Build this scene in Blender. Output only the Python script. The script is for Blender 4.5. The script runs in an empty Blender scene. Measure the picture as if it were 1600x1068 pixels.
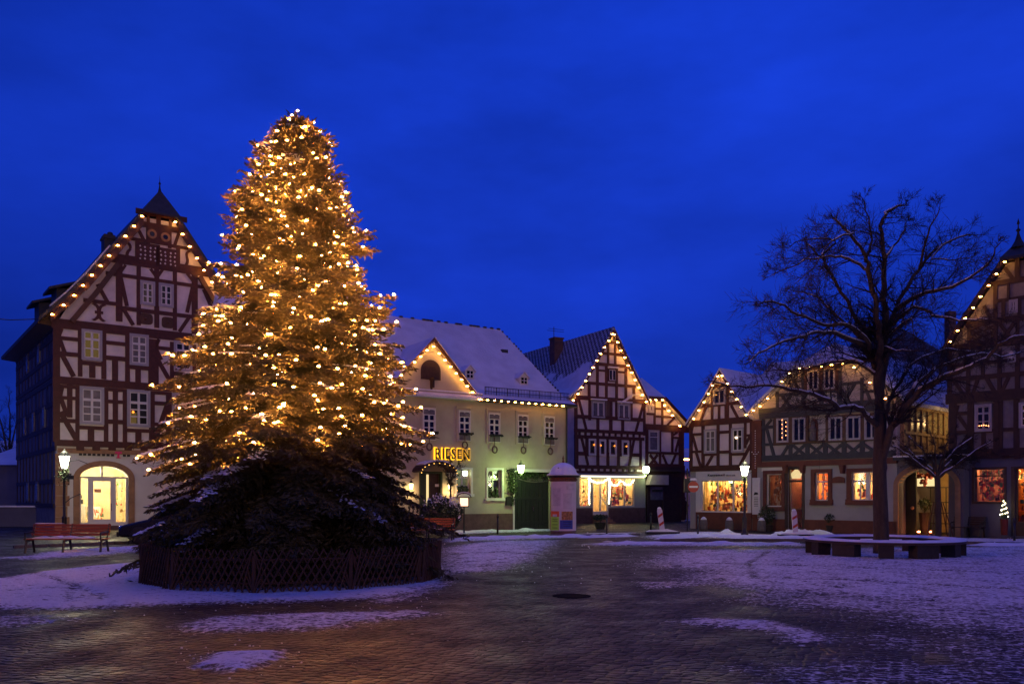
import bpy, math, random
import numpy as np
from mathutils import Vector, Matrix, noise as mnoise

random.seed(7); np.random.seed(7)
scene = bpy.context.scene
R = math.radians
F, CX, HY, H = 1333.33, 800.0, 776.0, 1.75      # focal length in photo pixels, centre column, horizon row, eye height

# ------------------------------------------------------------------ camera
cam = bpy.data.cameras.new('camera'); camo = bpy.data.objects.new('camera', cam)
scene.collection.objects.link(camo); scene.camera = camo
cam.sensor_width = 36; cam.lens = 30.0; cam.shift_y = (HY-534)/1600.0
cam.clip_start = 0.1; cam.clip_end = 2000
camo.location = (0, 0, H); camo.rotation_euler = (R(90), 0, 0)

# ------------------------------------------------------------------ world: deep blue-hour sky
world = bpy.data.worlds.new('World'); scene.world = world; world.use_nodes = True
nt = world.node_tree; nt.nodes.clear()
def N(tree, typ, **kw):
    n = tree.nodes.new(typ)
    for k, v in kw.items():
        if k == 'inp':
            for kk, vv in v.items(): n.inputs[kk].default_value = vv
        else: setattr(n, k, v)
    return n
out = N(nt, 'ShaderNodeOutputWorld'); bg = N(nt, 'ShaderNodeBackground')
tc = N(nt, 'ShaderNodeTexCoord'); sep = N(nt, 'ShaderNodeSeparateXYZ')
nt.links.new(tc.outputs['Generated'], sep.inputs[0])
rmp = N(nt, 'ShaderNodeValToRGB')
e = rmp.color_ramp.elements
e[0].position = 0.0; e[0].color = (.0085, .0285, .320, 1)
e[1].position = 0.62; e[1].color = (.0065, .045, .62, 1)
zn = e.new(0.88); zn.color = (.075, .140, 1.15, 1)
m_ = e.new(0.22); m_.color = (.0070, .0350, .47, 1)
nt.links.new(sep.outputs['Z'], rmp.inputs[0])
mp = N(nt, 'ShaderNodeMapping'); mp.inputs['Scale'].default_value = (1.6, 1.6, 4.2)
nz = N(nt, 'ShaderNodeTexNoise', inp={'Scale': 1.7, 'Detail': 5, 'Roughness': .55})
nt.links.new(tc.outputs['Generated'], mp.inputs[0]); nt.links.new(mp.outputs[0], nz.inputs['Vector'])
mr = N(nt, 'ShaderNodeMapRange', inp={'From Min': .3, 'From Max': .7, 'To Min': .74, 'To Max': 1.28})
nt.links.new(nz.outputs['Fac'], mr.inputs[0])
# the sky is brightest ahead and a little right, darker to both sides
dt = N(nt, 'ShaderNodeVectorMath', operation='DOT_PRODUCT'); dt.inputs[1].default_value = Vector((.10, 1, .45)).normalized()
nt.links.new(tc.outputs['Generated'], dt.inputs[0])
mr2 = N(nt, 'ShaderNodeMapRange', inp={'From Min': .72, 'From Max': 1.0, 'To Min': .56, 'To Max': 1.08})
nt.links.new(dt.outputs['Value'], mr2.inputs[0])
mu = N(nt, 'ShaderNodeMath', operation='MULTIPLY'); nt.links.new(mr.outputs[0], mu.inputs[0]); nt.links.new(mr2.outputs[0], mu.inputs[1])
nt.links.new(rmp.outputs[0], bg.inputs['Color']); nt.links.new(mu.outputs[0], bg.inputs['Strength'])
nt.links.new(bg.outputs[0], out.inputs['Surface'])

# ------------------------------------------------------------------ one very weak, very soft lamp: the glow of the town behind the camera
sl = bpy.data.lights.new('town_glow', 'SUN'); so = bpy.data.objects.new('town_glow', sl); scene.collection.objects.link(so)
sl.energy = 0.42; sl.angle = R(50); sl.color = (1.0, .60, .34)
so.rotation_euler = Vector((-.50, 1, -.16)).to_track_quat('-Z', 'Y').to_euler()

scene.view_settings.view_transform = 'Standard'; scene.view_settings.look = 'None'
scene.view_settings.exposure = 0; scene.view_settings.gamma = 1

# ------------------------------------------------------------------ helpers
col = scene.collection
def at(px, py, Y): return Vector(((px-CX)/F*Y, Y, H+(HY-py)/F*Y))
def gnd(px, py, z=0.0):
    Y = (H-z)*F/(py-HY); return Vector(((px-CX)/F*Y, Y, z))

def tag(o, label=None, cat=None, group=None, kind=None):
    if label: o['label'] = label
    if cat: o['category'] = cat
    if group: o['group'] = group
    if kind: o['kind'] = kind
    return o
def empty(name, loc=(0, 0, 0), rz=0.0):
    o = bpy.data.objects.new(name, None); col.objects.link(o)
    o.location = loc; o.rotation_euler = (0, 0, rz); o.empty_display_size = .3
    return o
def link_copy(o, parent=None):
    c = o.copy(); col.objects.link(c); c.parent = parent
    for ch in o.children: link_copy(ch, c)
    return c

class MB:
    def __init__(s): s.v = []; s.f = []
    def poly(s, pts):
        n = len(s.v); s.v += [tuple(p) for p in pts]; s.f.append(tuple(range(n, n+len(pts)))); return s
    def box(s, x0, x1, y0, y1, z0, z1):
        if x0 > x1: x0, x1 = x1, x0
        if y0 > y1: y0, y1 = y1, y0
        if z0 > z1: z0, z1 = z1, z0
        n = len(s.v)
        s.v += [(x, y, z) for z in (z0, z1) for y in (y0, y1) for x in (x0, x1)]
        for q in ((0, 2, 3, 1), (4, 5, 7, 6), (0, 1, 5, 4), (2, 6, 7, 3), (0, 4, 6, 2), (1, 3, 7, 5)):
            s.f.append(tuple(n+i for i in q))
        return s
    def prism(s, pl, y0, y1):                       # polygon in x,z pushed along y
        a = sum(pl[i][0]*pl[(i+1) % len(pl)][1]-pl[(i+1) % len(pl)][0]*pl[i][1] for i in range(len(pl)))
        if a < 0: pl = pl[::-1]
        n = len(s.v); k = len(pl)
        s.v += [(x, y0, z) for x, z in pl]+[(x, y1, z) for x, z in pl]
        s.f.append(tuple(n+i for i in range(k))); s.f.append(tuple(n+k+i for i in range(k-1, -1, -1)))
        for i in range(k): j = (i+1) % k; s.f.append((n+j, n+i, n+k+i, n+k+j))
        return s
    def prismz(s, pl, z0, z1):                      # polygon in x,y pushed along z
        a = sum(pl[i][0]*pl[(i+1) % len(pl)][1]-pl[(i+1) % len(pl)][0]*pl[i][1] for i in range(len(pl)))
        if a < 0: pl = pl[::-1]
        n = len(s.v); k = len(pl)
        s.v += [(x, y, z0) for x, y in pl]+[(x, y, z1) for x, y in pl]
        s.f.append(tuple(n+i for i in range(k-1, -1, -1))); s.f.append(tuple(n+k+i for i in range(k)))
        for i in range(k): j = (i+1) % k; s.f.append((n+i, n+j, n+k+j, n+k+i))
        return s
    def beam(s, a, b, w, y0, y1, curve=0.0):        # a beam lying in the x,z plane
        ax, az = a; bx, bz = b; dx, dz = bx-ax, bz-az; L = math.hypot(dx, dz) or 1e-6
        nx, nz = -dz/L*w/2, dx/L*w/2
        if not curve:
            return s.prism([(ax+nx, az+nz), (ax-nx, az-nz), (bx-nx, bz-nz), (bx+nx, bz+nz)], y0, y1)
        k = 7; P = []
        for i in range(k+1):
            t = i/k; c = curve*4*t*(1-t); P.append((ax+dx*t-dz/L*c, az+dz*t+dx/L*c))
        for i in range(k):
            (px, pz), (qx, qz) = P[i], P[i+1]
            s.prism([(px+nx, pz+nz), (px-nx, pz-nz), (qx-nx, qz-nz), (qx+nx, qz+nz)], y0-i*.0004, y1)
        return s
    def tube(s, pts, rad, n=6, cap=True):
        pts = [Vector(p) for p in pts]; m = len(pts)
        if not hasattr(rad, '__len__'): rad = [rad]*m
        base = len(s.v); d0 = (pts[1]-pts[0]).normalized()
        up = Vector((0, 0, 1)) if abs(d0.z) < .9 else Vector((1, 0, 0)); x = d0.cross(up).normalized()
        for i, p in enumerate(pts):
            d = (pts[min(i+1, m-1)]-pts[max(i-1, 0)]).normalized()
            x = (x-d*x.dot(d)); x = x.normalized() if x.length > 1e-6 else d.orthogonal().normalized()
            y = d.cross(x)
            for k in range(n):
                a = 2*math.pi*k/n; s.v.append(tuple(p+(x*math.cos(a)+y*math.sin(a))*rad[i]))
        for i in range(m-1):
            for k in range(n):
                a = base+i*n+k; b = base+i*n+(k+1) % n; s.f.append((a, b, b+n, a+n))
        if cap:
            s.f.append(tuple(base+k for k in range(n-1, -1, -1))); s.f.append(tuple(base+(m-1)*n+k for k in range(n)))
        return s
    def lathe(s, prof, c=(0, 0, 0), n=20, caps=True):
        base = len(s.v)
        for r, z in prof:
            for k in range(n):
                a = 2*math.pi*k/n; s.v.append((c[0]+r*math.cos(a), c[1]+r*math.sin(a), c[2]+z))
        for i in range(len(prof)-1):
            for k in range(n):
                a = base+i*n+k; b = base+i*n+(k+1) % n; s.f.append((a, b, b+n, a+n))
        if caps:
            s.f.append(tuple(base+k for k in range(n-1, -1, -1))); s.f.append(tuple(base+(len(prof)-1)*n+k for k in range(n)))
        return s
    def ball(s, c, r, n=8, sq=1.0):
        m = max(3, n//2)
        return s.lathe([(max(1e-3, r*math.sin(math.pi*i/m)), -r*sq*math.cos(math.pi*i/m)) for i in range(m+1)], c, n)
    def build(s, name, mat, parent=None, smooth=False, loc=None):
        me = bpy.data.meshes.new(name); me.from_pydata(s.v, [], s.f); me.update()
        if smooth: me.polygons.foreach_set('use_smooth', [True]*len(me.polygons))
        if mat: me.materials.append(mat)
        o = bpy.data.objects.new(name, me); col.objects.link(o)
        if parent: o.parent = parent
        if loc is not None: o.location = loc
        return o

def np_mesh(name, V, Fq, mat, parent=None, smooth=False, k=4):
    me = bpy.data.meshes.new(name); V = np.asarray(V, dtype=np.float32); Fq = np.asarray(Fq, dtype=np.int32)
    me.vertices.add(len(V)); me.vertices.foreach_set('co', V.ravel())
    me.loops.add(Fq.size); me.loops.foreach_set('vertex_index', Fq.ravel())
    me.polygons.add(len(Fq)); me.polygons.foreach_set('loop_start', np.arange(0, Fq.size, k, dtype=np.int32))
    me.polygons.foreach_set('loop_total', np.full(len(Fq), k, dtype=np.int32))
    if smooth: me.polygons.foreach_set('use_smooth', np.ones(len(Fq), dtype=bool))
    me.update(calc_edges=True); me.validate()
    if mat: me.materials.append(mat)
    o = bpy.data.objects.new(name, me); col.objects.link(o)
    if parent: o.parent = parent
    return o

# ------------------------------------------------------------------ materials
def principled(name):
    m = bpy.data.materials.new(name); m.use_nodes = True; t = m.node_tree
    return m, t, t.nodes['Principled BSDF']
def mat(name, c, rough=.7, var=.25, scale=3.0, bump=.0, bscale=20, spec=.4, metal=0, stretch=None):
    m, t, b = principled(name)
    tcn = N(t, 'ShaderNodeTexCoord'); src = tcn.outputs['Object']
    if stretch:
        mpn = N(t, 'ShaderNodeMapping'); mpn.inputs['Scale'].default_value = stretch
        t.links.new(src, mpn.inputs[0]); src = mpn.outputs[0]
    n1 = N(t, 'ShaderNodeTexNoise', inp={'Scale': scale, 'Detail': 6, 'Roughness': .65}); t.links.new(src, n1.inputs['Vector'])
    r = N(t, 'ShaderNodeValToRGB'); e = r.color_ramp.elements
    e[0].position = .3; e[1].position = .72
    e[0].color = tuple(x*(1-var) for x in c)+(1,); e[1].color = tuple(min(1, x*(1+var*.6)) for x in c)+(1,)
    t.links.new(n1.outputs['Fac'], r.inputs[0]); t.links.new(r.outputs[0], b.inputs['Base Color'])
    b.inputs['Roughness'].default_value = rough; b.inputs['Specular IOR Level'].default_value = spec; b.inputs['Metallic'].default_value = metal
    if bump:
        n2 = N(t, 'ShaderNodeTexNoise', inp={'Scale': bscale, 'Detail': 4}); t.links.new(src, n2.inputs['Vector'])
        bn = N(t, 'ShaderNodeBump', inp={'Strength': bump, 'Distance': .02}); t.links.new(n2.outputs['Fac'], bn.inputs['Height'])
        t.links.new(bn.outputs[0], b.inputs['Normal'])
    return m
def emit(name, c, s):
    m = bpy.data.materials.new(name); m.use_nodes = True; t = m.node_tree; t.nodes.clear()
    o = N(t, 'ShaderNodeOutputMaterial'); e = N(t, 'ShaderNodeEmission'); e.inputs[0].default_value = tuple(c)+(1,); e.inputs[1].default_value = s
    t.links.new(e.outputs[0], o.inputs[0]); return m
def glassmat(name='window_glass', tint=.92):
    m = bpy.data.materials.new(name); m.use_nodes = True; t = m.node_tree; t.nodes.clear()
    o = N(t, 'ShaderNodeOutputMaterial'); a = N(t, 'ShaderNodeBsdfTransparent'); a.inputs[0].default_value = (tint,)*3+(1,)
    g = N(t, 'ShaderNodeBsdfGlossy'); g.inputs['Roughness'].default_value = .05
    fr = N(t, 'ShaderNodeFresnel'); mx = N(t, 'ShaderNodeMixShader')
    t.links.new(fr.outputs[0], mx.inputs[0]); t.links.new(a.outputs[0], mx.inputs[1]); t.links.new(g.outputs[0], mx.inputs[2]); t.links.new(mx.outputs[0], o.inputs[0])
    return m
def vcolmat(name, rough=.5):
    m, t, b = principled(name)
    a = N(t, 'ShaderNodeVertexColor'); a.layer_name = 'Col'; t.links.new(a.outputs[0], b.inputs['Base Color']); b.inputs['Roughness'].default_value = rough
    return m

M = dict(
    plaster=mat('infill_plaster', (.64, .58, .54), .85, .24, 1.1, .25, 12),
    plaster_dim=mat('shade_toned_plaster', (.19, .17, .165), .9, .35, 2.2, .25, 12),  # same plaster darkened for the dim walls, shade put into the colour
    plaster_h5=mat('shaded_house_plaster', (.34, .31, .29), .9, .2, 2, .25, 12),  # darker plaster copy for an unlit front, its shade is in the colour
    cream=mat('cream_render', (.38, .35, .26), .85, .26, .55, .3, 10),
    white_wall=mat('white_render', (.55, .54, .50), .85, .12, .8, .2, 10),
    grey_wall=mat('grey_render', (.30, .30, .29), .85, .15, .9, .2, 10),
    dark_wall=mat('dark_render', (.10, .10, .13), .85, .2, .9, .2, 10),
    timber=mat('oxblood_timber', (.066, .015, .010), .6, .4, 5, .35, 30, stretch=(1, 1, 1)),
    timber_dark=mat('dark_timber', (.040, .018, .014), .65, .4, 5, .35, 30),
    timber_grey=mat('slate_grey_timber', (.032, .035, .044), .65, .3, 5, .3, 30),
    board=mat('barge_board_brown', (.075, .030, .016), .55, .35, 5, .3, 25),
    sandstone=mat('sandstone', (.30, .17, .085), .8, .3, 2.5, .4, 14),
    redstone=mat('red_sandstone', (.13, .045, .026), .8, .3, 2.5, .4, 14),
    plinth=mat('dark_plinth_stone', (.11, .060, .055), .85, .35, 3, .5, 9),
    frame=mat('window_frame_paint', (.56, .55, .52), .45, .08, 2),
    frame_blue=mat('window_casing_greyblue', (.30, .29, .31), .5, .12, 2),
    pane=mat('dark_glass', (.012, .011, .012), .08, .5, 1.5, .04, 3, spec=.6),
    curtain=mat('curtained_glass', (.13, .12, .13), .25, .5, 3, 0, 3, spec=.5),
    iron=mat('black_iron', (.015, .016, .017), .45, .3, 9, .2, 40, spec=.5),
    slate=mat('dark_roof_slate', (.030, .032, .040), .6, .4, 4, .6, 12),
    green_gate=mat('dark_green_gate', (.007, .014, .009), .5, .4, 3, .3, 20, stretch=(6, 1, .6)),
    wood_red=mat('red_brown_bench_wood', (.27, .055, .020), .45, .35, 4, .2, 25, stretch=(.4, 4, 4)),
    wood_dark=mat('dark_bench_wood', (.05, .030, .024), .6, .35, 4, .3, 25),
    fence=mat('weathered_lath', (.085, .040, .020), .75, .45, 6, .4, 30),
    bark=mat('bark', (.062, .046, .032), .9, .5, 7, .9, 30, stretch=(1, 1, .35)),
    twig=mat('twig_bark', (.022, .016, .013), .9, .4, 7),
    matte_iron=mat('matte_black_iron', (.006, .006, .006), .95, .3, 20, .3, 60, spec=.05),  # plain flat black iron with hardly any gloss
    black_stone=mat('dark_stone', (.03, .026, .026), .85, .35, 8, .4, 30),
    stone=mat('granite', (.11, .10, .10), .85, .35, 8, .4, 30),
    car=mat('black_car_paint', (.012, .013, .018), .18, .2, 2, spec=.6),
    rubber=mat('tyre_rubber', (.012, .012, .012), .8, .2, 8),
    chrome=mat('chrome', (.6, .6, .6), .15, .1, 4, metal=1),
    glass=glassmat(),
    column=mat('poster_column_white', (.52, .46, .52), .7, .12, 1.2, .15, 8),
    red=mat('signal_red', (.38, .02, .012), .4, .1, 4), white=mat('sign_white', (.75, .75, .75), .4, .08, 4),
    black=mat('flat_black', (.012, .012, .014), .6, .2, 6), pink=mat('magenta_sign', (.65, .03, .14), .4, .1, 4),
    leaf=mat('evergreen_leaf', (.030, .050, .018), .7, .5, 9), pot_red=mat('red_pot', (.16, .015, .012), .5, .2, 5),
    pot=mat('dark_planter', (.03, .026, .024), .7, .3, 6),
    awning=mat('pale_awning_canvas', (.42, .33, .33), .8, .2, 2),
    cloth_a=mat('dark_winter_coat', (.018, .020, .028), .85, .3, 9), cloth_b=mat('brown_winter_coat', (.05, .03, .02), .85, .3, 9),
    skin=mat('skin', (.40, .24, .17), .55, .1, 9),
    interior=mat('shop_interior_wall', (.66, .56, .36), .85, .25, 1.4), floorwood=mat('shop_floor', (.35, .22, .12), .5, .3, 3),
    int_orange=mat('orange_shop_interior', (.70, .30, .08), .8, .35, 1.6),
    int_red=mat('reddish_shop_interior', (.42, .20, .12), .8, .45, 2.0),
    passage=mat('archway_plaster', (.50, .36, .17), .85, .35, .9, .3, 8),
    wood_gallery=mat('gallery_wood', (.30, .19, .09), .7, .35, 4),
    goods=vcolmat('shop_goods'),
    bulb=emit('warm_bulb_glass', (1.0, .36, .05), 9), bulb_far=emit('warm_bulb_gable_glass', (1.0, .27, .03), 2.6), core=emit('warm_bulb_bright_band', (1.0, .37, .07), 2400), core_far=emit('warm_gable_bright_band', (1.0, .42, .07), 190), bulb_dim=emit('dim_fairy_bulb', (1.0, .50, .10), 3.5), star=emit('star_glow', (1, .72, .45), 5),
    lamp_white=emit('lantern_glow', (1.0, .97, .72), 14), lamp_green=emit('lantern_glow_greenish', (.80, 1.0, .55), 12),
    lamp_warm=emit('wall_lamp_glow', (1.0, .70, .32), 8), neon=emit('letter_halo', (1.0, .46, .02), 2.4),
    tubelight=emit('fluorescent_tube', (1.0, .86, .50), 2.6), candle=emit('candle_flame', (1.0, .32, .10), 14),
    panel=emit('backlit_panel', (1.0, .74, .34), 1.1), menu=emit('menu_panel', (1.0, .62, .38), 2.2),
    curtain_lit=emit('curtain_lit_from_inside', (.60, .38, .13), .17), curtain_warm=emit('gallery_glow', (.85, .42, .10), .28), fairy=emit('fairy_garland', (1.0, .84, .50), 7),
)
# snow: soft bright, small bumps
def snowmat(name, c=(.74, .76, .80), tile=0.0):
    m, t, b = principled(name); tcn = N(t, 'ShaderNodeTexCoord')
    n1 = N(t, 'ShaderNodeTexNoise', inp={'Scale': 1.1, 'Detail': 5}); n2 = N(t, 'ShaderNodeTexNoise', inp={'Scale': 9, 'Detail': 5})
    t.links.new(tcn.outputs['Object'], n1.inputs['Vector']); t.links.new(tcn.outputs['Object'], n2.inputs['Vector'])
    r = N(t, 'ShaderNodeValToRGB'); e = r.color_ramp.elements; e[0].position = .3; e[1].position = .7
    e[0].color = tuple(x*.80 for x in c)+(1,); e[1].color = c+(1,)
    t.links.new(n1.outputs['Fac'], r.inputs[0]); last = r.outputs[0]
    if tile:
        def mm(op, a, b2=None):
            q = N(t, 'ShaderNodeMath', operation=op)
            for ii, x in enumerate((a, b2)):
                if x is None: continue
                if isinstance(x, (int, float)): q.inputs[ii].default_value = x
                else: t.links.new(x, q.inputs[ii])
            return q.outputs[0]
        s0 = N(t, 'ShaderNodeSeparateXYZ'); t.links.new(tcn.outputs['Object'], s0.inputs[0])
        pat = mm('ADD', mm('MULTIPLY', mm('SINE', mm('MULTIPLY', s0.outputs['Z'], 19.0)), mm('SINE', mm('MULTIPLY', s0.outputs['Y'], 15.0))), mm('MULTIPLY', mm('SUBTRACT', n2.outputs['Fac'], .5), 3.0))
        pr_ = N(t, 'ShaderNodeMapRange', inp={'From Min': -.2, 'From Max': .9}); t.links.new(pat, pr_.inputs[0])
        w = N(t, 'ShaderNodeMixRGB'); w.inputs[1].default_value = (.07, .065, .07, 1); w.inputs[2].default_value = (.50, .51, .54, 1); t.links.new(pr_.outputs[0], w.inputs[0])
        n3 = N(t, 'ShaderNodeTexNoise', inp={'Scale': .45, 'Detail': 7, 'Roughness': .7}); t.links.new(tcn.outputs['Object'], n3.inputs['Vector'])
        sx = N(t, 'ShaderNodeSeparateXYZ'); t.links.new(tcn.outputs['Object'], sx.inputs[0])
        ma = N(t, 'ShaderNodeMapRange', inp={'From Min': tile-1.6, 'From Max': tile+1.4, 'To Min': -.35, 'To Max': .35}); t.links.new(sx.outputs['Z'], ma.inputs[0])
        ad = N(t, 'ShaderNodeMath', operation='ADD'); t.links.new(n3.outputs['Fac'], ad.inputs[0]); t.links.new(ma.outputs[0], ad.inputs[1])
        st = N(t, 'ShaderNodeMapRange', inp={'From Min': .47, 'From Max': .53, 'To Min': 0, 'To Max': 1}); t.links.new(ad.outputs[0], st.inputs[0])
        mx = N(t, 'ShaderNodeMixRGB'); t.links.new(st.outputs[0], mx.inputs[0]); t.links.new(last, mx.inputs[1]); t.links.new(w.outputs[0], mx.inputs[2]); last = mx.outputs[0]
    t.links.new(last, b.inputs['Base Color']); b.inputs['Roughness'].default_value = .75; b.inputs['Specular IOR Level'].default_value = .2
    bn = N(t, 'ShaderNodeBump', inp={'Strength': .35, 'Distance': .08}); t.links.new(n2.outputs['Fac'], bn.inputs['Height']); t.links.new(bn.outputs[0], b.inputs['Normal'])
    return m
M['snow'] = snowmat('snow'); M['snow_roof'] = snowmat('roof_snow', (.62, .62, .64)); M['snow_tile'] = snowmat('snow_streaked_tiles', (.62, .62, .66), 10.4)

def text_mesh(body, size, depth, bold=0.0):
    cu = bpy.data.curves.new('lettering', 'FONT'); cu.body = body; cu.size = size; cu.extrude = depth; cu.offset = bold; cu.align_x = 'CENTER'; cu.align_y = 'CENTER'; cu.resolution_u = 3; cu.space_character = 1.18
    ob = bpy.data.objects.new('lettering', cu); col.objects.link(ob)
    dg = bpy.context.evaluated_depsgraph_get(); me = bpy.data.meshes.new_from_object(ob.evaluated_get(dg))
    bpy.data.objects.remove(ob); bpy.data.curves.remove(cu); return me
def lettering(body, name, u0, u1, z0, z1, v, matl, parent, depth=.02, bold=0.0):
    """flat letters standing in a facade's plane, scaled to fill u0..u1, z0..z1"""
    me = text_mesh(body, 1.0, depth, bold); n = len(me.vertices); co = np.zeros(n*3, dtype=np.float32); me.vertices.foreach_get('co', co); co = co.reshape(-1, 3)
    mn, mx = co.min(0), co.max(0)
    x = u0+(co[:, 0]-mn[0])/(mx[0]-mn[0])*(u1-u0); z = z0+(co[:, 1]-mn[1])/(mx[1]-mn[1])*(z1-z0); y = v-co[:, 2]
    me.vertices.foreach_set('co', np.stack([x, y, z], 1).astype(np.float32).ravel()); me.update()
    me.materials.clear(); me.materials.append(matl)
    o = bpy.data.objects.new(name, me); col.objects.link(o); o.parent = parent; return o

def point_light(name, loc, power, color, radius=.1, parent=None):
    l = bpy.data.lights.new(name, 'POINT'); l.energy = power; l.color = color; l.shadow_soft_size = radius
    o = bpy.data.objects.new(name, l); col.objects.link(o); o.location = loc
    if parent: o.parent = parent
    return o

# ------------------------------------------------------------------ facades
class Facade:
    """a house front: x runs along it to the right, y goes into the house, z up; px() reads a photo point onto it"""
    def __init__(s, name, px0, Y0, alpha, X0=None):
        s.a = R(alpha); s.O = Vector(((px0-CX)/F*Y0 if X0 is None else X0, Y0))
        s.U = Vector((math.cos(s.a), math.sin(s.a))); s.N = Vector((-math.sin(s.a), math.cos(s.a)))
        s.root = empty(name, (s.O.x, s.O.y, 0), s.a); s.k = 0
    def px(s, x, y, v=0.0):
        d = Vector(((x-CX)/F, 1.0)); t = (v+s.O.dot(s.N))/d.dot(s.N)
        return ((d*t-s.O).dot(s.U), H+(HY-y)/F*t)
    def world(s, u, v, z):
        p = s.O+s.U*u+s.N*v; return Vector((p.x, p.y, z))
    def timbers(s, mb, L, v=0.0, proud=.05):
        for t in L:
            s.k += 1; pr = v-proud-(s.k % 17)*.0016
            k, x1, y1, x2, y2, w = t[:6]; cv = t[6] if len(t) > 6 else 0
            (u1, z1), (u2, z2) = s.px(x1, y1, v), s.px(x2, y2, v)
            if k == 'h': z1 = z2 = (z1+z2)/2
            if k == 'v': u1 = u2 = (u1+u2)/2
            mb.beam((u1, z1), (u2, z2), w, pr, v+.03, cv)
    def rect(s, x0, y0, x1, y1, v=0.0):
        """photo box (left edge x0, right edge x1, top y0, bottom y1 read at its middle) -> u0,u1,z0,z1"""
        u0, u1 = s.px(x0, y0, v)[0], s.px(x1, y0, v)[0]; xm = (x0+x1)/2
        return u0, u1, s.px(xm, y1, v)[1], s.px(xm, y0, v)[1]

def window(root, r, v=0.0, cols=2, rows=(.5,), casing=.07, bar=.035, m_case='frame_blue', m_sash='frame', m_pane='pane', label=None, sill=False, snow=False, small=None, curve=False):
    """window > sash, pane (+ sill): casing stands proud of the wall"""
    u0, u1, z0, z1 = r; w = MB(); c = casing
    w.box(u0, u0+c, v-.085, v+.02, z0, z1); w.box(u1-c, u1, v-.085, v+.02, z0, z1)
    w.box(u0+c, u1-c, v-.083, v+.02, z1-c, z1); w.box(u0+c, u1-c, v-.083, v+.02, z0, z0+c)
    if sill: w.box(u0-.06, u1+.06, v-.16, v-.088, z0-.05, z0+.03)
    o = w.build('window', M[m_case], root)
    if label: o['label'] = label
    a0, a1, b0, b1 = u0+c, u1-c, z0+c, z1-c; sb = MB(); f = .045
    sb.box(a0, a0+f, v-.064, v+.01, b0, b1); sb.box(a1-f, a1, v-.064, v+.01, b0, b1)
    sb.box(a0+f, a1-f, v-.062, v+.01, b1-f, b1); sb.box(a0+f, a1-f, v-.062, v+.01, b0, b0+f)
    for i in range(1, cols):
        x = a0+(a1-a0)*i/cols; sb.box(x-bar, x+bar, v-.066, v+.01, b0+f, b1-f)
    for i, rr in enumerate(rows):
        z = b0+(b1-b0)*rr[0] if isinstance(rr, tuple) else b0+(b1-b0)*rr; bb = rr[1] if isinstance(rr, tuple) else bar*.55
        sb.box(a0+f, a1-f, v-.0595-.0005*i, v+.01, z-bb, z+bb)
    sb.build('sash', M[m_sash], o)
    MB().box(a0+.01, a1-.01, v-.030, v+.008, b0+.01, b1-.01).build('pane', M[m_pane] if isinstance(m_pane, str) else m_pane, o)
    if snow: MB().box(u0-.08, u1+.08, v-.22, v-.088, z1+.04, z1+.12).build('snow_ledge', M['snow'], o)
    return o

def wall_grid(mb, u0, u1, z0, z1, ops, y0, y1):
    """solid wall u0..u1, z0..z1 between y0 and y1 with rectangular openings (a,b,c,d) = u0,u1,z0,z1"""
    us = sorted({u0, u1, *[max(u0, min(u1, x)) for o in ops for x in o[:2]]}); zs = sorted({z0, z1, *[max(z0, min(z1, x)) for o in ops for x in o[2:4]]})
    for j in range(len(zs)-1):
        run = None
        for i in range(len(us)-1):
            cu, cz = (us[i]+us[i+1])/2, (zs[j]+zs[j+1])/2
            hole = any(o[0] < cu < o[1] and o[2] < cz < o[3] for o in ops)
            if hole:
                if run is not None: mb.box(run, us[i], y0, y1, zs[j], zs[j+1]); run = None
            elif run is None: run = us[i]
        if run is not None: mb.box(run, us[-1], y0, y1, zs[j], zs[j+1])
def arch_pts(u0, u1, zs, zt, n=12):
    uc, a, b = (u0+u1)/2, (u1-u0)/2, zt-zs
    return [(uc-a*math.cos(math.pi*i/n), zs+b*math.sin(math.pi*i/n)) for i in range(n+1)]
def arch_fill(mb, u0, u1, zs, zt, y0, y1, n=12):
    P = arch_pts(u0, u1, zs, zt, n); uc = (u0+u1)/2
    for i in range(n):
        a, b = P[i], P[i+1]; mb.prism([(a[0], a[1]), (b[0], b[1]), (b[0], zt+.001), (a[0], zt+.001)], y0, y1)
def arch_ring(mb, u0, u1, z0, zs, zt, w, y0, y1, n=12):
    Pi = arch_pts(u0, u1, zs, zt, n); Po = arch_pts(u0-w, u1+w, zs, zt+w, n)
    mb.box(u0-w, u0, y0, y1, z0, zs); mb.box(u1, u1+w, y0, y1, z0, zs)
    for i in range(n): mb.prism([Pi[i], Pi[i+1], Po[i+1], Po[i]], y0, y1)
def room(root, u0, u1, z0, z1, y0, depth, m_wall, m_floor='floorwood', power=60, colr=(1, .75, .42), name='shop_room', lz=.85, n=1):
    w = MB(); t = .06
    w.box(u0-t, u1+t, y0+depth, y0+depth+t, z0-t, z1+t); w.box(u0-t, u0, y0, y0+depth-.002, z0, z1); w.box(u1, u1+t, y0, y0+depth-.002, z0, z1)
    w.box(u0-t, u1+t, y0, y0+depth-.003, z1, z1+t)
    o = w.build(name, M[m_wall], root)
    MB().box(u0-t, u1+t, y0, y0+depth-.004, z0-t, z0).build('floor', M[m_floor], o)
    for i in range(n):
        point_light('room_lamp', (u0+(u1-u0)*(i+.5)/n, y0+min(depth*.45, .7), z0+(z1-z0)*lz), power/n, colr, .12, o)
    return o
PAL = [(.55, .04, .02), (.60, .30, .05), (.65, .55, .35), (.10, .30, .06), (.45, .10, .05), (.70, .62, .50), (.30, .14, .05), (.05, .05, .04), (.60, .12, .12)]
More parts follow.
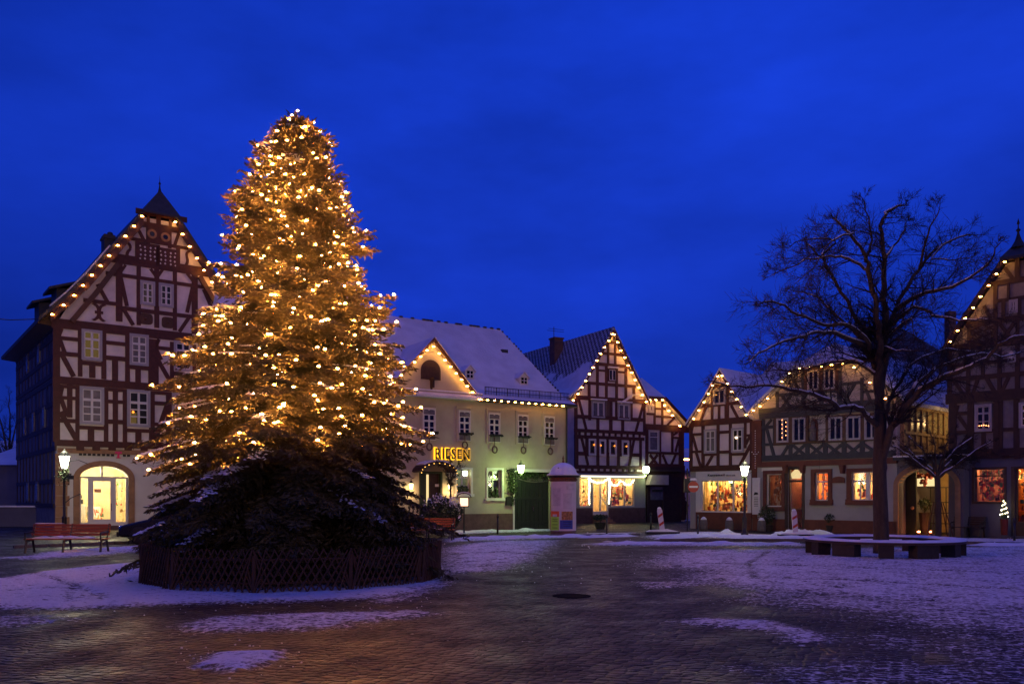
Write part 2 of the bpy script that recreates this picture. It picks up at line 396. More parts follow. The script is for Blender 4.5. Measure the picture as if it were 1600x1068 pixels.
def goods(fac, u0, u1, z0, z1, y0, y1, n, label, pal=PAL, hang=.35, seed=1, group=None, size=(.05, .15)):
    rng = random.Random(seed); V = []; Fc = []; C = []
    for i in range(n):
        mb = MB(); u = rng.uniform(u0+.08, u1-.08); y = rng.uniform(y0, y1); s = rng.uniform(*size)
        hz = rng.random()
        if hz < hang: z = z0+(z1-z0)*rng.uniform(.45, .95)
        else: z = z0+s+(z1-z0)*.55*rng.random()**1.6
        k = rng.random()
        if k < .35: mb.ball((u, y, z), s*.7, 6)
        elif k < .7: mb.box(u-s*.7, u+s*.7, y-s*.5, y+s*.5, z-s, z+s*rng.uniform(.3, 1.4))
        elif k < .85: mb.lathe([(s*.75, -s), (s*.5, 0), (.01, s*1.8)], (u, y, z), 6)
        else: mb.beam((u, z-s), (u+rng.uniform(-s, s), z+s*2.2), s*.35, y-.02, y+.02)
        n0 = len(V); V += mb.v; Fc += [tuple(q+n0 for q in f) for f in mb.f]; cc = rng.choice(pal); C += [cc]*len(mb.v)
        if hz < hang:
            mb2 = MB().box(u-.006, u+.006, y-.006, y+.006, z, z1); n0 = len(V); V += mb2.v; Fc += [tuple(q+n0 for q in f) for f in mb2.f]; C += [(.1, .1, .1)]*len(mb2.v)
    m = MB(); m.v = V; m.f = Fc; o = m.build('shop_display', M['goods']); o.matrix_world = Matrix.Translation(fac.root.location) @ Matrix.Rotation(fac.a, 4, 'Z')
    ca = o.data.color_attributes.new('Col', 'FLOAT_COLOR', 'POINT'); ca.data.foreach_set('color', [x for c in C for x in (*c, 1.0)])
    tag(o, label, 'display', group, 'stuff'); return o

def slab(mb, a, b, va, vb, L, th, nrm=None):
    (ax, az), (bx, bz) = a, b
    T = [(ax, va, az), (bx, vb, bz), (bx, L, bz), (ax, L, az)]; n = len(mb.v)
    mb.v += T+[(x, y, z-th) for x, y, z in T]
    fs = [(0, 1, 2, 3), (7, 6, 5, 4), (0, 4, 5, 1), (1, 5, 6, 2), (2, 6, 7, 3), (3, 7, 4, 0)]
    if bx < ax: fs = [f[::-1] for f in fs]
    mb.f += [tuple(n+i for i in f) for f in fs]
def gable_roof(root, Lp, Rp, v0, L, th, mt, cap=None, name='roof', m_cap=None):
    """Lp, Rp: outlines eave -> top as (u,z). cap=(apex_u, apex_z, back): small hip over the cut-off top"""
    mb = MB(); o_ = None
    for P in (Lp, Rp):
        for a, b in zip(P[:-1], P[1:]): slab(mb, a, b, v0, v0, L, th)
        if cap:
            slab(mb, P[-1], (cap[0], cap[1]), v0, v0+cap[2], L, th)
    o = mb.build(name, M[mt], root)
    if cap:
        m = MB(); a, b = Lp[-1], Rp[-1]; y = v0-.12
        A, B, C_ = (a[0]-.05, y, a[1]-.05), (b[0]+.05, y, b[1]-.05), (cap[0], v0+cap[2], cap[1]+.03)
        m.poly([A, B, C_]); m.poly([(A[0], A[1], A[2]-.12), (C_[0], C_[1], C_[2]-.12), (B[0], B[1], B[2]-.12)]); m.poly([A, (A[0], A[1], A[2]-.12), (B[0], B[1], B[2]-.12), B])
        m.poly([A, C_, (C_[0], C_[1], C_[2]-.12), (A[0], A[1], A[2]-.12)]); m.poly([B, (B[0], B[1], B[2]-.12), (C_[0], C_[1], C_[2]-.12), C_])
        m.build('hip_cap', M[m_cap or mt], root)
    return o
def barge(root, Lp, Rp, v, w, mt='board', extra=None):
    for P in (Lp, Rp):
        mb = MB(); k = 0
        for a, b in zip(P[:-1], P[1:]):
            k += 1; L_ = math.hypot(b[0]-a[0], b[1]-a[1]); mb.prism([(a[0], a[1]-.02), (b[0], b[1]-.02), (b[0], b[1]-w*L_/max(.3, abs(b[0]-a[0]))), (a[0], a[1]-w*L_/max(.3, abs(b[0]-a[0])))], v-.05-k*.002-(.003 if P is Rp else 0), v)
        o = mb.build('barge_board', M[mt], root)
    return o

def bulb_mesh(r, glass, core):
    m = MB().lathe([(.002, -r), (r*.75, -r*.68), (r*.98, -r*.26), (r*.98, r*.22), (r*.7, r*.7), (r*.35, r*.98), (.002, r*1.05)], (0, 0, 0), 6, caps=False)
    o = m.build('bulb', M[glass], None, False); o.data.materials.append(M[core])
    for pf in o.data.polygons:
        if abs(pf.center.z) < r*.2: pf.material_index = 1  # brighter middle band; the orange rim imitates a halo round a hot core
    return o
def light_string(name_label, pts, r, bulbmat, group='strings of lights along the gables', cat='light string', sag=.06, cable_r=.012, name='light_string'):
    t = empty(name, pts[0]); tag(t, name_label, cat, group); base = Vector(pts[0])
    cb = MB(); P = [Vector(p)-base+Vector((0, 0, r+.02)) for p in pts]; Q = []
    for a, b in zip(P[:-1], P[1:]): Q += [a, (a+b)/2-Vector((0, 0, sag))]
    Q.append(P[-1]); cb.tube(Q, cable_r, 4); cb.build('cable', M['black'], t)
    core = {'bulb_far': 'core_far', 'bulb_dim': 'bulb_dim'}.get(bulbmat, bulbmat)
    key = ('bulbmesh', r, bulbmat)
    if key not in _cache:
        o = bulb_mesh(r, bulbmat, core); _cache[key] = o.data; bpy.data.objects.remove(o)
    for p in pts:
        o = bpy.data.objects.new('bulb', _cache[key]); col.objects.link(o); o.parent = t; o.location = Vector(p)-base
    return t
_cache = {}
def gable_lights(fac, pxs, v, label, r=.055, **kw):
    P = []
    for x, y in pxs: u, z = fac.px(x, y, v); P.append(fac.world(u, v, z))
    return light_string(label, P, r, 'bulb_far', **kw)
def stepped(pxs, n):
    """n points evenly spread along a photo polyline"""
    L = [math.dist(a, b) for a, b in zip(pxs[:-1], pxs[1:])]; T = sum(L); out = []
    for i in range(n):
        d = T*i/(n-1)
        for (a, b, l) in zip(pxs[:-1], pxs[1:], L):
            if d <= l+1e-6: out.append((a[0]+(b[0]-a[0])*d/l, a[1]+(b[1]-a[1])*d/l)); break
            d -= l
    return out

# ================================================================== HOUSE 1: tall half-timbered house, left
f = Facade('timbered_house', 88, 45.0, 37.0); H1 = f; rt = f.root
tag(rt, 'tallest timbered house, steep lit gable over an arched glass shop door', 'house')
uc, za = f.px(249.6, 297.5, -.05)
Lp = [f.px(x, y, -.4) for x, y in ((79, 479), (104, 458), (135, 428), (172.5, 385), (224.5, 327))]
Rp = [(2*uc-u, z) for u, z in Lp]
ze = Lp[0][1]; W1 = 10.35; LEN = 15.0
eave_z = f.px(82, 505)[1]
# storeys: ground floor set back, each upper storey a little forward
zG = f.px(150, 700)[1]; zB = f.px(150, 594)[1]
wb = MB()
wb.prism([(0, zG), (W1, zG), (W1, eave_z), (Rp[1][0]-.25, Rp[1][1]-.35), (Rp[2][0]-.2, Rp[2][1]-.3), (Rp[3][0]-.2, Rp[3][1]-.3), (Rp[4][0]-.1, Rp[4][1]-.3), (Lp[4][0]+.1, Lp[4][1]-.3), (Lp[3][0]+.2, Lp[3][1]-.3), (Lp[2][0]+.2, Lp[2][1]-.3), (Lp[1][0]+.25, Lp[1][1]-.35), (0, eave_z)], 0, LEN)
wb.build('wall', M['plaster'], rt)
tb = MB()
T = [
 # top gable
 ('h', 219, 349, 281, 361, .32), ('h', 212, 331, 292, 342, .30), ('v', 231.5, 328, 231.5, 352, .16), ('v', 247.5, 330, 247.5, 354, .24), ('v', 266, 332, 266, 357, .16),
 ('v', 231, 352, 231, 382, .20), ('v', 265, 357, 265, 388, .20), ('h', 197, 372, 232, 377, .18), ('h', 264, 383, 294, 389, .18),
 ('b', 214, 355, 225, 376, .17), ('b', 279, 365, 272, 385, .17), ('v', 214.5, 376, 214.5, 406, .22), ('v', 278, 388, 278, 417, .22),
 ('b', 197, 378, 203, 390, .14, .10), ('b', 203, 390, 200, 404, .16, -.10), ('b', 297, 392, 292, 402, .14, -.10), ('b', 292, 402, 287, 417, .16, .10),
 ('h', 170, 402, 325, 423, .42), ('h', 165, 407.5, 330, 430.5, .14),
 # window storey of the gable
 ('h', 165, 427, 324, 449, .20), ('v', 186, 410, 186, 502, .34), ('v', 216.5, 413, 216.5, 508, .22), ('v', 244.7, 418, 244.7, 512, .26), ('v', 273, 422, 273, 516, .22), ('v', 304, 428, 304, 522, .34),
 ('h', 130, 468, 186, 476, .20), ('h', 186, 480, 320, 498, .22),
 ('b', 152, 444, 169, 474, .20), ('b', 188, 431, 198, 478, .20), ('b', 191, 480, 208, 508, .20), ('b', 301, 447, 292, 488, .20), ('b', 297, 493, 280, 518, .20), ('b', 318, 452, 330, 480, .2),
 ('b', 196, 414, 188, 426, .14), ('b', 235, 420, 243, 431, .16), ('b', 254, 421, 247, 431, .16), ('b', 292, 427, 302, 440, .16),
 ('b', 145, 474, 153, 487, .15, .12), ('b', 153, 487, 145, 500, .15, .12), ('b', 164, 476, 156, 488, .15, -.12), ('b', 156, 488, 163, 502, .15, -.12), ('h', 148, 487, 161, 489, .14),
 # eave beam with mouldings
 ('h', 80, 505, 300, 524, .40), ('h', 80, 512, 300, 531, .12),
 # third storey
 ('v', 88, 508, 88, 590, .34), ('v', 125, 514, 125, 588, .22), ('v', 162, 518, 162, 592, .24), ('v', 199, 524, 199, 596, .24), ('v', 239.5, 530, 239.5, 602, .55), ('v', 268.5, 534, 268.5, 606, .22), ('v', 303, 538, 303, 612, .24), ('v', 340, 540, 340, 618, .3),
 ('h', 88, 527, 125, 531, .20), ('h', 90, 551.5, 125, 555, .22), ('b', 96, 513, 91, 526, .20), ('b', 93, 529, 101, 551, .20), ('b', 94, 549, 115, 588, .24),
 ('h', 162, 534.5, 199, 538, .20), ('h', 162, 557.5, 199, 562, .24), ('v', 179.5, 560, 179.5, 594, .30),
 ('h', 125, 565.5, 162, 570, .22), ('v', 144, 568, 144, 590, .30), ('h', 199, 572, 239, 577, .22), ('v', 215.5, 574, 215.5, 600, .28),
 ('h', 240, 542, 268, 546, .20), ('b', 248, 530, 243, 542, .18), ('b', 244, 545, 252, 562, .18), ('b', 246, 561, 267, 598, .24), ('h', 268, 580, 340, 592, .24), ('v', 285, 582, 285, 608, .26), ('h', 303, 560, 340, 567, .2),
 ('h', 82, 589, 350, 616, .40), ('h', 82, 597.5, 350, 625, .18),
 # second storey
 ('v', 88, 598, 88, 690, .34), ('v', 108.8, 600, 108.8, 652, .26), ('v', 120.8, 602, 120.8, 688, .20), ('v', 165.5, 606, 165.5, 690, .22), ('v', 180, 608, 180, 690, .26), ('v', 195, 610, 195, 692, .22), ('v', 237, 614, 237, 698, .30), ('v', 264, 616, 264, 700, .34), ('v', 303, 620, 303, 704, .26), ('v', 340, 622, 340, 706, .3),
 ('h', 88, 620.5, 121, 622.5, .18), ('h', 88, 656, 121, 658, .22), ('b', 97, 604, 94, 618, .2), ('b', 95, 622, 105, 650, .22), ('b', 94, 643, 119, 686, .26),
 ('h', 165, 626.5, 196, 628.5, .20), ('h', 165, 657.5, 196, 660, .24), ('h', 121, 666.5, 165, 669.5, .20), ('v', 142, 668, 142, 689, .32), ('h', 196, 671, 237, 674, .2), ('v', 216, 672, 216, 694, .32),
 ('h', 237, 629, 264, 631, .22), ('h', 237, 661.5, 264, 664, .20), ('b', 261, 632, 241, 690, .26), ('h', 264, 676, 340, 682, .24),
 ('h', 85, 689, 345, 702, .34),
]
f.timbers(tb, T)
# beam ends over the stone ground floor
for x in (122, 147, 172, 197, 222, 247, 272): f.timbers(tb, [('v', x+3, 690, x+3, 703.5, .38)])
# ornament blocks of the gable: two roundels over a pierced board, carved panels under the windows
u0, u1, z0, z1 = f.rect(231, 356, 265, 382); tb.box(u0, u1, -.062, .02, z0, z1)
f.timbers(tb, [('h', 215, 386, 278, 395, .16), ('h', 215, 405, 278, 413, .22)])
tb.build('timber_frame', M['timber'], rt)
for cx, cy in ((237, 366), (258, 371)):
    u, z = f.px(cx, cy); m = MB(); n = 18
    for i in range(n):
        a, b = 2*math.pi*i/n, 2*math.pi*(i+1)/n
        m.prism([(u+.26*math.cos(a), z+.26*math.sin(a)), (u+.26*math.cos(b), z+.26*math.sin(b)), (u+.14*math.cos(b), z+.14*math.sin(b)), (u+.14*math.cos(a), z+.14*math.sin(a))], -.12, -.05)
    o = m.build('round_window', M['sandstone'], rt)
    MB().prism([(u+.138*math.cos(2*math.pi*i/n), z+.138*math.sin(2*math.pi*i/n)) for i in range(n)], -.08, -.055).build('pane', M['pane'], o)
# lattice of curved crosses: two squares of overlapping struts leaving star-shaped plaster spots
for cx, cy in ((230.5, 396), (262, 404)):
    lt = MB(); u, z = f.px(cx, cy); lt.box(u-.66, u+.66, -.066, .01, z-.56, z+.56); o = lt.build('pierced_board', M['timber'], rt); ch = MB()
    for r_, n_, ph_ in ((.20, 4, 45), (.42, 8, 22.5), (.60, 4, 45)):
        for i in range(n_):
            a = R(ph_+360*i/n_); x, y = u+r_*math.cos(a)*.95, z+r_*math.sin(a)*.82; s_ = .062 if r_ < .5 else .05
            ch.prism([(x-s_, y), (x, y-s_*1.1), (x+s_, y), (x, y+s_*1.1)], -.071, -.05)
    ch.build('plaster_spots', M['plaster'], o)
for (x0, y0, x1, y1) in ((214, 488, 240, 508), (251, 494, 273, 514)):
    u0, u1, z0, z1 = f.rect(x0, y0, x1, y1); m = MB(); uc_, zc_ = (u0+u1)/2, (z0+z1)/2; hw, hh = (u1-u0)/2-.05, (z1-z0)/2-.05
    m.prism([(uc_+hw*math.copysign(abs(math.cos(a))**.5, math.cos(a)), zc_+hh*math.copysign(abs(math.sin(a))**.5, math.sin(a))) for a in [2*math.pi*i/24 for i in range(24)]], -.055, .01)
    for i in range(14):
        a, b = 2*math.pi*i/14, 2*math.pi*(i+1)/14; m.beam((uc_+.27*math.cos(a), zc_+.27*math.sin(a)), (uc_+.27*math.cos(b), zc_+.27*math.sin(b)), .05, -.09-(i % 2)*.002, -.05)
    m.ball((uc_, -.06, zc_), .09, 8); m.build('carved_panel', M['board'], rt)
for r_, kw in (((218.5, 439, 242, 477), {}), ((247.5, 443, 271, 480), {})):
    window(rt, f.rect(*r_), cols=2, rows=(.33, .66), casing=.14, bar=.05)
curt = dict(m_pane='curtain')
window(rt, f.rect(127, 515, 159.5, 563), rows=((.72, .06), .36), casing=.14, bar=.06, m_pane='curtain_lit', label='window with yellowish curtains lit from inside')
window(rt, f.rect(202, 522, 232, 571), rows=((.72, .06), .24, .48), casing=.14, bar=.05, m_pane='curtain')
window(rt, f.rect(271, 533, 300, 580), rows=((.72, .06), .24, .48), casing=.14, bar=.05)
window(rt, f.rect(307, 536, 336, 584), rows=((.72, .06), .24, .48), casing=.14, bar=.05)
window(rt, f.rect(124, 604, 162.5, 663), rows=((.68, .07), .24, .46), casing=.15, bar=.06, m_pane='curtain')
w_ = window(rt, f.rect(198, 609, 234.5, 667), rows=((.68, .07), .24, .46), casing=.15, bar=.06, label='window with a small candle shining in it')
u, z = f.px(207.3, 643.5); MB().ball((u, -.11, z), .07, 8).build('candle', M['bulb_far'], w_, True); u0, u1, z0, z1 = f.rect(202, 644, 213, 662)
MB().box(u0, u1, -.050, -.031, z0, z1).build('lit_curtain', M['curtain_lit'], w_)
window(rt, f.rect(268, 614, 300, 672), rows=((.68, .07), .24, .46), casing=.15, bar=.06, m_pane='curtain_lit')
window(rt, f.rect(307, 618, 337, 674), rows=((.68, .07), .24, .46), casing=.15, bar=.06)
# roof
gable_roof(rt, [(Lp[0][0]-.55, Lp[0][1]-.60)]+Lp, [(Rp[0][0]+.55, Rp[0][1]-.60)]+Rp, -.45, LEN+.3, .22, 'slate', cap=(uc, za, .35))
barge(rt, Lp, Rp, -.36, .52)
for sx, P_ in ((0, Lp[0]), (1, Rp[0])):
    e0 = P_[0]+(.55 if sx else -.55); wl = W1 if sx else 0
    MB().prism([(e0, P_[1]-.84), (P_[0], P_[1]-.24), (wl+(-.2 if sx else .2), P_[1]-.24), (wl, eave_z-.15)], 0.05, LEN).build('soffit', M['timber_dark'], rt)
u_, z_ = uc, za
MB().lathe([(.10, -.1), (.045, .15), (.03, .3), (.07, .38), (.02, .48), (.004, .85)], (uc, -.05, za), 8).build('finial', M['black'], rt)
# inner raking board and its snow-dusted upper edge, as seen under the lights
bb = MB(); lo = [f.px(x, y, -.15) for x, y in ((112, 502), (150, 458), (185, 412))]
for i, (a, b) in enumerate(zip(lo[:-1], lo[1:])): bb.beam(a, b, .26, -.22-i*.003, -.02)
bb.build('raking_brace', M['board'], rt); bb = MB()
for i, (a, b) in enumerate(zip(lo[:-1], lo[1:])): bb.beam((2*uc-a[0], a[1]), (2*uc-b[0], b[1]), .26, -.22-i*.003, -.02)
bb.build('raking_brace', M['board'], rt)
sn = MB()
for a, b in zip(Lp[:3], Lp[1:4]): sn.beam((a[0]-.03, a[1]+.05), (b[0]-.03, b[1]+.05), .07, -.46, -.2)
sn.build('snow_on_verge', M['snow_roof'], rt)
# chimney and dormers on the left slope, behind the verge
ch0, ch1 = f.px(160.5, 380, 3.0)[0], f.px(178, 380, 3.0)[0]; chz = f.px(170, 369, 3.0)[1]; MB().box(ch0, ch1, 2.6, 3.4, chz-3.2, chz).box(ch0-.06, ch1+.06, 2.54, 3.46, chz-.25, chz-.12).lathe([(.14, 0), (.16, .18), (.10, .24)], ((ch0+ch1)/2+.1, 3.0, chz), 8).build('chimney', M['slate'], rt)
for du, vv, dz in ((.25, 2.6, 0), (-.05, 6.6, -.1)):
    d = MB(); uu, zz = Lp[1][0]+.35+du, Lp[1][1]+.1+dz
    d.box(uu-.6, uu+1.6, vv, vv+1.7, zz-.6, zz+.8)
    d.build('dormer', M['slate'], rt)
    dr = MB(); slab(dr, (uu-1.0, zz+.75), (uu+2.4, zz+2.0), vv-.25, vv-.25, vv+1.95, .14); dr.build('dormer_roof', M['slate'], rt)
# left side wall: timbering in perspective
sd = MB(); kk = 0
for z in (zG-.05, zG+1.1, zG+2.35, zB-.1, zB+.25, zB+1.2, zB+2.2, eave_z-.1):
    kk += 1; sd.box(-.06-kk*.0015, .02, 0, LEN, z-.13, z+.13)
rng = random.Random(4)
for j, (za_, zb_) in enumerate(((zG, zB-.1), (zB+.2, eave_z))):
    for i in range(12):
        v = .1+i*(LEN-.2)/11.0; sd.box(-.05-(i % 5)*.0013, .02, v-.11, v+.11, za_, zb_)
    for i in (1, 4, 7, 10):
        v = .1+i*(LEN-.2)/11.0; n = len(sd.v)
        sd.v += [(-.075, v-.1, za_), (-.075, v+.1, za_), (-.075, v+1.25, zb_), (-.075, v+1.05, zb_)]; sd.f.append((n, n+3, n+2, n+1))
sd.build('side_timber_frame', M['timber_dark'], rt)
MB().box(-.025, .012, .3, LEN, zG, eave_z-.2).build('side_infill', M['dark_wall'], rt); sw = MB(); sw.box(.0, .4, .5, LEN, 0, zG); sw.build('side_wall', M['plaster_dim'], rt)  # infill is plaster too, its shade painted in with a darker colour
sdt = MB()
for i in range(11): v = 1.2+i*1.33; sdt.box(-.05-(i % 3)*.002, .02, v-.1, v+.1, 1.3, zG)
for z in (1.3, 2.6): sdt.box(-.058, .02, .6, LEN, z-.11, z+.11)
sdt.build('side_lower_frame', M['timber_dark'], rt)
for v0_, z0_ in ((5.6, 1.5), (9.2, 1.5), (3.2, zG+1.25), (7.0, zG+1.25), (10.6, zG+1.25), (5.0, zB+1.35), (9.4, zB+1.35)):
    o = MB().box(-.09, .02, v0_, v0_+.9, z0_, z0_+1.15).build('side_window', M['plaster_dim'], rt)
    MB().box(-.10, -.088, v0_+.12, v0_+.78, z0_+.12, z0_+1.03).build('pane', M['curtain'], o)
# ground floor front with arched shop entrance
A0, A1, zb0, zt = f.rect(124.3, 728, 201, 819.5); zb0 = .22; zs = f.px(162, 747)[1]
g = MB(); wall_grid(g, .02, W1, 0, zG-.02, [(A0, A1, zb0, zt)], .02, .5); arch_fill(g, A0, A1, zs, zt, .02, .5); g.build('ground_floor_wall', M['white_wall'], rt)
g = MB(); arch_ring(g, A0, A1, 0, zs, zt, .30, -.06, .30, 18); g.build('arch_surround', M['sandstone'], rt)
g = MB()
for i in range(7): g.box(-.06+.004*(i % 2), .62-.10*(i % 2), -.05-.004*(i % 2), .04, .15+i*.56, .15+i*.56+.545)
g.box(-.10, .66, -.09, .06, 0, .15); g.build('corner_quoins', M['sandstone'], rt)
MB().box(A0-.2, A1+.2, -.45, .18, 0, .2).build('door_step', M['plinth'], rt)
MB().box(.05, W1, -.03, .03, zG-.30, zG-.04).build('stone_band', M['sandstone'], rt)
d = MB(); fy0, fy1 = .20, .27; zt_ = f.px(162, 745.5)[1]; x1_, x2_ = f.px(141.8, 780)[0], f.px(179.3, 780)[0]
P_i = arch_pts(A0, A1, zs, zt, 18)
d.box(A0, A1, fy0, fy1, zt_-.05, zt_+.05); d.box(A0, A0+.10, fy0, fy1, zb0, zt_); d.box(A1-.10, A1, fy0, fy1, zb0, zt_)
for x in (x1_, x2_): d.box(x-.10, x+.10, fy0-.004, fy1, zb0, zt_-.05)
d.box(A0, A1, fy0-.002, fy1, zb0, zb0+.16); xm = f.px(160.5, 740)[0]; d.box(xm-.05, xm+.05, fy0, fy1, zt_+.05, zt-.01)
d.build('door_frame', M['frame'], rt)
o = MB().box(x1_+.1, x1_+.18, .215, .255, zb0+.16, zt_-.05).box(x2_-.18, x2_-.1, .215, .255, zb0+.16, zt_-.05).box(x1_+.18, x2_-.18, .215, .255, zt_-.2, zt_-.05).box(x1_+.18, x2_-.18, .215, .255, zb0+.16, zb0+.32).build('door', M['frame'], rt)
MB().box(x1_+.18, x2_-.18, .232, .240, zb0+.32, zt_-.2).build('pane', M['glass'], o); MB().tube([(x2_-.14, .18, 1.0), (x2_-.14, .18, 1.4)], .02, 6).build('handle', M['chrome'], o)
MB().box(A0+.1, x1_-.1, .232, .240, zb0+.16, zt_-.05).box(x2_+.1, A1-.1, .232, .240, zb0+.16, zt_-.05).prism([p for p in P_i if p[1] > zt_+.05]+[(A1-.02, zt_+.05), (A0+.02, zt_+.05)], .232, .240).build('side_panes', M['glass'], rt)
room(rt, A0-.35, A1+.5, zb0, zt+.1, .51, 3.2, 'interior', power=640, colr=(1, .86, .52), n=2, lz=.9)
rm = MB(); rm.box(A0+.0, A0+.55, 1.4, 1.9, zb0, 1.35); rm.box(x1_+.3, x2_-.25, 2.4, 2.9, zb0, 1.2); o = rm.build('shop_counter', M['white'])
o.matrix_world = Matrix.Translation(rt.location) @ Matrix.Rotation(f.a, 4, 'Z'); tag(o, 'white shop counter behind the arched glass door', 'counter')
o = MB().box(A0+.15, A0+.45, 1.5, 1.8, 1.37, 1.62).ball((A0+.3, 1.6, 1.78), .13, 8).box(A0+.1, A0+.2, 1.45, 1.55, 1.37, 1.95).build('shop_figure', M['black'])
o.matrix_world = Matrix.Translation(rt.location) @ Matrix.Rotation(f.a, 4, 'Z'); tag(o, 'dark display stand on the white counter at the left of the lit door', 'display stand')
o = MB().box(x1_+.35, x2_-.5, .9, .93, 2.0, 2.2).build('hanging_notice', M['redstone']); o.matrix_world = Matrix.Translation(rt.location) @ Matrix.Rotation(f.a, 4, 'Z'); tag(o, 'small dark notice hanging in the arched glass door', 'notice')
goods(f, x1_+.1, x2_-.1, zb0, 1.5, 1.6, 2.3, 22, 'boxes and goods stacked low behind the arched glass door', seed=3, hang=0, pal=[(.7, .35, .15), (.6, .1, .05), (.7, .6, .4), (.1, .2, .1)])
goods(f, x2_+.1, A1+.1, zb0, 2.6, 1.0, 1.6, 30, 'rack of small goods right of the arched glass door', seed=4, hang=.5, size=(.03, .08))
# shop lettering: small square marks and a T
sgn = empty('shop_sign', f.world(f.px(124, 709)[0], -.02, f.px(124, 709)[1]), f.a); tag(sgn, 'row of small dark square marks with a magenta T above the arched door', 'sign')
uo, zo = f.px(124, 709)
sq = MB(); i = 0
for x in (125.5, 132, 139.5, 146.5, 154, 161.5, 168.5, 175.5, 194, 200.5):
    u = f.px(x, 709)[0]-uo; zz = f.px(150, 710)[1]-zo; sq.box(u-.075, u+.075, -.05, .0, zz-.06, zz+.06); i += 1
sq.build('square_marks', M['black'], sgn)
u = f.px(184.7, 710)[0]-uo; zz = f.px(184.7, 710)[1]-zo
MB().box(u-.17, u+.17, -.055, 0, zz+.06, zz+.17).box(u-.05, u+.05, -.053, 0, zz-.17, zz+.06).box(u-.11, u+.11, -.057, 0, zz-.19, zz-.14).build('letter_t', M['pink'], sgn)
gable_lights(f, [(81.5, 491), (99.5, 476.5), (116, 461.5), (129.8, 446), (143.4, 430), (157, 415), (170.5, 399.5), (184, 383.5), (196, 369), (209.5, 353.5), (222.2, 338)], -.48, 'string of warm lights up the left slope of the tallest gable', r=.075)
gable_lights(f, [(274, 347), (285.3, 366), (296.5, 385.3), (307.6, 403.5), (318.8, 422.3), (331, 441), (343, 461)], -.48, 'string of warm lights down the right slope of the tallest gable', r=.075)
# ================================================================== HOUSE 2: the cream inn with RIESEN in lit letters
f = Facade('inn', 886, 46.7, 33.0); H2 = f; rt = f.root
tag(rt, 'wide cream inn with RIESEN in lit letters, a snowy roof and a lit central gable', 'inn')
UL = -17.0; ze = f.px(815, 631)[1]; LEN = 11.0
ap = f.px(677, 530); ru = f.px(748, 614); gu0, gu1 = 2*ap[0]-ru[0], ru[0]
wins = [(659.6, 637, 679.7, 687), (715.7, 641, 734.3, 688.6), (762.5, 644.7, 780.6, 691), (807.8, 647.5, 824.3, 692.8), (849.5, 650, 865.5, 695)]
gw = [f.rect(714, 733, 735.5, 771), f.rect(762, 733.5, 784, 777.5)]
gate = f.rect(803, 737, 860, 826); gate = (gate[0], gate[1], 0, gate[3])
door = f.rect(655, 736, 690, 800); door = (door[0], door[1], .35, door[3])
w = MB(); wall_grid(w, UL, 0, 0, ze, gw+[gate, door], 0, .45)
w.prism([(gu0, ze), (gu1, ze), (ap[0], ap[1]-.1)], 0, .45); w.box(UL, 0, .9, LEN, 0, ze-.002); w.build('wall', M['cream'], rt)
w = MB(); wall_grid(w, UL, gate[0]-.06, 0, f.px(760, 802)[1], [door], -.06, .02); w.box(gate[1]+.06, .02, -.06, .02, 0, .5); w.build('plinth', M['plinth'], rt)
w = MB(); w.box(gate[0]-.10, gate[0], -.08, .05, 0, gate[3]); w.box(gate[1], gate[1]+.10, -.08, .05, 0, gate[3]); w.box(gate[0]-.10, gate[1]+.10, -.082, .05, gate[3], gate[3]+.16); w.build('gate_surround', M['frame'], rt)
g = MB(); um = (gate[0]+gate[1])/2
g.box(gate[0], um-.01, .18, .26, .03, gate[3]); g.box(um+.01, gate[1], .18, .26, .03, gate[3])
for i in range(9):
    u = gate[0]+.1+(gate[1]-gate[0]-.2)*i/8; g.box(u-.04, u+.04, .155, .18, .1, gate[3]-.1)
for z in (.4, 1.7, 2.6): g.box(gate[0]+.02, gate[1]-.02, .150, .18, z-.08, z+.08)
o = g.build('gate', M['green_gate'], rt); MB().box(um+.10, um+.16, .11, .16, 1.0, 1.25).build('handle', M['chrome'], o)
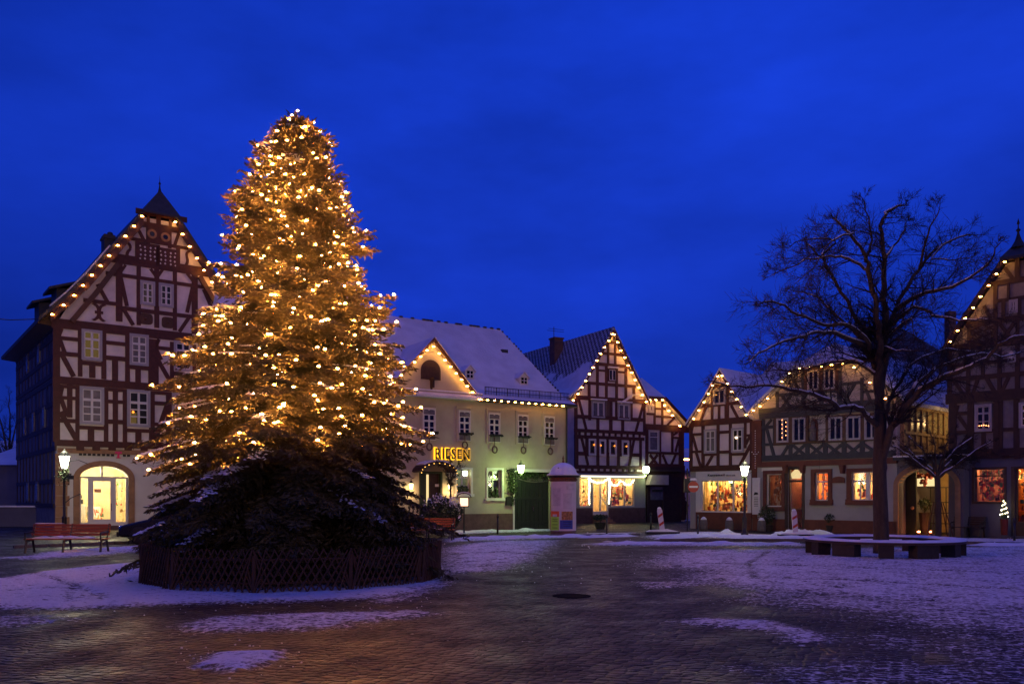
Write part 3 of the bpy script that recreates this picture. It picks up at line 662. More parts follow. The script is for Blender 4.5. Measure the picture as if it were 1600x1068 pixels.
# cornice, gutter, eave
c = MB(); zc = f.px(677, 613)[1]
c.box(gu0-.15, gu1+.1, -.14, .0, zc-.16, zc); c.box(gu0-.15, gu1+.12, -.20, -.0, zc, zc+.06)
c.build('cornice', M['cream'], rt); MB().box(gu0-.15, gu1+.1, -.19, -.01, zc+.062, zc+.12).build('snow_on_cornice', M['snow'], rt)
MB().box(gu1-.1, .25, -.42, .0, ze-.02, ze+.10).build('eave_board', M['board'], rt); MB().box(UL, gu0+.1, -.42, 0, ze-.02, ze+.10).build('eave_board', M['board'], rt)
c = MB(); c.tube([(gu1, -.50, ze+.06), (.3, -.50, ze+.06)], .075, 8); c.tube([(-.12, -.12, ze), (-.12, -.12, .1)], .05, 6); c.build('gutter', M['slate'], rt)
for r_ in wins:
    r = f.rect(*r_); o = window(rt, r, cols=2, rows=((.60, .045), (.80, .02), (.38, .02)), casing=.045, bar=.04, m_case='frame', m_sash='frame')
    u0, u1, z0, z1 = r
    rv = MB(); rv.box(u0-.12, u0, -.05, .02, z0-.05, z1+.1); rv.box(u1, u1+.22, -.03, .02, z0-.05, z1+.1); rv.box(u0-.12, u1+.22, -.052, .02, z1+.1, z1+.2); rv.build('surround', M['cream'], o)
    gl = MB(); rng = random.Random(int(r_[0]))
    for i in range(46):
        uu = rng.uniform(u0-.02, u1+.08); gl.ball((uu, -.22+rng.uniform(-.06, .06), z0+.36+rng.uniform(-.045, .045)), rng.uniform(.03, .055), 5)
    gl.tube([(u0-.05, -.2, z0+.36), (u1+.1, -.2, z0+.36)], .03, 5); gl.build('fir_garland', M['green_gate'], o)
    MB().box(u0+.02, u1-.02, -.092, -.086, z0+.03, z0+.36).build('lower_net_curtain', M['curtain'], o); MB().box(u0+.02, u1-.02, -.068, -.0605, z1-.32, z1-.12).build('net_curtain', M['curtain'], o)
    uw, zw = f.px(*{659: (671, 697.5), 715: (726.5, 695), 762: (773, 702), 807: (818, 703), 849: (860, 704.5)}[int(r_[0])], -.14);  wr = MB(); wr.tube([(uw, -.14, z0+.3), (uw, -.14, zw+.2)], .02, 4)
    n = 12
    for i in range(n):
        a, b = 2*math.pi*i/n, 2*math.pi*(i+1)/n; wr.tube([(uw+.15*math.cos(a), -.14, zw+.17*math.sin(a)), (uw+.15*math.cos(b), -.14, zw+.17*math.sin(b))], .040, 5)
    wo = wr.build('wreath', M['plinth']); wo.matrix_world = Matrix.Translation(rt.location) @ Matrix.Rotation(f.a, 4, 'Z')
    k_ = wins.index(r_); tag(wo, ['round reddish wreath hanging under the inn window nearest the big tree', 'round wreath hanging just above the last letter of RIESEN', 'round wreath hanging under the middle one of the inn upper windows', 'round wreath hanging directly above the bright wall lantern', 'round wreath hanging under the inn window nearest its right corner'][k_], 'wreath', 'wreaths under the inn windows')
window(rt, f.rect(600, 632, 621, 682), cols=2, rows=((.56, .055), .78, .36), casing=.06, bar=.05)
for i, r in enumerate(gw):
    u0, u1, z0, z1 = r; sb = MB(); sb.box(u0-.09, u0, -.045, .08, z0-.12, z1+.1); sb.box(u1, u1+.11, -.045, .08, z0-.12, z1+.1); sb.box(u0, u1, -.044, .08, z1, z1+.1); sb.box(u0-.15, u1+.15, -.12, .08, z0-.14, z0)
    o = sb.build('window', M['frame'], rt); s2 = MB(); f0, f1 = .20, .26
    s2.box(u0, u0+.06, f0, f1, z0, z1); s2.box(u1-.06, u1, f0, f1, z0, z1); s2.box(u0, u1, f0-.001, f1, z1-.06, z1); s2.box(u0, u1, f0-.001, f1, z0, z0+.07)
    s2.box((u0+u1)/2-.035, (u0+u1)/2+.035, f0-.003, f1, z0, z1); s2.box(u0, u1, f0-.005, f1, z0+(z1-z0)*.68-.05, z0+(z1-z0)*.68+.05); s2.box(u0, u1, f0+.01, f1, z0+(z1-z0)*.33-.02, z0+(z1-z0)*.33+.02)
    s2.build('sash', M['frame'], o); MB().box(u0, u1, .225, .235, z0, z1).build('pane', M['glass'], o)
    room(rt, u0-.4, u1+.5, z0-.2, z1+.2, .46, 1.6, 'int_orange' if i else 'int_red', power=3.0 if i else 1.2, colr=(1, .6, .3), name='guest_room')
    fl = MB(); rng = random.Random(i)
    for k in range(40): fl.ball((rng.uniform(u0+.1, u1-.1), .12+rng.uniform(-.05, .05), z0+.08+rng.random()**2*(.5 if i else .28)), rng.uniform(.05, .1), 5)
    b = fl.build('window_plants', M['leaf']); b.matrix_world = Matrix.Translation(rt.location) @ Matrix.Rotation(f.a, 4, 'Z'); tag(b, ['dark evergreen sprigs on the inn window sill behind the menu box', 'dark evergreen sprigs on the inn window sill left of the green gate'][i], 'window box')
u, z = f.px(727, 738.5, .30); o = MB().ball((u, .34, z), .16, 12).tube([(u, .34, z), (u, .34, z+.5)], .01, 4).build('ball_lamp', M['lamp_green']); o.matrix_world = Matrix.Translation(rt.location) @ Matrix.Rotation(f.a, 4, 'Z'); tag(o, 'round glowing lamp hanging in the inn window behind the menu box', 'lamp')
# entrance
u0, u1, z0, z1 = door
room(rt, u0-.2, u1+.2, z0, z1+.2, .46, 2.0, 'interior', power=20, colr=(1, .62, .22), name='entrance_hall')
d = MB(); xm = f.px(672, 760)[0]; d.box(u0, u0+.1, -.10, .1, z0, z1); d.box(u1-.1, u1, -.10, .1, z0, z1); d.box(u0, u1, -.101, .1, z1-.1, z1); d.box(u0+.1, u0+.45, .12, .2, z0, z1-.1); o = d.build('entrance_frame', M['green_gate'], rt)
d = MB(); d.box(xm, u1-.1, .14, .2, z0, z1-.1); o = d.build('door', M['wood_dark'], rt)
MB().box(u0+.45, xm, .15, .17, z0+.9, z1-.15).build('lit_pane', M['panel'], o); MB().box(u0+.45, xm, .148, .172, z0+.2, z0+.9).build('lower_panel', M['redstone'], o); MB().box(xm+.35, xm+.75, .12, .14, z1-.75, z1-.62).build('name_plate', M['white'], o)
pc = MB(); arcP = arch_pts(u0-.35, u1+.35, z1-.05, z1+.42, 10)
for a, b in zip(arcP[:-1], arcP[1:]): pc.beam(a, b, .10, -.9, 0)
pc.build('porch_roof', M['timber_dark'], rt); ps = MB()
for a, b in zip(arcP[2:-3], arcP[3:-2]): ps.beam((a[0], a[1]+.08), (b[0], b[1]+.08), .08, -.88, -.02)
ps.build('snow_on_porch', M['snow'], rt)
MB().box(u0-.2, u1+.2, -.7, 0, 0, .17).box(u0-.1, u1+.1, -.35, 0, .17, .35).build('door_steps', M['stone'], rt)
P = [f.world(a[0], -.95, a[1]-.05) for a in arcP]+[f.world(arcP[-1][0], -.95, arcP[-1][1]-.05-.28*i) for i in range(1, 4)]
light_string('little string of fairy lights around the inn porch', P, .022, 'bulb_dim', group='garland lights', sag=.02)
# porch wall lanterns
for x, y, lb in ((642.5, 759, 'left of the porch, half behind the big tree'), (703, 759, 'right of the porch')):
    u, z = f.px(x, y, -.25); t = empty('wall_lantern', f.world(u, -.25, z), f.a); tag(t, 'warm glowing wall lantern of the inn, '+lb, 'wall lamp', 'wall lanterns of the inn')
    MB().lathe([(.07, -.14), (.10, 0), (.11, .12)], n=6).build('glass_globe', M['lamp_warm'], t); MB().lathe([(.15, .12), (.03, .26), (.005, .34)], n=6).build('cap', M['iron'], t)
    MB().tube([(0, .02, -.15), (0, .1, -.28), (0, .24, -.2)], .015, 5).build('bracket', M['iron'], t); point_light('lamp_light', (0, -.02, -.30), 26, (1, .62, .25), .08, t)
# gable details
r = f.rect(657.5, 562, 688, 593); m = MB(); P = arch_pts(r[0], r[1], r[2]+.45, r[3], 12); m.prism(P+[(r[1], r[2]), (r[0], r[2])], -.04, .01)
for i in range(7): m.box(r[0]+.08+(r[1]-r[0]-.16)*i/6-.02, r[0]+.08+(r[1]-r[0]-.16)*i/6+.02, -.055, -.04, r[2]+.05, r[3]-.35)
m.build('loft_shutter', M['timber_dark'], rt)
u, z = f.px(673.5, 598); MB().box(u-.09, u+.11, -.5, -.0, z+.12, z+.24).box(u-.05, u+.05, -.28, -.0, z-.25, z+.12).box(u-.03, u+.03, -.1, 0, z-.42, z-.25).build('hoist_beam', M['timber_dark'], rt)
m = MB(); m.beam((gu0, ze+.08), (ap[0], ap[1]+.0), .12, -.12, .02); m.beam((gu1, ze+.08), (ap[0], ap[1]+.0), .12, -.122, .02); m.build('gable_verge', M['board'], rt)
# lettering with a halo
u0 = f.px(678.5, 709)[0]; u1 = f.px(731.5, 709)[0]; z1 = f.px(705, 700.5)[1]; z0 = f.px(705, 717)[1]
s_ = empty('lit_sign', f.world(0, 0, 0), f.a); s_.location = rt.location; tag(s_, 'sign reading RIESEN in dark letters with a yellow halo on the cream inn', 'sign')
lettering('RIESEN', 'halo', u0-.06, u1+.06, z0-.05, z1+.05, -.07, M['neon'], s_, .012, .02)
lettering('RIESEN', 'letters', u0, u1, z0, z1, -.14, M['black'], s_, .03, .0)
# roof: main roof with hipped right end, cross gable, dormers
hz = f.px(780, 515, 6.0)[1]; b = -.45; ins = 1.9
m = MB(); Lx = UL-.3; yb = LEN+.4; ym = LEN/2+.3
hip = f.px(782, 515, ym)[0]; hz = f.px(782, 515, ym)[1]
k1 = (Lx, b, ze+.10); k2 = (.35, b, ze+.10); k3 = (.35, yb, ze+.1); k4 = (Lx, yb, ze+.1); q1 = (Lx, ym, hz); q2 = (hip, ym, hz)
def lerp(a, c, t, dz=0): return (a[0]+(c[0]-a[0])*t, a[1]+(c[1]-a[1])*t, a[2]+(c[2]-a[2])*t+dz)
B1, B2, B3, B4 = lerp(k1, q1, .17, -.28), lerp(k2, q2, .17, -.28), lerp(k3, q2, .17, -.28), lerp(k4, q1, .17, -.28)
m.poly([k1, k2, B2, B1]); m.poly([B1, B2, q2, q1]); m.poly([k2, k3, B3, B2]); m.poly([B2, B3, q2]); m.poly([k3, k4, B4, B3]); m.poly([B3, B4, q1, q2])
m.poly([(k1[0], k1[1], k1[2]-.12), (k2[0], k2[1], k2[2]-.12), k2, k1][::-1]); m.poly([(k2[0], k2[1], k2[2]-.12), (k3[0], k3[1], k3[2]-.12), k3, k2][::-1]); m.poly([(p[0], p[1], p[2]-.12) for p in (k1, k4, k3, k2)]); m.poly([k1, B1, q1, B4, k4])
rf = m.build('roof', M['snow_roof'], rt)
m = MB(); rng = random.Random(2)
for i in range(70):                                             # ridge and hip tiles breaking the snow line
    if rng.random() < .6:
        u = Lx+(hip-Lx)*i/70; m.box(u, u+.18, ym-.07, ym+.07, hz-.02, hz+.07)
for i in range(26):
    if rng.random() < .7:
        p = lerp(B2, q2, i/26.); m.ball((p[0], p[1], p[2]+.02), .07, 5)
m.build('ridge_tiles', M['slate'], rf)
def roofy(u, z):            # y on the front slope at height z
    if z < B1[2]: return b+(B1[1]-b)*(z-k1[2])/(B1[2]-k1[2])
    return B1[1]+(ym-B1[1])*(z-B1[2])/(hz-B1[2])
m = MB(); yr = roofy(0, ap[1])+.1; v0 = -.16
m.poly([(gu0-.15, v0, ze+.02), (ap[0], v0, ap[1]+.10), (ap[0], yr, ap[1]+.10), (gu0-.15, roofy(0, ze+.3), ze+.02)][::-1])
m.poly([(gu1+.15, v0, ze+.02), (ap[0], v0, ap[1]+.10), (ap[0], yr, ap[1]+.10), (gu1+.15, roofy(0, ze+.3), ze+.02)])
m.build('cross_roof', M['snow_roof'], rt)
for (x0, y0, x1, y1) in ((727, 571, 741, 592), (812, 582, 825, 601)):
    vv = 1.6; u0, u1, z0, z1 = f.rect(x0, y0, x1, y1, vv); vv = roofy(0, z0)-.05; u0, u1, z0, z1 = f.rect(x0, y0, x1, y1, vv)
    d = MB(); d.prism([(u0, z0), (u1, z0), (u1, z1-.26), ((u0+u1)/2, z1), (u0, z1-.26)], vv, vv+3.0); o = d.build('dormer', M['white_wall'], rt)
    d = MB(); mu_ = (u0+u1)/2; slab(d, (u0-.07, z1-.28), (mu_, z1+.07), vv-.10, vv-.10, vv+3, .06); slab(d, (u1+.07, z1-.28), (mu_, z1+.07), vv-.10, vv-.10, vv+3, .06); d.build('dormer_roof', M['snow_roof'], o)
    MB().box(u0+.1, u1-.1, vv-.03, vv+.01, z0+.08, z1-.28).build('pane', M['pane'], o); MB().box(mu_-.02, mu_+.02, vv-.045, vv-.03, z0+.08, z1-.28).box(u0+.1, u1-.1, vv-.043, vv-.03, (z0+z1)/2-.12, (z0+z1)/2-.08).build('glazing_bars', M['frame'], o)
u, z = f.px(793, 548, 3.5); yy = roofy(u, z); MB().box(u-.2, u+.2, yy-.08, yy+.1, z-.12, z+.12).build('roof_hatch', M['slate'], rt)
# snow guard: a low lattice rail above the eave
sg = MB(); zz = ze+.42; yy = roofy(0, zz)-.12
sg.tube([(gu1+.4, yy, zz+.34), (.15, yy, zz+.34)], .018, 4); sg.tube([(gu1+.4, yy, zz+.12), (.15, yy, zz+.12)], .018, 4)
for i in range(56):
    u = gu1+.4+(-.25-gu1)*i/55; sg.tube([(u, yy, zz-.05), (u, yy, zz+.36)], .014 if i % 7 else .03, 4)
sg.build('snow_guard', M['slate'], rt)
P = [(627, 586), (637.5, 575), (647.5, 565.5), (657, 557)]
gable_lights(f, [(616, 597)]+P+[(667, 547), (677.5, 541.5)], -.25, 'string of warm lights up the left slope of the cream inn gable', r=.06)
gable_lights(f, [(686.5, 552), (695.5, 562.5), (704, 573), (713, 583), (721.5, 593), (730, 603), (738.5, 612.5), (747, 623)], -.25, 'string of warm lights down the right slope of the cream inn gable', r=.06)
gable_lights(f, [(747+4+10.75*i, 623.6+(i+.4)*.84) for i in range(13)], -.52, 'string of warm lights along the eave of the cream inn', r=.06)
# wall lantern over the gate
u, z = f.px(814, 731, -1.0); t = empty('gate_lantern', f.world(u, -1.0, z), f.a); tag(t, 'very bright greenish-white lantern on the inn wall beside the green gate', 'wall lamp')
MB().lathe([(.13, -.24), (.21, .14)][::1], n=6).build('lantern_glass', M['lamp_green'], t); MB().lathe([(.23, .14), (.12, .24), (.05, .30), (.015, .42)], n=6).build('cap', M['iron'], t); MB().lathe([(.04, -.34), (.14, -.24)], n=6).build('foot', M['iron'], t)
MB().tube([(0, 0, -.34), (0, .25, -.55), (0, .7, -.6), (0, 1.0, -.5)], .022, 6).tube([(0, .2, -.5), (0, .6, -.2), (0, 1.0, -.1)], .016, 5).build('bracket', M['iron'], t)
point_light('lamp_light', (0, -.2, -.42), 115, (.62, 1.0, .24), .14, t); point_light('lamp_light', (0, -.3, .45), 28, (.62, 1.0, .28), .14, t)
# ivy round the gate, sign board over it
iv = np.random.RandomState(3); V = []; Q = []
def leaves(n, fn, s0, s1, V, Q, rs):
    for i in range(n):
        c = np.array(fn()); s = rs.uniform(s0, s1); a = rs.normal(size=3); a /= np.linalg.norm(a); b_ = np.cross(a, rs.normal(size=3)); b_ /= np.linalg.norm(b_)
        k = len(V); V += [c-a*s, c+b_*s*.5, c+a*s, c-b_*s*.5]; Q.append((k, k+1, k+2, k+3))
def ivf():
    k = iv.rand()
    if k < .5: return (gate[0]-.22+iv.normal(0, .13), -.15+iv.normal(0, .06), iv.uniform(2.0, gate[3]+.15))
    if k < .62: return (gate[0]-.15+iv.normal(0, .07), -.12+iv.normal(0, .05), iv.uniform(1.3, 2.2))
    return (iv.uniform(gate[0], gate[1]), .03+iv.normal(0, .06), gate[3]-abs(iv.normal(0, .16)))
leaves(1500, ivf, .03, .07, V, Q, iv); o = np_mesh('climbing_ivy', V, Q, M['leaf']); o.matrix_world = Matrix.Translation(rt.location) @ Matrix.Rotation(f.a, 4, 'Z'); tag(o, 'dark ivy garland framing the top and left side of the green gate', 'ivy')
gs = empty('gate_sign', (0, 0, 0), f.a); gs.location = rt.location; tag(gs, 'faint curved lettering under the lintel of the green gate', 'sign')
a_ = f.px(825, 748)[0]; b_ = f.px(851, 748)[0]; lettering('Ratskeller', 'letters', a_, b_, f.px(838, 751.5)[1], f.px(838, 745)[1], .10, M['stone'], gs, .01)
tb_ = MB(); um = (a_+b_)/2; pp = [(um+(i-5)*.25, .10, f.px(838, 753)[1]+.006*(i-5)**2*1.6) for i in range(11)]; tb_.tube(pp, .02, 4); tb_.build('scroll', M['stone'], gs)
o = MB().box(-.17, .17, -.06, .06, -.2, .2).prism([(-.2, .2), (.2, .2), (0, .28)], -.08, .08).build('letter_box', M['black']); u, z = f.px(795, 783, -.08); o.location = f.world(u, -.08, z); o.rotation_euler = (0, 0, f.a); tag(o, 'black letter box on the inn wall left of the green gate', 'letter box')

# ================================================================== HOUSE 3: narrow timbered house, lit shop below
f = Facade('timbered_shop_house', 898, 56.0, 29.0); H3 = f; rt = f.root; Bz = 0.0
tag(rt, 'narrow timbered house with a lit steep gable over a golden garlanded shop', 'house')
W = f.px(1008, 700)[0]; uc, za = f.px(958.3, 513, -.3)
Lp = [f.px(x, y, -.3) for x, y in ((888.5, 618), (907, 602.5), (925.5, 571))]; Rp = [f.px(x, y, -.3) for x, y in ((1015, 625), (998.6, 592), (980, 556))]
zG = f.px(955, 737)[1]; LEN = 12
MB().prism([(0, zG), (W, zG), (W, Rp[0][1]-.1), (Rp[1][0]-.1, Rp[1][1]-.2), (Rp[2][0]-.1, Rp[2][1]-.2), (uc, za-.25), (Lp[2][0]+.1, Lp[2][1]-.2), (Lp[1][0]+.1, Lp[1][1]-.2), (0, Lp[0][1]-.1)], 0, LEN).build('wall', M['plaster'], rt)
T = [('h', 948, 534, 966, 536, .16), ('h', 938, 550, 976, 556, .18), ('h', 930, 567, 984, 574, .22), ('h', 932, 578, 949, 579.5, .14), ('h', 963, 580.5, 978, 582, .14), ('h', 916, 596.5, 993, 605, .20), ('h', 900, 618.5, 1010, 629.5, .28),
 ('v', 949.9, 533, 949.9, 572, .16), ('v', 961, 534, 961, 574, .16), ('v', 933, 568, 933, 620, .2), ('v', 947, 572, 947, 622, .2), ('v', 963, 575, 963, 624, .2), ('v', 977.5, 571, 977.5, 625, .2), ('v', 920, 597, 920, 620, .2), ('v', 990, 603, 990, 627, .2),
 ('v', 899.5, 622, 899.5, 732, .22), ('v', 1006.5, 629, 1006.5, 680, .2), ('v', 921, 622, 921, 656, .2), ('v', 946, 625, 946, 652, .14), ('v', 954, 624, 954, 675, .26), ('v', 962.3, 628, 962.3, 654, .14), ('v', 986.3, 628, 986.3, 656, .18), ('v', 949.5, 625, 949.5, 652, .1),
 ('b', 903.5, 622, 916, 672, .18), ('b', 1005, 630, 992.5, 676, .18), ('h', 899, 649.3, 1008, 656.5, .24), ('v', 933.8, 653, 933.8, 673, .22), ('v', 972.5, 656, 972.5, 676, .22),
 ('h', 897, 672, 1009, 676.5, .22), ('h', 897, 681.5, 1006, 685.5, .22),
 ('v', 901, 682, 901, 732, .2), ('v', 917, 684, 917, 712, .26), ('v', 933, 684, 933, 712, .24), ('v', 948.3, 684, 948.3, 712, .22), ('v', 966.5, 686, 966.5, 712, .42), ('v', 984, 686, 984, 714, .2), ('v', 1000.5, 684, 1000.5, 734, .2),
 ('b', 908, 682, 918.5, 726, .18), ('b', 990.5, 685, 982.5, 728, .18), ('h', 900, 707.5, 1002, 711, .24), ('v', 933.8, 712, 933.8, 729, .22), ('v', 949.5, 712, 949.5, 729, .22), ('v', 966, 712, 966, 730, .22), ('h', 899, 727.5, 1003, 731.5, .24), ('h', 899, 735.8, 1003, 739.3, .16)]
tb = MB(); f.timbers(tb, T)
for i in range(11): f.timbers(tb, [('v', 905+i*9.4, 674, 905+i*9.4, 685, .16)])
for i in range(10): f.timbers(tb, [('v', 906+i*9.6, 729, 906+i*9.6, 738, .18)])
tb.build('timber_frame', M['timber'], rt)
window(rt, f.rect(949.8, 576, 963, 596), cols=2, rows=(), casing=.07, m_case='timber', snow=True)
window(rt, f.rect(923.5, 626, 944.5, 652.5), cols=2, rows=(), casing=.10, bar=.05, m_pane='curtain', snow=True)
window(rt, f.rect(964.5, 630, 984, 655.5), cols=2, rows=(), casing=.10, bar=.05, m_pane='curtain', snow=True)
for x0, y0, x1, y1, cx in ((918.8, 685, 930.6, 711, 927), (935.6, 686, 946.2, 712, 937.5), (951.2, 687, 962.8, 712.5, 958.8), (970.8, 688, 982, 713, 977.5)):
    o = window(rt, f.rect(x0, y0, x1, y1), cols=1, rows=(), casing=.09, m_case='frame'); u, z = f.px(cx, (y0+y1)/2-3.5); MB().ball((u, -.11, z), .055, 8).build('candle', M['bulb_far'], o, True)
rf = gable_roof(rt, Lp+[(uc, za+.12)], Rp+[(uc, za+.12)], -.4, LEN, .16, 'snow_tile')
barge(rt, Lp+[(uc, za+.05)], Rp+[(uc, za+.05)], -.34, .20, 'timber')
u, z = f.px(871, 540, 5.5); c_ = MB(); c_.box(u-.36, u+.36, 5.3, 6.0, z-2.4, z+.48); c_.box(u-.42, u+.42, 5.24, 6.06, z+.48, z+.58); o = c_.build('chimney', M['plinth'], rt)
an = MB(); an.tube([(u-.55, 5.1, z-.5), (u-.55, 5.1, z+1.25)], .025, 5)
for i, zz in enumerate((.95, 1.1, .2)): an.tube([(u-1.1+.1*i, 5.1, z+zz), (u+.3, 5.1, z+zz)], .015, 4)
an.build('aerial', M['iron'], rt)
# shop
zF, zS = f.px(950, 746)[1], f.px(972, 791)[1]
ua, ub, uC, ud, ue, uf = [f.px(x, 770)[0] for x in (905, 922, 926, 951, 954.5, 992)]; zd = .55
w = MB(); wall_grid(w, 0, W, 0, zG-.02, [(ua, ub, zS, zF), (uC, ud, zd, zF), (ue, uf, zS, zF)], 0, .3); w.build('ground_floor_wall', M['grey_wall'], rt)
w = MB(); wall_grid(w, 0, W, 0, zS-.08, [(uC-.02, ud+.02, 0, 3)], -.05, 0.0); w.build('plinth', M['plinth'], rt)
room(rt, ua-.1, uf+.2, zd-.1, zF+.25, .31, 2.6, 'interior', power=560, colr=(1, .66, .25), n=3)
for n_, a, b in (('shop_window', ua, ub), ('shop_window', ue, uf)):
    m = MB(); m.box(a, a+.07, .05, .12, zS, zF); m.box(b-.07, b, .05, .12, zS, zF); m.box(a, b, .049, .12, zF-.07, zF); m.box(a, b, .048, .12, zS, zS+.07)
    if b-a > 1.2: m.box(a+(b-a)*.56, a+(b-a)*.56+.09, .046, .12, zS, zF)
    o = m.build(n_, M['frame'], rt); MB().box(a, b, .085, .092, zS, zF).build('pane', M['glass'], o)
m = MB(); m.box(uC, uC+.09, .05, .12, zd, zF); m.box(ud-.09, ud, .05, .12, zd, zF); m.box(uC, ud, .049, .12, zF-.12, zF); m.box(uC, ud, .048, .12, zd, zd+.25); m.box((uC+ud)/2-.05, (uC+ud)/2+.05, .046, .12, zd, zF); o = m.build('shop_door', M['frame'], rt); MB().box(uC, ud, .085, .092, zd, zF).build('pane', M['glass'], o); um=(uC+ud)/2
MB().beam((um+.0, 1.85), (ud-.1, 1.15), .05, .0, .04).build('push_bar', M['white'], o)
st = MB()
for i in range(4): st.box(uC-.05, uC+1.0, -.3*(4-i), -.3*(3-i)-.001, 0, .14*(i+1))
st.build('door_steps', M['sandstone'], rt)
m = MB(); m.box(.1, W-.35, -.55, -.0, zF+.12, zF+.20); m.build('awning_box', M['white'], rt)
m = MB(); m.box(.2, W-.45, -.50, -.42, zF+.02, zF+.118); m.build('light_tube', M['tubelight'], rt)
lettering('Il  ll  lll  ll', 'sign_marks', ue, uf-.6, zF+.26, zF+.44, -.02, M['timber'], rt, .01)
goods(f, ue, uf, zS+.05, zF, .45, 1.2, 110, 'flowers and christmas goods behind the right shop window under the golden garland', seed=11, hang=.35, size=(.06, .17))
goods(f, uC+.2, ud-.1, zd, zF-.5, 1.2, 2.2, 50, 'ornaments and goods behind the garlanded shop door', seed=12, hang=.5, size=(.05, .12))
goods(f, ua+.25, ub, zS, zF, .4, .8, 26, 'tall display of flowers in the narrow left window of the garlanded shop', seed=13, hang=.2, size=(.03, .09))
def garland(fac, pxs, v, label, n, sag=0):
    P = []; L = stepped(pxs, n)
    for x, y in L: u, z = fac.px(x, y, v); P.append(fac.world(u, v, z))
    t = empty('garland', P[0]); tag(t, label, 'garland', 'fairy light garlands on the shop front'); b = P[0]
    m = MB(); m.tube([p-b for p in P], .03, 5); m.build('greenery', M['leaf'], t)
    m = MB(); rg = random.Random(n)
    for p in P:
        for k in range(4): q = p-b+Vector((rg.uniform(-.05, .05), rg.uniform(-.06, -.01), rg.uniform(-.05, .05))); m.ball(q, .028, 5)
    o = m.build('fairy_lights', M['fairy'], t); o['kind'] = 'stuff'
garland(f, [(919.5, 747), (921.5, 760), (920, 772), (920.5, 787)], -.30, 'vertical fairy light garland left of the shop door', 24)
garland(f, [(951.5, 748), (952.5, 760), (952, 775), (951, 786)], -.30, 'vertical fairy light garland right of the shop door', 24)
garland(f, [(920, 747), (926, 751.5), (934, 754), (943, 752.5), (951, 747.5)], -.30, 'swag of fairy lights over the shop door', 26)
garland(f, [(952, 748), (955.5, 756), (961, 758.5), (966, 756.5), (969.5, 750)], -.30, 'swag of fairy lights over the left half of the shop window', 20)
garland(f, [(973, 752), (977, 756.5), (982, 757), (987, 755), (990, 750)], -.30, 'swag of fairy lights at the far right of the shop window', 18)
gable_lights(f, stepped([(957, 522), (949, 536), (941, 547.5), (932, 564), (926, 576), (919, 588), (913, 599), (907, 609), (901, 618), (896, 625)], 11), -.42, 'string of warm lights down the left slope of the narrow gable', r=.07)
gable_lights(f, [(959.5, 522.5), (965, 534.5), (970, 547.5), (976, 558.5), (981.5, 571), (987, 582), (992.5, 593.5), (998.2, 605.3), (1003.8, 616.8), (1010, 627.5)], -.42, 'string of warm lights down the right slope of the narrow gable', r=.07)

# small neighbour with a cut-off gable
f = Facade('small_timbered_house', 1008, H3.world(W, 0, 0).y+.35, 29.0); H3b = f; rt = f.root
tag(rt, 'small timbered house with a cut-off snowy gable over a dark shopfront', 'house')
W3 = f.px(1069, 690)[0]; uR, zR = f.px(1079, 664, -.3); uT, zT = f.px(1038, 620, -.3); uA = f.px(1003, 590)[0]; LEN = 9
zG3 = f.px(1040, 727)[1]
MB().prism([(.05, 0), (W3, 0), (W3, zR-.1), (uT-.05, zT-.15), (.05, zT-.15)], 0, LEN).build('wall', M['plaster'], rt)
T = [('h', 1010, 623.5, 1038, 624.5, .2), ('v', 1022.5, 622, 1022.5, 665, .18), ('v', 1034.5, 622, 1034.5, 665, .18), ('h', 1022, 638, 1040, 638.8, .15), ('h', 1010, 646.5, 1023, 646.5, .15), ('h', 1022, 650, 1052, 651.5, .15), ('b', 1054, 652, 1042, 664, .15),
 ('h', 1009, 667, 1076, 671, .5), ('v', 1010.5, 665, 1010.5, 728, .2), ('v', 1030.8, 672, 1030.8, 726, .18), ('v', 1050, 672, 1050, 708, .18), ('v', 1064, 672, 1064, 726, .45), ('b', 1058, 675, 1050.5, 680, .15), ('b', 1060, 686, 1055, 705, .16), ('h', 1050, 683.5, 1062, 683.5, .14), ('h', 1009, 707.3, 1066, 707.5, .18),
 ('b', 1015, 710, 1027, 726, .2), ('b', 1027, 710, 1015, 726, .2), ('b', 1035, 710, 1042, 726, .18), ('b', 1055.5, 709, 1048.5, 726, .18), ('h', 1008, 727.5, 1068, 726.5, .26)]
tb = MB(); f.timbers(tb, T); f.timbers(tb, [('v', 1066.5, 727, 1066.5, 812, .35)]); tb.build('timber_frame', M['timber'], rt)
window(rt, f.rect(1012.3, 671.5, 1029.3, 705.5), cols=1, rows=(.7,), casing=.10, m_pane='curtain'); window(rt, f.rect(1013, 631, 1021, 644.5), cols=1, rows=(), casing=.14, m_case='frame')
m = MB(); y0 = -.4
TL, TR = (-1.4, y0, zT), (uT, y0, zT); A_ = f.px(1003, 590, 1.6); AP = (A_[0], 1.6, A_[1])
m.poly([TL, TR, AP]); m.poly([TR, (uR, y0, zR), (uR, LEN, zR), (uT, LEN, zT)]); m.poly([TR, (uT, LEN, zT), (AP[0], LEN, AP[2]), AP]); m.poly([TL, AP, (AP[0], LEN, AP[2]), (TL[0]-1, LEN, zT-.6), (TL[0]-1, y0, zT-.6)])
o = m.build('roof', M['snow_roof'], rt); s_ = o.modifiers.new('thickness', 'SOLIDIFY'); s_.thickness = .14; s_.offset = -1
MB().beam((uT-.02, zT-.06), (uR, zR-.10), .2, y0-.04, y0+.04).beam((-.05, zT-.12), (uT, zT-.12), .16, y0-.045, y0+.04).build('barge_board', M['timber'], rt)
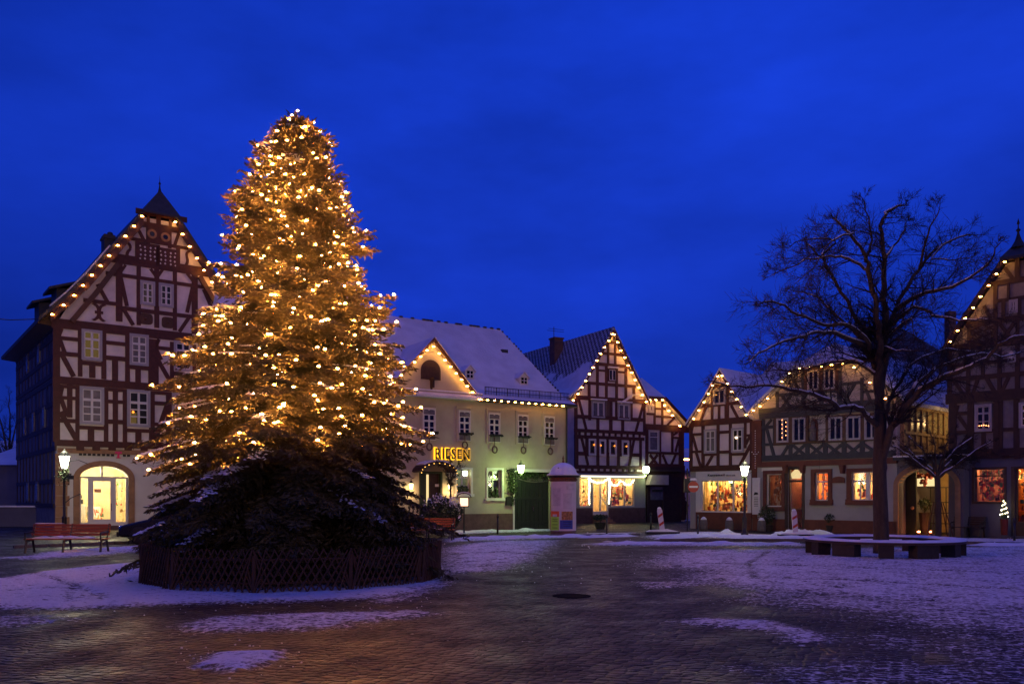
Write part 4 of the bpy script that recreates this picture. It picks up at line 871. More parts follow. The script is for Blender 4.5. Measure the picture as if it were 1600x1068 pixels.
# dark shopfront
u0, u1, z0, z1 = f.rect(1006, 728, 1064, 812); MB().box(.05, W3-.35, -.10, .0, 0, zG3-.1).build('shopfront', M['timber_dark'], rt)
a = f.rect(1006, 742, 1037, 757); m = MB(); m.prism([(a[0]+.3, a[3]), (a[1], a[3]), (a[1], a[2]), (a[0]+.02, a[2])], -.55, -.11); m.build('awning', M['awning'], rt)
a = f.rect(1014.5, 760, 1035, 780.5); m = MB(); m.box(a[0], a[1], -.13, -.10, a[2], a[3]); m.build('shop_poster', M['curtain'], rt); m = MB(); m.box(a[0]+.15, a[1]-.1, -.145, -.131, a[3]-.35, a[3]-.2); m.build('poster_stripe', M['leaf'], rt)
a = f.rect(1010, 760, 1062, 800); m = MB()
for x in (a[0], a[0]+(a[1]-a[0])*.47, a[1]): m.box(x-.05, x+.05, -.14, -.10, .4, a[3])
m.box(.1, W3-.4, -.35, -.1, zG3-.42, zG3-.3); m.build('shopfront_frame', M['wood_dark'], rt)
gable_lights(f, [(1010.5+5, 624.5), (1025, 624.7), (1035, 624.7), (1038.5, 633), (1045, 641.5), (1050.5, 649), (1062, 665)], -.46, 'short string of warm lights on the low cut-off gable by the alley', r=.07)
u, z = f.px(1009.5, 733, -.8); t = empty('shop_lantern', f.world(u, -.8, z), f.a); tag(t, 'yellow-green round lantern at the corner between the garlanded shop and the dark shopfront', 'wall lamp')
MB().lathe([(.14, -.26), (.22, -.12), (.24, .08), (.18, .2)], n=8).build('lantern_glass', M['lamp_green'], t, True); MB().lathe([(.22, .2), (.1, .3), (.02, .42)], n=8).build('cap', M['iron'], t); MB().tube([(0, 0, -.27), (0, .3, -.5), (0, .8, -.45)], .02, 5).build('bracket', M['iron'], t)
point_light('lamp_light', (0, -.1, -.45), 16, (.8, 1, .3), .1, t)
# ================================================================== HOUSE 4: small gabled shop house right of the alley
f = Facade('gabled_shop_house', 1078, 47.6, -47.0); H4 = f; rt = f.root
tag(rt, 'small gabled timbered house with a white shopfront, behind the street lamp right of the alley', 'house')
W = f.px(1175.5, 700)[0]; uc, za = f.px(1124.9, 577, -.3); LEN = 9
Lp = [f.px(x, y, -.3) for x, y in ((1071.6, 661), (1100, 619))]; Rp = [f.px(x, y, -.3) for x, y in ((1173, 650), (1151, 617))]
zG = f.px(1125, 733)[1]
MB().prism([(0, zG), (W, zG), (W, Rp[0][1]-.1), (Rp[1][0]-.05, Rp[1][1]-.15), (uc, za-.2), (Lp[1][0]+.05, Lp[1][1]-.15), (0, Lp[0][1]-.1)], 0, LEN).build('wall', M['plaster'], rt)
T = [('h', 1077, 661, 1175, 656, .34), ('h', 1093, 633, 1157, 630.5, .18), ('h', 1113, 603, 1137, 602, .16), ('v', 1113, 604, 1113, 658, .14), ('v', 1137.5, 602, 1137.5, 656, .14), ('v', 1124, 632, 1124, 657, .14), ('v', 1134.5, 632, 1134.5, 657, .13),
 ('b', 1104, 634, 1094.5, 659, .14), ('b', 1143, 633, 1154.5, 655, .14), ('v', 1080, 661, 1080, 732, .2), ('v', 1099, 661, 1099, 731, .18), ('v', 1122.5, 661, 1122.5, 731, .16), ('v', 1141.8, 660, 1141.8, 731, .16), ('v', 1165, 658, 1165, 700, .13), ('v', 1174.5, 656, 1174.5, 732, .15),
 ('h', 1080, 678.5, 1099, 678, .14), ('h', 1080, 705.5, 1099, 705, .14), ('h', 1122, 675, 1142, 674.5, .16), ('h', 1122, 706, 1142, 705.5, .16), ('h', 1165, 680, 1175, 679.5, .13), ('h', 1099, 710, 1122, 709.5, .14), ('h', 1142, 709.5, 1165, 709, .14),
 ('b', 1083, 665, 1080, 678, .12), ('b', 1082.5, 680, 1090, 706, .14), ('b', 1088, 706, 1096, 731, .14), ('b', 1114, 711, 1103.5, 729, .14), ('b', 1173.5, 694, 1156, 728, .16), ('h', 1078, 732, 1176, 729.5, .3), ('b', 1172, 681, 1166, 694, .12)]
tb = MB(); f.timbers(tb, T); tb.build('timber_frame', M['timber'], rt)
window(rt, f.rect(1115, 607, 1134.8, 632), cols=2, rows=(), casing=.08, m_case='frame_blue', m_sash='frame_blue')
window(rt, f.rect(1101, 670, 1120.5, 708), cols=2, rows=(.66,), casing=.10, m_pane='curtain'); o = window(rt, f.rect(1143.5, 668, 1163, 706.5), cols=2, rows=(.66,), casing=.10, label='window with a bright star shining behind the glass')
u, z = f.px(1152, 683.5); MB().ball((u, -.10, z), .07, 8, .8).build('star_lamp', M['star'], o)
gable_roof(rt, Lp+[(uc, za+.1)], Rp+[(uc, za+.1)], -.36, LEN, .14, 'snow_roof'); barge(rt, Lp+[(uc, za+.04)], Rp+[(uc, za+.04)], -.30, .14, 'timber')
u0, u1, z0, z1 = f.rect(1096.5, 750, 1168.5, 799.5); uw0, uw1 = f.px(1088, 770)[0], f.px(1174.5, 770)[0]
w = MB(); wall_grid(w, 0, W, 0, zG-.05, [(u0, u1, z0, z1)], .02, .3); w.build('ground_floor_wall', M['grey_wall'], rt)
w = MB(); zt = f.px(1131, 735.5)[1]; wall_grid(w, uw0, uw1, z0-.02, zt, [(u0, u1, z0, z1)], -.05, .02); w.build('shopfront_surround', M['frame'], rt)
w = MB(); w.box(uw0, uw1, -.055, .018, 0, z0-.021); w.build('plinth', M['redstone'], rt)
m = MB(); m.box(u0, u0+.05, .02, .10, z0, z1); m.box(u1-.05, u1, .02, .10, z0, z1); m.box(u0, u1, .021, .10, z1-.05, z1); m.box(u0, u1, .022, .10, z0, z0+.05)
for x in (1120.8, 1145.3): uu = f.px(x, 770)[0]; m.box(uu-.04, uu+.04, .018, .10, z0, z1)
o = m.build('shop_window', M['frame'], rt); MB().box(u0, u1, .06, .067, z0, z1).build('pane', M['glass'], o)
room(rt, u0-.1, u1+.1, z0-.05, z1+.15, .31, 1.5, 'interior', power=240, colr=(1, .58, .20), n=3, lz=.92)
ls = empty('shop_sign', (0, 0, 0), f.a); ls.location = rt.location; tag(ls, 'dark shop lettering on the white band over the crowded shop window', 'sign')
lettering('Kaggemeil', 'letters', f.px(1107, 742)[0], f.px(1133, 742)[0], f.px(1120, 744.6)[1], f.px(1120, 739.8)[1], -.065, M['black'], ls, .01, .02); lettering('Ideen & mehr', 'small_letters', f.px(1136, 742)[0], f.px(1150, 742)[0], f.px(1143, 743.4)[1], f.px(1143, 740.8)[1], -.065, M['stone'], ls, .01)
goods(f, u0, u1, z0+.02, z1, .30, 1.1, 170, 'crowd of colourful christmas goods in the window of the white shopfront', seed=21, hang=.35, size=(.06, .17))
gable_lights(f, [(1084, 654), (1092, 641), (1100, 628), (1107, 615), (1113, 602), (1121.5, 588), (1128, 587), (1137, 599), (1143.3, 611.5), (1151, 623.5), (1158, 635.5), (1166, 648)], -.40, 'string of warm lights over the small gable behind the street lamp', r=.05)

# ================================================================== HOUSE 5: broad house with grey-blue timbers and half-hipped gable
O5 = H4.world(W+.02, 0, 0); f = Facade('half_hipped_house', 0, O5.y, -47.0, X0=O5.x); H5 = f; rt = f.root
tag(rt, 'broad half-hipped house with slate-grey cross bracing behind the big bare tree', 'house')
W = f.px(1402, 700)[0]; LEN = 12
zG = f.px(1280, 719)[1]; zE = f.px(1280, 637)[1]
Lp = [f.px(1170, 652, -.35), f.px(1213, 598, -.35), f.px(1242, 567, -.35)]; Rp = [f.px(1412, 650, -.35), f.px(1372, 600, -.35), f.px(1336, 563, -.35)]
zT = (Lp[2][1]+Rp[2][1])/2; Lp[2] = (Lp[2][0], zT); Rp[2] = (Rp[2][0], zT)
Lp[0] = (Lp[0][0], zE+.15); Rp[0] = (Rp[0][0], zE+.15); Rp[1] = (Rp[1][0], Lp[1][1])
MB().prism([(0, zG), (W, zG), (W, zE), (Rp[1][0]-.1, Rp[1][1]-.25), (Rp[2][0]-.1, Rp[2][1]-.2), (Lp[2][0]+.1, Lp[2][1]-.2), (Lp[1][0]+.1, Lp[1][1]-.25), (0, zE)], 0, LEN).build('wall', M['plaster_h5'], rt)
uX = f.px(1191, 700)[0]
T = [('v', 1193.5, 650, 1193.5, 714, .16), ('h', 1190, 716, 1400, 708.5, .30), ('h', 1190, 693.5, 1400, 685.5, .14), ('v', 1235.5, 690, 1235.5, 714, .20), ('v', 1262, 688, 1262, 714, .22), ('v', 1290, 688, 1290, 712, .22), ('v', 1319.3, 686, 1319.3, 712, .22), ('v', 1347.5, 686, 1347.5, 710, .22), ('v', 1380, 684, 1380, 708, .22),
 ('b', 1198, 668, 1210, 713, .15), ('b', 1232, 696, 1222, 712, .14), ('h', 1190, 667, 1211, 667, .16), ('b', 1206, 655, 1198, 665, .12), ('v', 1210, 655, 1210, 692, .10)]
for a, b in ((1238, 1260), (1264, 1288), (1292, 1317), (1322, 1345.5), (1350, 1378)):
    T += [('b', a, 694, b, 712, .14), ('b', b, 693, a, 713, .14)]
T += [('h', 1186, 638, 1396, 630, .24), ('v', 1215, 612, 1215, 638, .14), ('b', 1236, 618, 1222, 637, .13), ('b', 1222, 618, 1237, 637, .13), ('v', 1256, 568, 1256, 638, .2), ('v', 1284, 606, 1284, 636, .2), ('v', 1312, 566, 1312, 634, .2), ('h', 1256, 613, 1312, 610, .18), ('h', 1312, 600, 1345, 597.5, .14), ('b', 1336, 600, 1320, 626, .14), ('b', 1313, 605, 1326, 628, .14), ('h', 1240, 596, 1256, 595, .12), ('v', 1347, 590, 1347, 630, .14), ('b', 1350, 600, 1362, 630, .13), ('h', 1350, 612, 1376, 610, .13), ('b', 1243, 600, 1256, 612, .12), ('h', 1212, 617, 1256, 614.5, .16)]
tb = MB(); f.timbers(tb, T); tb.build('timber_frame', M['timber_grey'], rt)
m = MB(); f.timbers(m, [('h', 1188, 645, 1400, 637.5, .18), ('h', 1188, 649.5, 1400, 642, .10)], proud=.12); m.build('cornice', M['timber_grey'], rt)
br = MB(); f.timbers(br, [('v', 1212.5, 652, 1212.5, 694, .14), ('v', 1236.5, 652, 1236.5, 692, .28), ('v', 1262.5, 650, 1262.5, 690, .16), ('h', 1210, 652.5, 1264, 650.5, .12), ('h', 1210, 692.5, 1400, 685, .09), ('v', 1294, 648, 1294, 688, .18), ('v', 1320.5, 648, 1320.5, 688, .24), ('v', 1349, 646, 1349, 686, .2), ('v', 1376, 644, 1376, 686, .2), ('h', 1292, 650, 1400, 646, .10), ('h', 1256, 575, 1312, 572.5, .14), ('v', 1283.7, 575, 1283.7, 612, .3), ('v', 1260, 573, 1260, 612, .16), ('v', 1308.5, 572, 1308.5, 610, .16), ('h', 1257, 611, 1311, 608.5, .12)], proud=.075); br.build('window_bays', M['board'], rt)
for r_ in ((1263, 577.5, 1281, 610), (1287.5, 576.5, 1306, 608), (1214.5, 653, 1233.5, 691), (1239.5, 652, 1260, 690), (1296, 651, 1317.5, 688), (1323.5, 650, 1346, 687), (1352, 649, 1374, 686), (1379, 648, 1397, 684)):
    o = window(rt, f.rect(*r_), v=-.03, cols=2, rows=(), casing=.05, bar=.035, m_case='frame_blue', m_sash='frame_blue')
    if r_[0] == 1214.5:
        o['label'] = 'window with tiny red lights on its sash'; m = MB()
        for i in range(9): u, z = f.px(1224+3*(i % 2)*2, 656+i*3.4); m.ball((u, -.13, z), .018, 5)
        m.build('tiny_lights', M['candle'], o)
r = f.rect(1266, 654, 1278.5, 688); m = MB(); P = arch_pts(r[0], r[1], r[3]-.3, r[3], 8); m.prism(P+[(r[1], r[2]), (r[0], r[2])], -.04, .01); m.build('niche', M['redstone'], rt)
m = MB().lathe([(.16, 0), (.14, .35), (.18, .55), (.09, .72), (.11, .85), (.01, 1.0)], ((r[0]+r[1])/2, -.14, r[2]), 8); m.build('niche_figure', M['stone'], rt)
gable_roof(rt, [(Lp[0][0]-.2, Lp[0][1]-.2)]+Lp, [(Rp[0][0]+.2, Rp[0][1]-.2)]+Rp, -.4, LEN, .18, 'snow_roof', cap=((Lp[2][0]+Rp[2][0])/2, zT+1.05, 1.2)); barge(rt, Lp, Rp, -.34, .16, 'timber_dark')
MB().box(Lp[2][0], Rp[2][0], -.36, -.30, zT-.16, zT-.02).build('hip_fascia', M['timber_dark'], rt)
# ground floor: brown band, pilaster, windows, door
zB = f.px(1280, 727)[1]; pz = f.px(1300, 812)[1]
ops = {'A': f.rect(1197.5, 740, 1222, 791), 'D': f.rect(1230.5, 731.5, 1254, 822), 'B': f.rect(1273.5, 738, 1294.5, 781.5), 'C': f.rect(1330.5, 737, 1365, 781)}
ops['D'] = (ops['D'][0], ops['D'][1], .15, ops['D'][3])
w = MB(); wall_grid(w, 0, W, 0, zB, list(ops.values()), .0, .4); w.build('ground_floor_wall', M['grey_wall'], rt)
w = MB(); wall_grid(w, 0, W, 0, pz, [ops['D']], -.05, -.001); w.build('plinth', M['redstone'], rt)
MB().box(0, W, -.10, .02, zB, zG+.02).build('stone_band', M['redstone'], rt)
w = MB(); a = f.px(1190.5, 700)[0]; w.box(0, a, -.09, .02, zG+.02, zE-.4); w.box(0, f.px(1183, 760)[0], -.10, .02, pz, zB-.003); w.build('pilaster', M['redstone'], rt)
dec = MB(); uu = f.px(1182, 680)[0]
for i in range(17): zz = f.px(1182, 673+i*3.6)[1]; dec.ball((uu, -.12, zz), .028, 5)
for dx, dy in ((-2.5, 709), (2.5, 709), (-5, 706), (5, 706)): u, z = f.px(1182+dx, dy); dec.ball((u, -.12, z), .03, 5)
o = dec.build('bead_ornament', M['white']); o.matrix_world = Matrix.Translation(rt.location) @ Matrix.Rotation(f.a, 4, 'Z'); tag(o, 'vertical string of small pale beads on the brown pilaster between two timbered houses', 'ornament')
for k, (a, b) in {'A': (.22, .22), 'B': (.26, .22), 'C': (.30, .26), 'D': (.16, .25)}.items():
    u0, u1, z0, z1 = ops[k]; m = MB(); wd = a*.75
    m.box(u0-wd, u0, -.07, .05, z0 if k == 'D' else z0-.18, z1+.18); m.box(u1, u1+wd, -.07, .05, z0 if k == 'D' else z0-.18, z1+.18); m.box(u0, u1, -.071, .05, z1, z1+.18)
    if k != 'D': m.box(u0, u1, -.071, .05, z0-.18, z0); m.box(u0-wd-.04, u1+wd+.04, -.13, -.072, z0-.22, z0-.10)
    if k in 'BC': m.box(u0-wd-.05, u0-wd+.1, -.075, .03, z0-.2, z0+.05); m.box(u1+wd-.1, u1+wd+.05, -.075, .03, z0-.2, z0+.05)
    o = m.build('window' if k != 'D' else 'door_frame', M['redstone' if k != 'D' else 'wood_dark'], rt); s2 = MB(); sz = z0+(z1-z0)*.68
    for q0, q1 in ((u0, u0+.045), (u1-.045, u1)): s2.box(q0, q1, .12, .17, z0, z1)
    s2.box(u0, u1, .119, .17, z1-.045, z1); s2.box(u0, u1, .119, .17, z0, z0+.05)
    if k == 'B': s2.box(u0, u1, .117, .17, sz-.04, sz+.04); s2.box((u0+u1)/2-.025, (u0+u1)/2+.025, .118, .17, z0, sz)
    if k == 'C':
        uu = f.px(1354.5, 760)[0]; s2.box(uu-.10, uu+.10, .116, .17, z0, z1); s2.box(u0, u1, .117, .17, sz-.04, sz+.04); s2.box((u0+uu)/2-.03, (u0+uu)/2+.03, .118, .17, z0, sz)
    if k == 'D': zz = f.px(1242, 751)[1]; s2.box(u0, u1, .10, .17, zz-.05, zz+.05)
    s2.build('sash' if k != 'D' else 'door_leaf_frame', M['frame' if k != 'D' else 'wood_dark'], o); MB().box(u0, u1, .14, .146, z0, z1).build('pane', M['glass'], o)
    P_, mt_, cl = {'A': (10, 'int_red', (1, .55, .28)), 'B': (42, 'int_orange', (1, .55, .25)), 'C': (75, 'interior', (1, .60, .28)), 'D': (15, 'int_orange', (1, .50, .22))}[k]
    room(rt, u0-.25, u1+.25, z0-.1 if k != 'D' else .05, z1+.12, .41, 1.5, mt_, power=P_, colr=cl, lz=.55 if k in 'BC' else .8)
goods(f, *ops['A'], .45, 1.1, 60, 'brownish goods filling the display window left of the lit door', seed=31, size=(.05, .13), pal=[(.30, .08, .04), (.5, .4, .3), (.2, .1, .05), (.6, .5, .4)])
goods(f, *ops['B'], .45, .8, 30, 'red and white things on show in the single window right of the lit door', seed=32, size=(.04, .12), pal=[(.6, .03, .02), (.7, .6, .5), (.5, .1, .05)])
goods(f, *ops['C'], .45, .8, 44, 'red stockings and bright things in the double window beside the big tree trunk', seed=33, size=(.05, .14), pal=[(.6, .03, .02), (.75, .7, .6), (.5, .1, .05), (.1, .3, .08)])
goods(f, ops['D'][0], ops['D'][1], .2, 2.0, .6, 1.2, 16, 'dark and red goods standing behind the open lit door', seed=34, size=(.08, .2), hang=0, pal=[(.6, .03, .02), (.05, .04, .04), (.2, .08, .04)])
u, z = f.px(1243, 741, .3); o = MB().prism([(u-.22, z-.2), (u+.22, z-.2), (u+.3, z+.05), (u, z+.32), (u-.3, z+.05)], .36, .40).build('window_star', M['panel']); o.matrix_world = Matrix.Translation(rt.location) @ Matrix.Rotation(f.a, 4, 'Z'); tag(o, 'pale lit decoration in the fanlight over the open shop door', 'ornament')
r = f.rect(1301, 744, 1320.5, 754); m = MB(); P = arch_pts(r[0], r[1], r[2]+.18, r[3], 8); m.prism(P+[(r[1], r[2]), (r[0], r[2])], -.06, .0); m.build('arched_plaque', M['redstone'], rt)
for x in (1229, 1256, 1318, 1378):
    u, z = f.px(x, 728); m = MB(); m.prism([(u-.12, z+.05), (u+.12, z+.05), (u+.08, z-.35), (u-.04, z-.35)], -.28, .0); m.build('stone_bracket', M['redstone'], rt)
r = f.rect(1190.5, 730, 1225, 735.5); MB().box(r[0], r[1], -.03, .0, r[2], r[3]).build('pale_strip', M['frame'], rt)
o = MB().box(0, .62, -.04, 0, 0, 2.0).build('notice_board', M['frame']); u, z = f.px(1178.5, 800); o.location = f.world(.06, -.115, .85); o.rotation_euler = (0, 0, f.a); o.scale = (.75, 1, .95); tag(o, 'tall pale notice board with small print beside the brown display window', 'notice board')
nb = MB()
for i in range(6): nb.box(.15, .47, -.048, -.041, .9-.09*i, .93-.09*i)
nb.prism([(.12, 1.05), (.5, 1.1), (.42, 1.2), (.2, 1.22)], -.048, -.041); nb.build('print', M['black'], o)
# the yard side of this house: a wooden gallery glowing above the archway wing
zg0, zg1 = 3.9, zE-.05; gm = MB(); gm.box(W, W+.05, .3, LEN-.1, zg0-.6, zg1)
for i in range(17): v_ = .5+i*(LEN-1.0)/16; gm.box(W+.05, W+.13, v_-.06, v_+.06, zg0, zg1)
for z_ in (zg0+.05, zg0+.85, zg1-.12): gm.box(W+.05, W+.15, .3, LEN-.1, z_-.06, z_+.06)
gm.build('gallery', M['wood_gallery'], rt)
for i in range(1, 15):
    v_ = .5+(i+.5)*(LEN-1.0)/16; MB().box(W+.052, W+.07, v_-.2, v_+.2, zg0+1.0, zg1-.25).build('gallery_pane', M['curtain_warm'] if i > 3 else M['curtain'], rt)
point_light('gallery_lamp', (W+1.3, 6.0, zg1-.5), 60, (1, .60, .22), .1, rt); point_light('gallery_lamp', (W+1.2, 3.2, zg1-.7), 22, (1, .60, .22), .1, rt)
gable_lights(f, [(1177, 641), (1187.5, 634.5), (1199.5, 622.5), (1222, 596), (1233.8, 583), (1249.5, 574.8), (1265.5, 573.3), (1283, 573), (1299.3, 570), (1316, 568), (1334.5, 573.5), (1359, 597.5), (1383.5, 622.5)], -.44, 'string of warm lights over the broad half-hipped gable behind the bare tree', r=.05)

# ================================================================== archway wing and the gallery behind it
O6 = H5.world(W+.02, 0, 0); f = Facade('archway_wing', 0, O6.y, -47.0, X0=O6.x); rt = f.root
tag(rt, 'low dark wing with a lit stone archway, behind the round bench', 'building')
W = f.px(1506, 760)[0]; zW = f.px(1450, 713)[1]
A0, A1, zb0, zt = f.rect(1404, 731.5, 1492.5, 826); zb0 = 0; zs = f.px(1448, 758)[1]; LEN = 5.0
w = MB(); wall_grid(w, 0, W, 0, zW, [(A0, A1, 0, zt)], 0, .5); arch_fill(w, A0, A1, zs, zt, 0, .5, 16); w.box(0, A0-.3, .5, LEN, 0, zW-.01); w.box(A1+.3, W, .5, LEN, 0, zW-.01); w.build('wall', M['dark_wall'], rt)
m = MB(); arch_ring(m, A0, A1, 0, zs, zt, .22, -.05, .35, 18); m.build('arch_surround', M['sandstone'], rt)
m = MB(); slab(m, (-.1, zW), (W+.1, zW+.001), -.3, -.3, LEN, .14); m.build('parapet', M['slate'], rt); MB().box(-.1, W+.1, -.28, LEN-.1, zW+.002, zW+.07).build('snow_on_parapet', M['snow'], rt)
w = MB(); w.box(A0-.3, A0-.2, .5, LEN, 0, zt+.3); w.box(A1+.2, A1+.3, .5, LEN, 0, zt+.3); w.box(A0-.3, A1+.3, LEN, LEN+.1, 0, zt+.4); w.box(A0-.3, A1+.3, .5, LEN, zt+.15, zt+.25); o = w.build('passage', M['passage'], rt)
point_light('passage_lamp', ((A0+A1)/2+.3, 1.6, zt-.30), 130, (1, .60, .22), .15, o)
u, z = f.px(1420, 790, 1.0); g = MB(); g.box(A0-.15, A0+.42, .9, .98, 0, zt-.05); g.box(A0-.15, A0+.42, .88, .9, .9, 1.0); o = g.build('gate_leaf', M['green_gate'], rt); MB().ball((A0+.28, .84, 1.25), .09, 8).build('wreath', M['sandstone'], o)
u0, u1, z0, z1 = f.rect(1433, 743.5, 1463, 759, 2.0); o = MB().box(u0, u1, 2.0, 2.12, z0, z1).build('backlit_sign', M['panel']); o.matrix_world = Matrix.Translation(rt.location) @ Matrix.Rotation(f.a, 4, 'Z'); tag(o, 'blank glowing yellow panel hanging in the lit archway', 'light panel')
m = MB(); rg = random.Random(5)
for i in range(40): m.ball((rg.uniform(u0-.1, u1), 1.85+rg.uniform(-.08, .08), z1+.02+rg.uniform(-.09, .09)), rg.uniform(.05, .1), 5)
for i in range(16): m.ball((u0+(u1-u0)*.42+rg.uniform(-.12, .12), 1.82, z1-.25+rg.uniform(-.25, .1)), .08, 5)
o = m.build('hanging_decoration', M['pot_red']); o.matrix_world = Matrix.Translation(rt.location) @ Matrix.Rotation(f.a, 4, 'Z'); tag(o, 'red and dark bunch hanging over the glowing panel in the archway', 'ornament')
for x, y, lb in ((1435.5, 823, 'leftmost of three red candle lanterns on the ground in the archway'), (1454.5, 820, 'middle one of three red candle lanterns on the ground in the archway'), (1487, 813, 'red candle lantern by the right jamb of the archway')):
    vv_ = {1435.5: .75, 1454.5: 1.1, 1487: 1.3}[x]; p = f.world(f.px(x, y, vv_)[0], vv_, 0); t = empty('candle_lantern', p); tag(t, lb, 'candle', 'candle lanterns in the archway'); MB().lathe([(.07, 0), (.09, .06), (.085, .12)], n=8).build('glass', M['pot_red'], t); MB().ball((0, 0, .15), .085, 6, .6).build('flame', M['candle'], t)
    point_light('candle_light', (0, -.05, .28), 9, (1, .22, .05), .04, t)
def potted(name, p, h, r, potm, label, seed, cat='plant', stem=.25, ph=.35, n=260, leafm='leaf'):
    t = empty(name, p); tag(t, label, cat); MB().lathe([(r*.55, 0), (r*.8, ph), (r*.85, ph+.02)], n=10).build('pot', M[potm], t); rs = np.random.RandomState(seed); V = []; Q = []
    def fn():
        while True:
            q = rs.uniform(-1, 1, 3)
            if q@q < 1: break
        return (q[0]*r, q[1]*r, ph+stem+(q[2]+1)*(h-ph-stem)/2)
    leaves(n, fn, .035, .08, V, Q, rs); np_mesh('foliage', V, Q, M[leafm], t); MB().tube([(0, 0, ph), (0, 0, ph+stem+.2)], .02, 5).build('stem', M['twig'], t); return t
p = f.world(f.px(1445, 800, 1.6)[0], 1.6, 0); potted('potted_plant', p, 1.75, .32, 'pot', 'tall dark potted plant standing inside the lit archway', 3, ph=1.0, stem=.1)
m = MB(); u = f.px(1466, 780, 2.6)[0]
for dx in (-.35, .35): m.tube([(u+dx, 2.6, 0), (u+dx, 2.6, 2.2)], .025, 5)
for zz in (.5, 1.0, 1.5, 2.2): m.tube([(u-.5, 2.6, zz), (u+.5, 2.6, zz)], .02, 5)
o = m.build('iron_rack', M['iron']); o.matrix_world = Matrix.Translation(rt.location) @ Matrix.Rotation(f.a, 4, 'Z'); tag(o, 'thin iron rack standing in the lit archway behind the small tree', 'rack')
H6 = f
# ================================================================== HOUSE 7: dark tall gable at the right edge
O7y = 38.2; f = Facade('corner_house', 1482, O7y, -45.0); H7 = f; rt = f.root
tag(rt, 'tall dark timbered house cut off by the right edge of the picture', 'house')
uc, za = f.px(1590, 377, -.1); W = 2*uc; LEN = 12; Lp = [f.px(x, y, -.3) for x, y in ((1471, 545), (1505, 492), (1566, 402))]; Rp = [(2*uc-u, z) for u, z in Lp]
zG = f.px(1545, 714)[1]
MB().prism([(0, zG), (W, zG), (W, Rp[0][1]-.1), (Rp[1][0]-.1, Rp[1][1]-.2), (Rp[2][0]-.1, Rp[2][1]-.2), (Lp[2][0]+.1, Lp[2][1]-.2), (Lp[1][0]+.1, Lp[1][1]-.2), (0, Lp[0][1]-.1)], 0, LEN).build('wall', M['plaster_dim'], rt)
T = [('h', 1545, 446, 1640, 428, .22), ('h', 1555, 470, 1620, 462, .14), ('h', 1510, 503, 1660, 492, .24), ('h', 1484, 541, 1700, 524, .30), ('v', 1555.5, 440, 1555.5, 500, .16), ('v', 1590, 395, 1590, 440, .2), ('v', 1568, 468, 1568, 498, .14), ('v', 1593, 468, 1593, 498, .14), ('b', 1570, 418, 1585, 438, .15), ('b', 1538, 478, 1548, 497, .14), ('v', 1515, 503, 1515, 540, .16), ('v', 1556, 503, 1556, 538, .16), ('h', 1576, 404, 1604, 400, .16), ('v', 1576, 440, 1576, 470, .1),
 ('b', 1562, 505, 1586, 536, .14), ('b', 1586, 503, 1562, 537, .14), ('v', 1590, 500, 1590, 540, .14),
 ('v', 1484, 545, 1484, 620, .2), ('h', 1480, 590, 1700, 578, .2), ('b', 1491, 594, 1506, 617, .15), ('v', 1513, 545, 1513, 618, .16), ('b', 1528, 592, 1521, 613, .14), ('b', 1542, 591, 1554, 612, .16), ('v', 1562, 545, 1562, 612, .16), ('b', 1576, 589, 1566, 610, .14), ('v', 1590, 540, 1590, 610, .18), ('h', 1484, 567, 1700, 556, .14), ('v', 1536, 545, 1536, 590, .14),
 ('h', 1478, 623, 1700, 606, .42), ('h', 1478, 629.5, 1700, 613, .12), ('v', 1489, 628, 1489, 710, .3), ('v', 1516.8, 628, 1516.8, 708, .24), ('v', 1557, 626, 1557, 706, .22), ('v', 1564, 626, 1564, 706, .16), ('v', 1588.5, 624, 1588.5, 704, .22), ('h', 1490, 646, 1518, 645, .16), ('b', 1498, 650, 1514, 672, .15), ('b', 1497, 633, 1494, 644, .12), ('h', 1558, 671.5, 1590, 670, .16), ('h', 1490, 675, 1558, 673, .16), ('b', 1514, 678, 1497, 704, .15), ('v', 1537, 676, 1537, 706, .16),
 ('h', 1486, 709, 1700, 700, .3), ('h', 1486, 716.5, 1700, 709, .1)]
for s_ in (0, 1):
    for i in range(3):
        T.append(('b', 1517+s_*20, 508+i*9, 1535+s_*20, 516+i*9, .07)); T.append(('b', 1535+s_*20, 507+i*9, 1517+s_*20, 517+i*9, .07))
tb = MB(); f.timbers(tb, T)
for i in range(6): f.timbers(tb, [('v', 1502+i*17.5, 706, 1502+i*17.5, 716, .24)])
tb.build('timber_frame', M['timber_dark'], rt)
window(rt, f.rect(1577, 468, 1591, 489), cols=2, rows=(.5,), casing=.07, m_sash='frame_blue'); o = window(rt, f.rect(1523.5, 631.5, 1550.5, 674), cols=2, rows=((.7, .04), .35), casing=.09, label='window with a dim row of candles behind the glass', m_case='frame_blue', m_sash='frame_blue')
m = MB()
for i in range(5): u, z = f.px(1531+i*3.6, 664-abs(2-i)*-.6); m.ball((u, -.09, z), .018, 5)
m.build('candle_row', M['candle'], o)
window(rt, f.rect(1592.5, 628, 1618, 668), cols=2, rows=((.7, .04), .35), casing=.09, m_case='frame_blue'); window(rt, f.rect(1575, 548, 1588, 566), cols=2, rows=(.5,), casing=.06, m_case='frame_blue')
gable_roof(rt, Lp, Rp, -.36, LEN, .18, 'slate', cap=(uc, za+.1, .5)); barge(rt, Lp, Rp, -.32, .22, 'timber_dark')
MB().lathe([(.32, -.25), (.14, .05), (.06, .3), (.04, .42), (.10, .5), (.03, .58), (.02, .72), (.06, .78), (.004, 1.0)], (uc, .0, za+.0), 8).build('finial', M['black'], rt)
u0, u1, z0, z1 = f.rect(1523, 733, 1569, 783); du0 = f.px(1586, 760)[0]; du1 = f.px(1612, 760)[0]
w = MB(); wall_grid(w, 0, W, 0, zG-.02, [(u0, u1, z0, z1), (du0, du1, .1, z1)], 0, .35); w.build('ground_floor_wall', M['dark_wall'], rt)
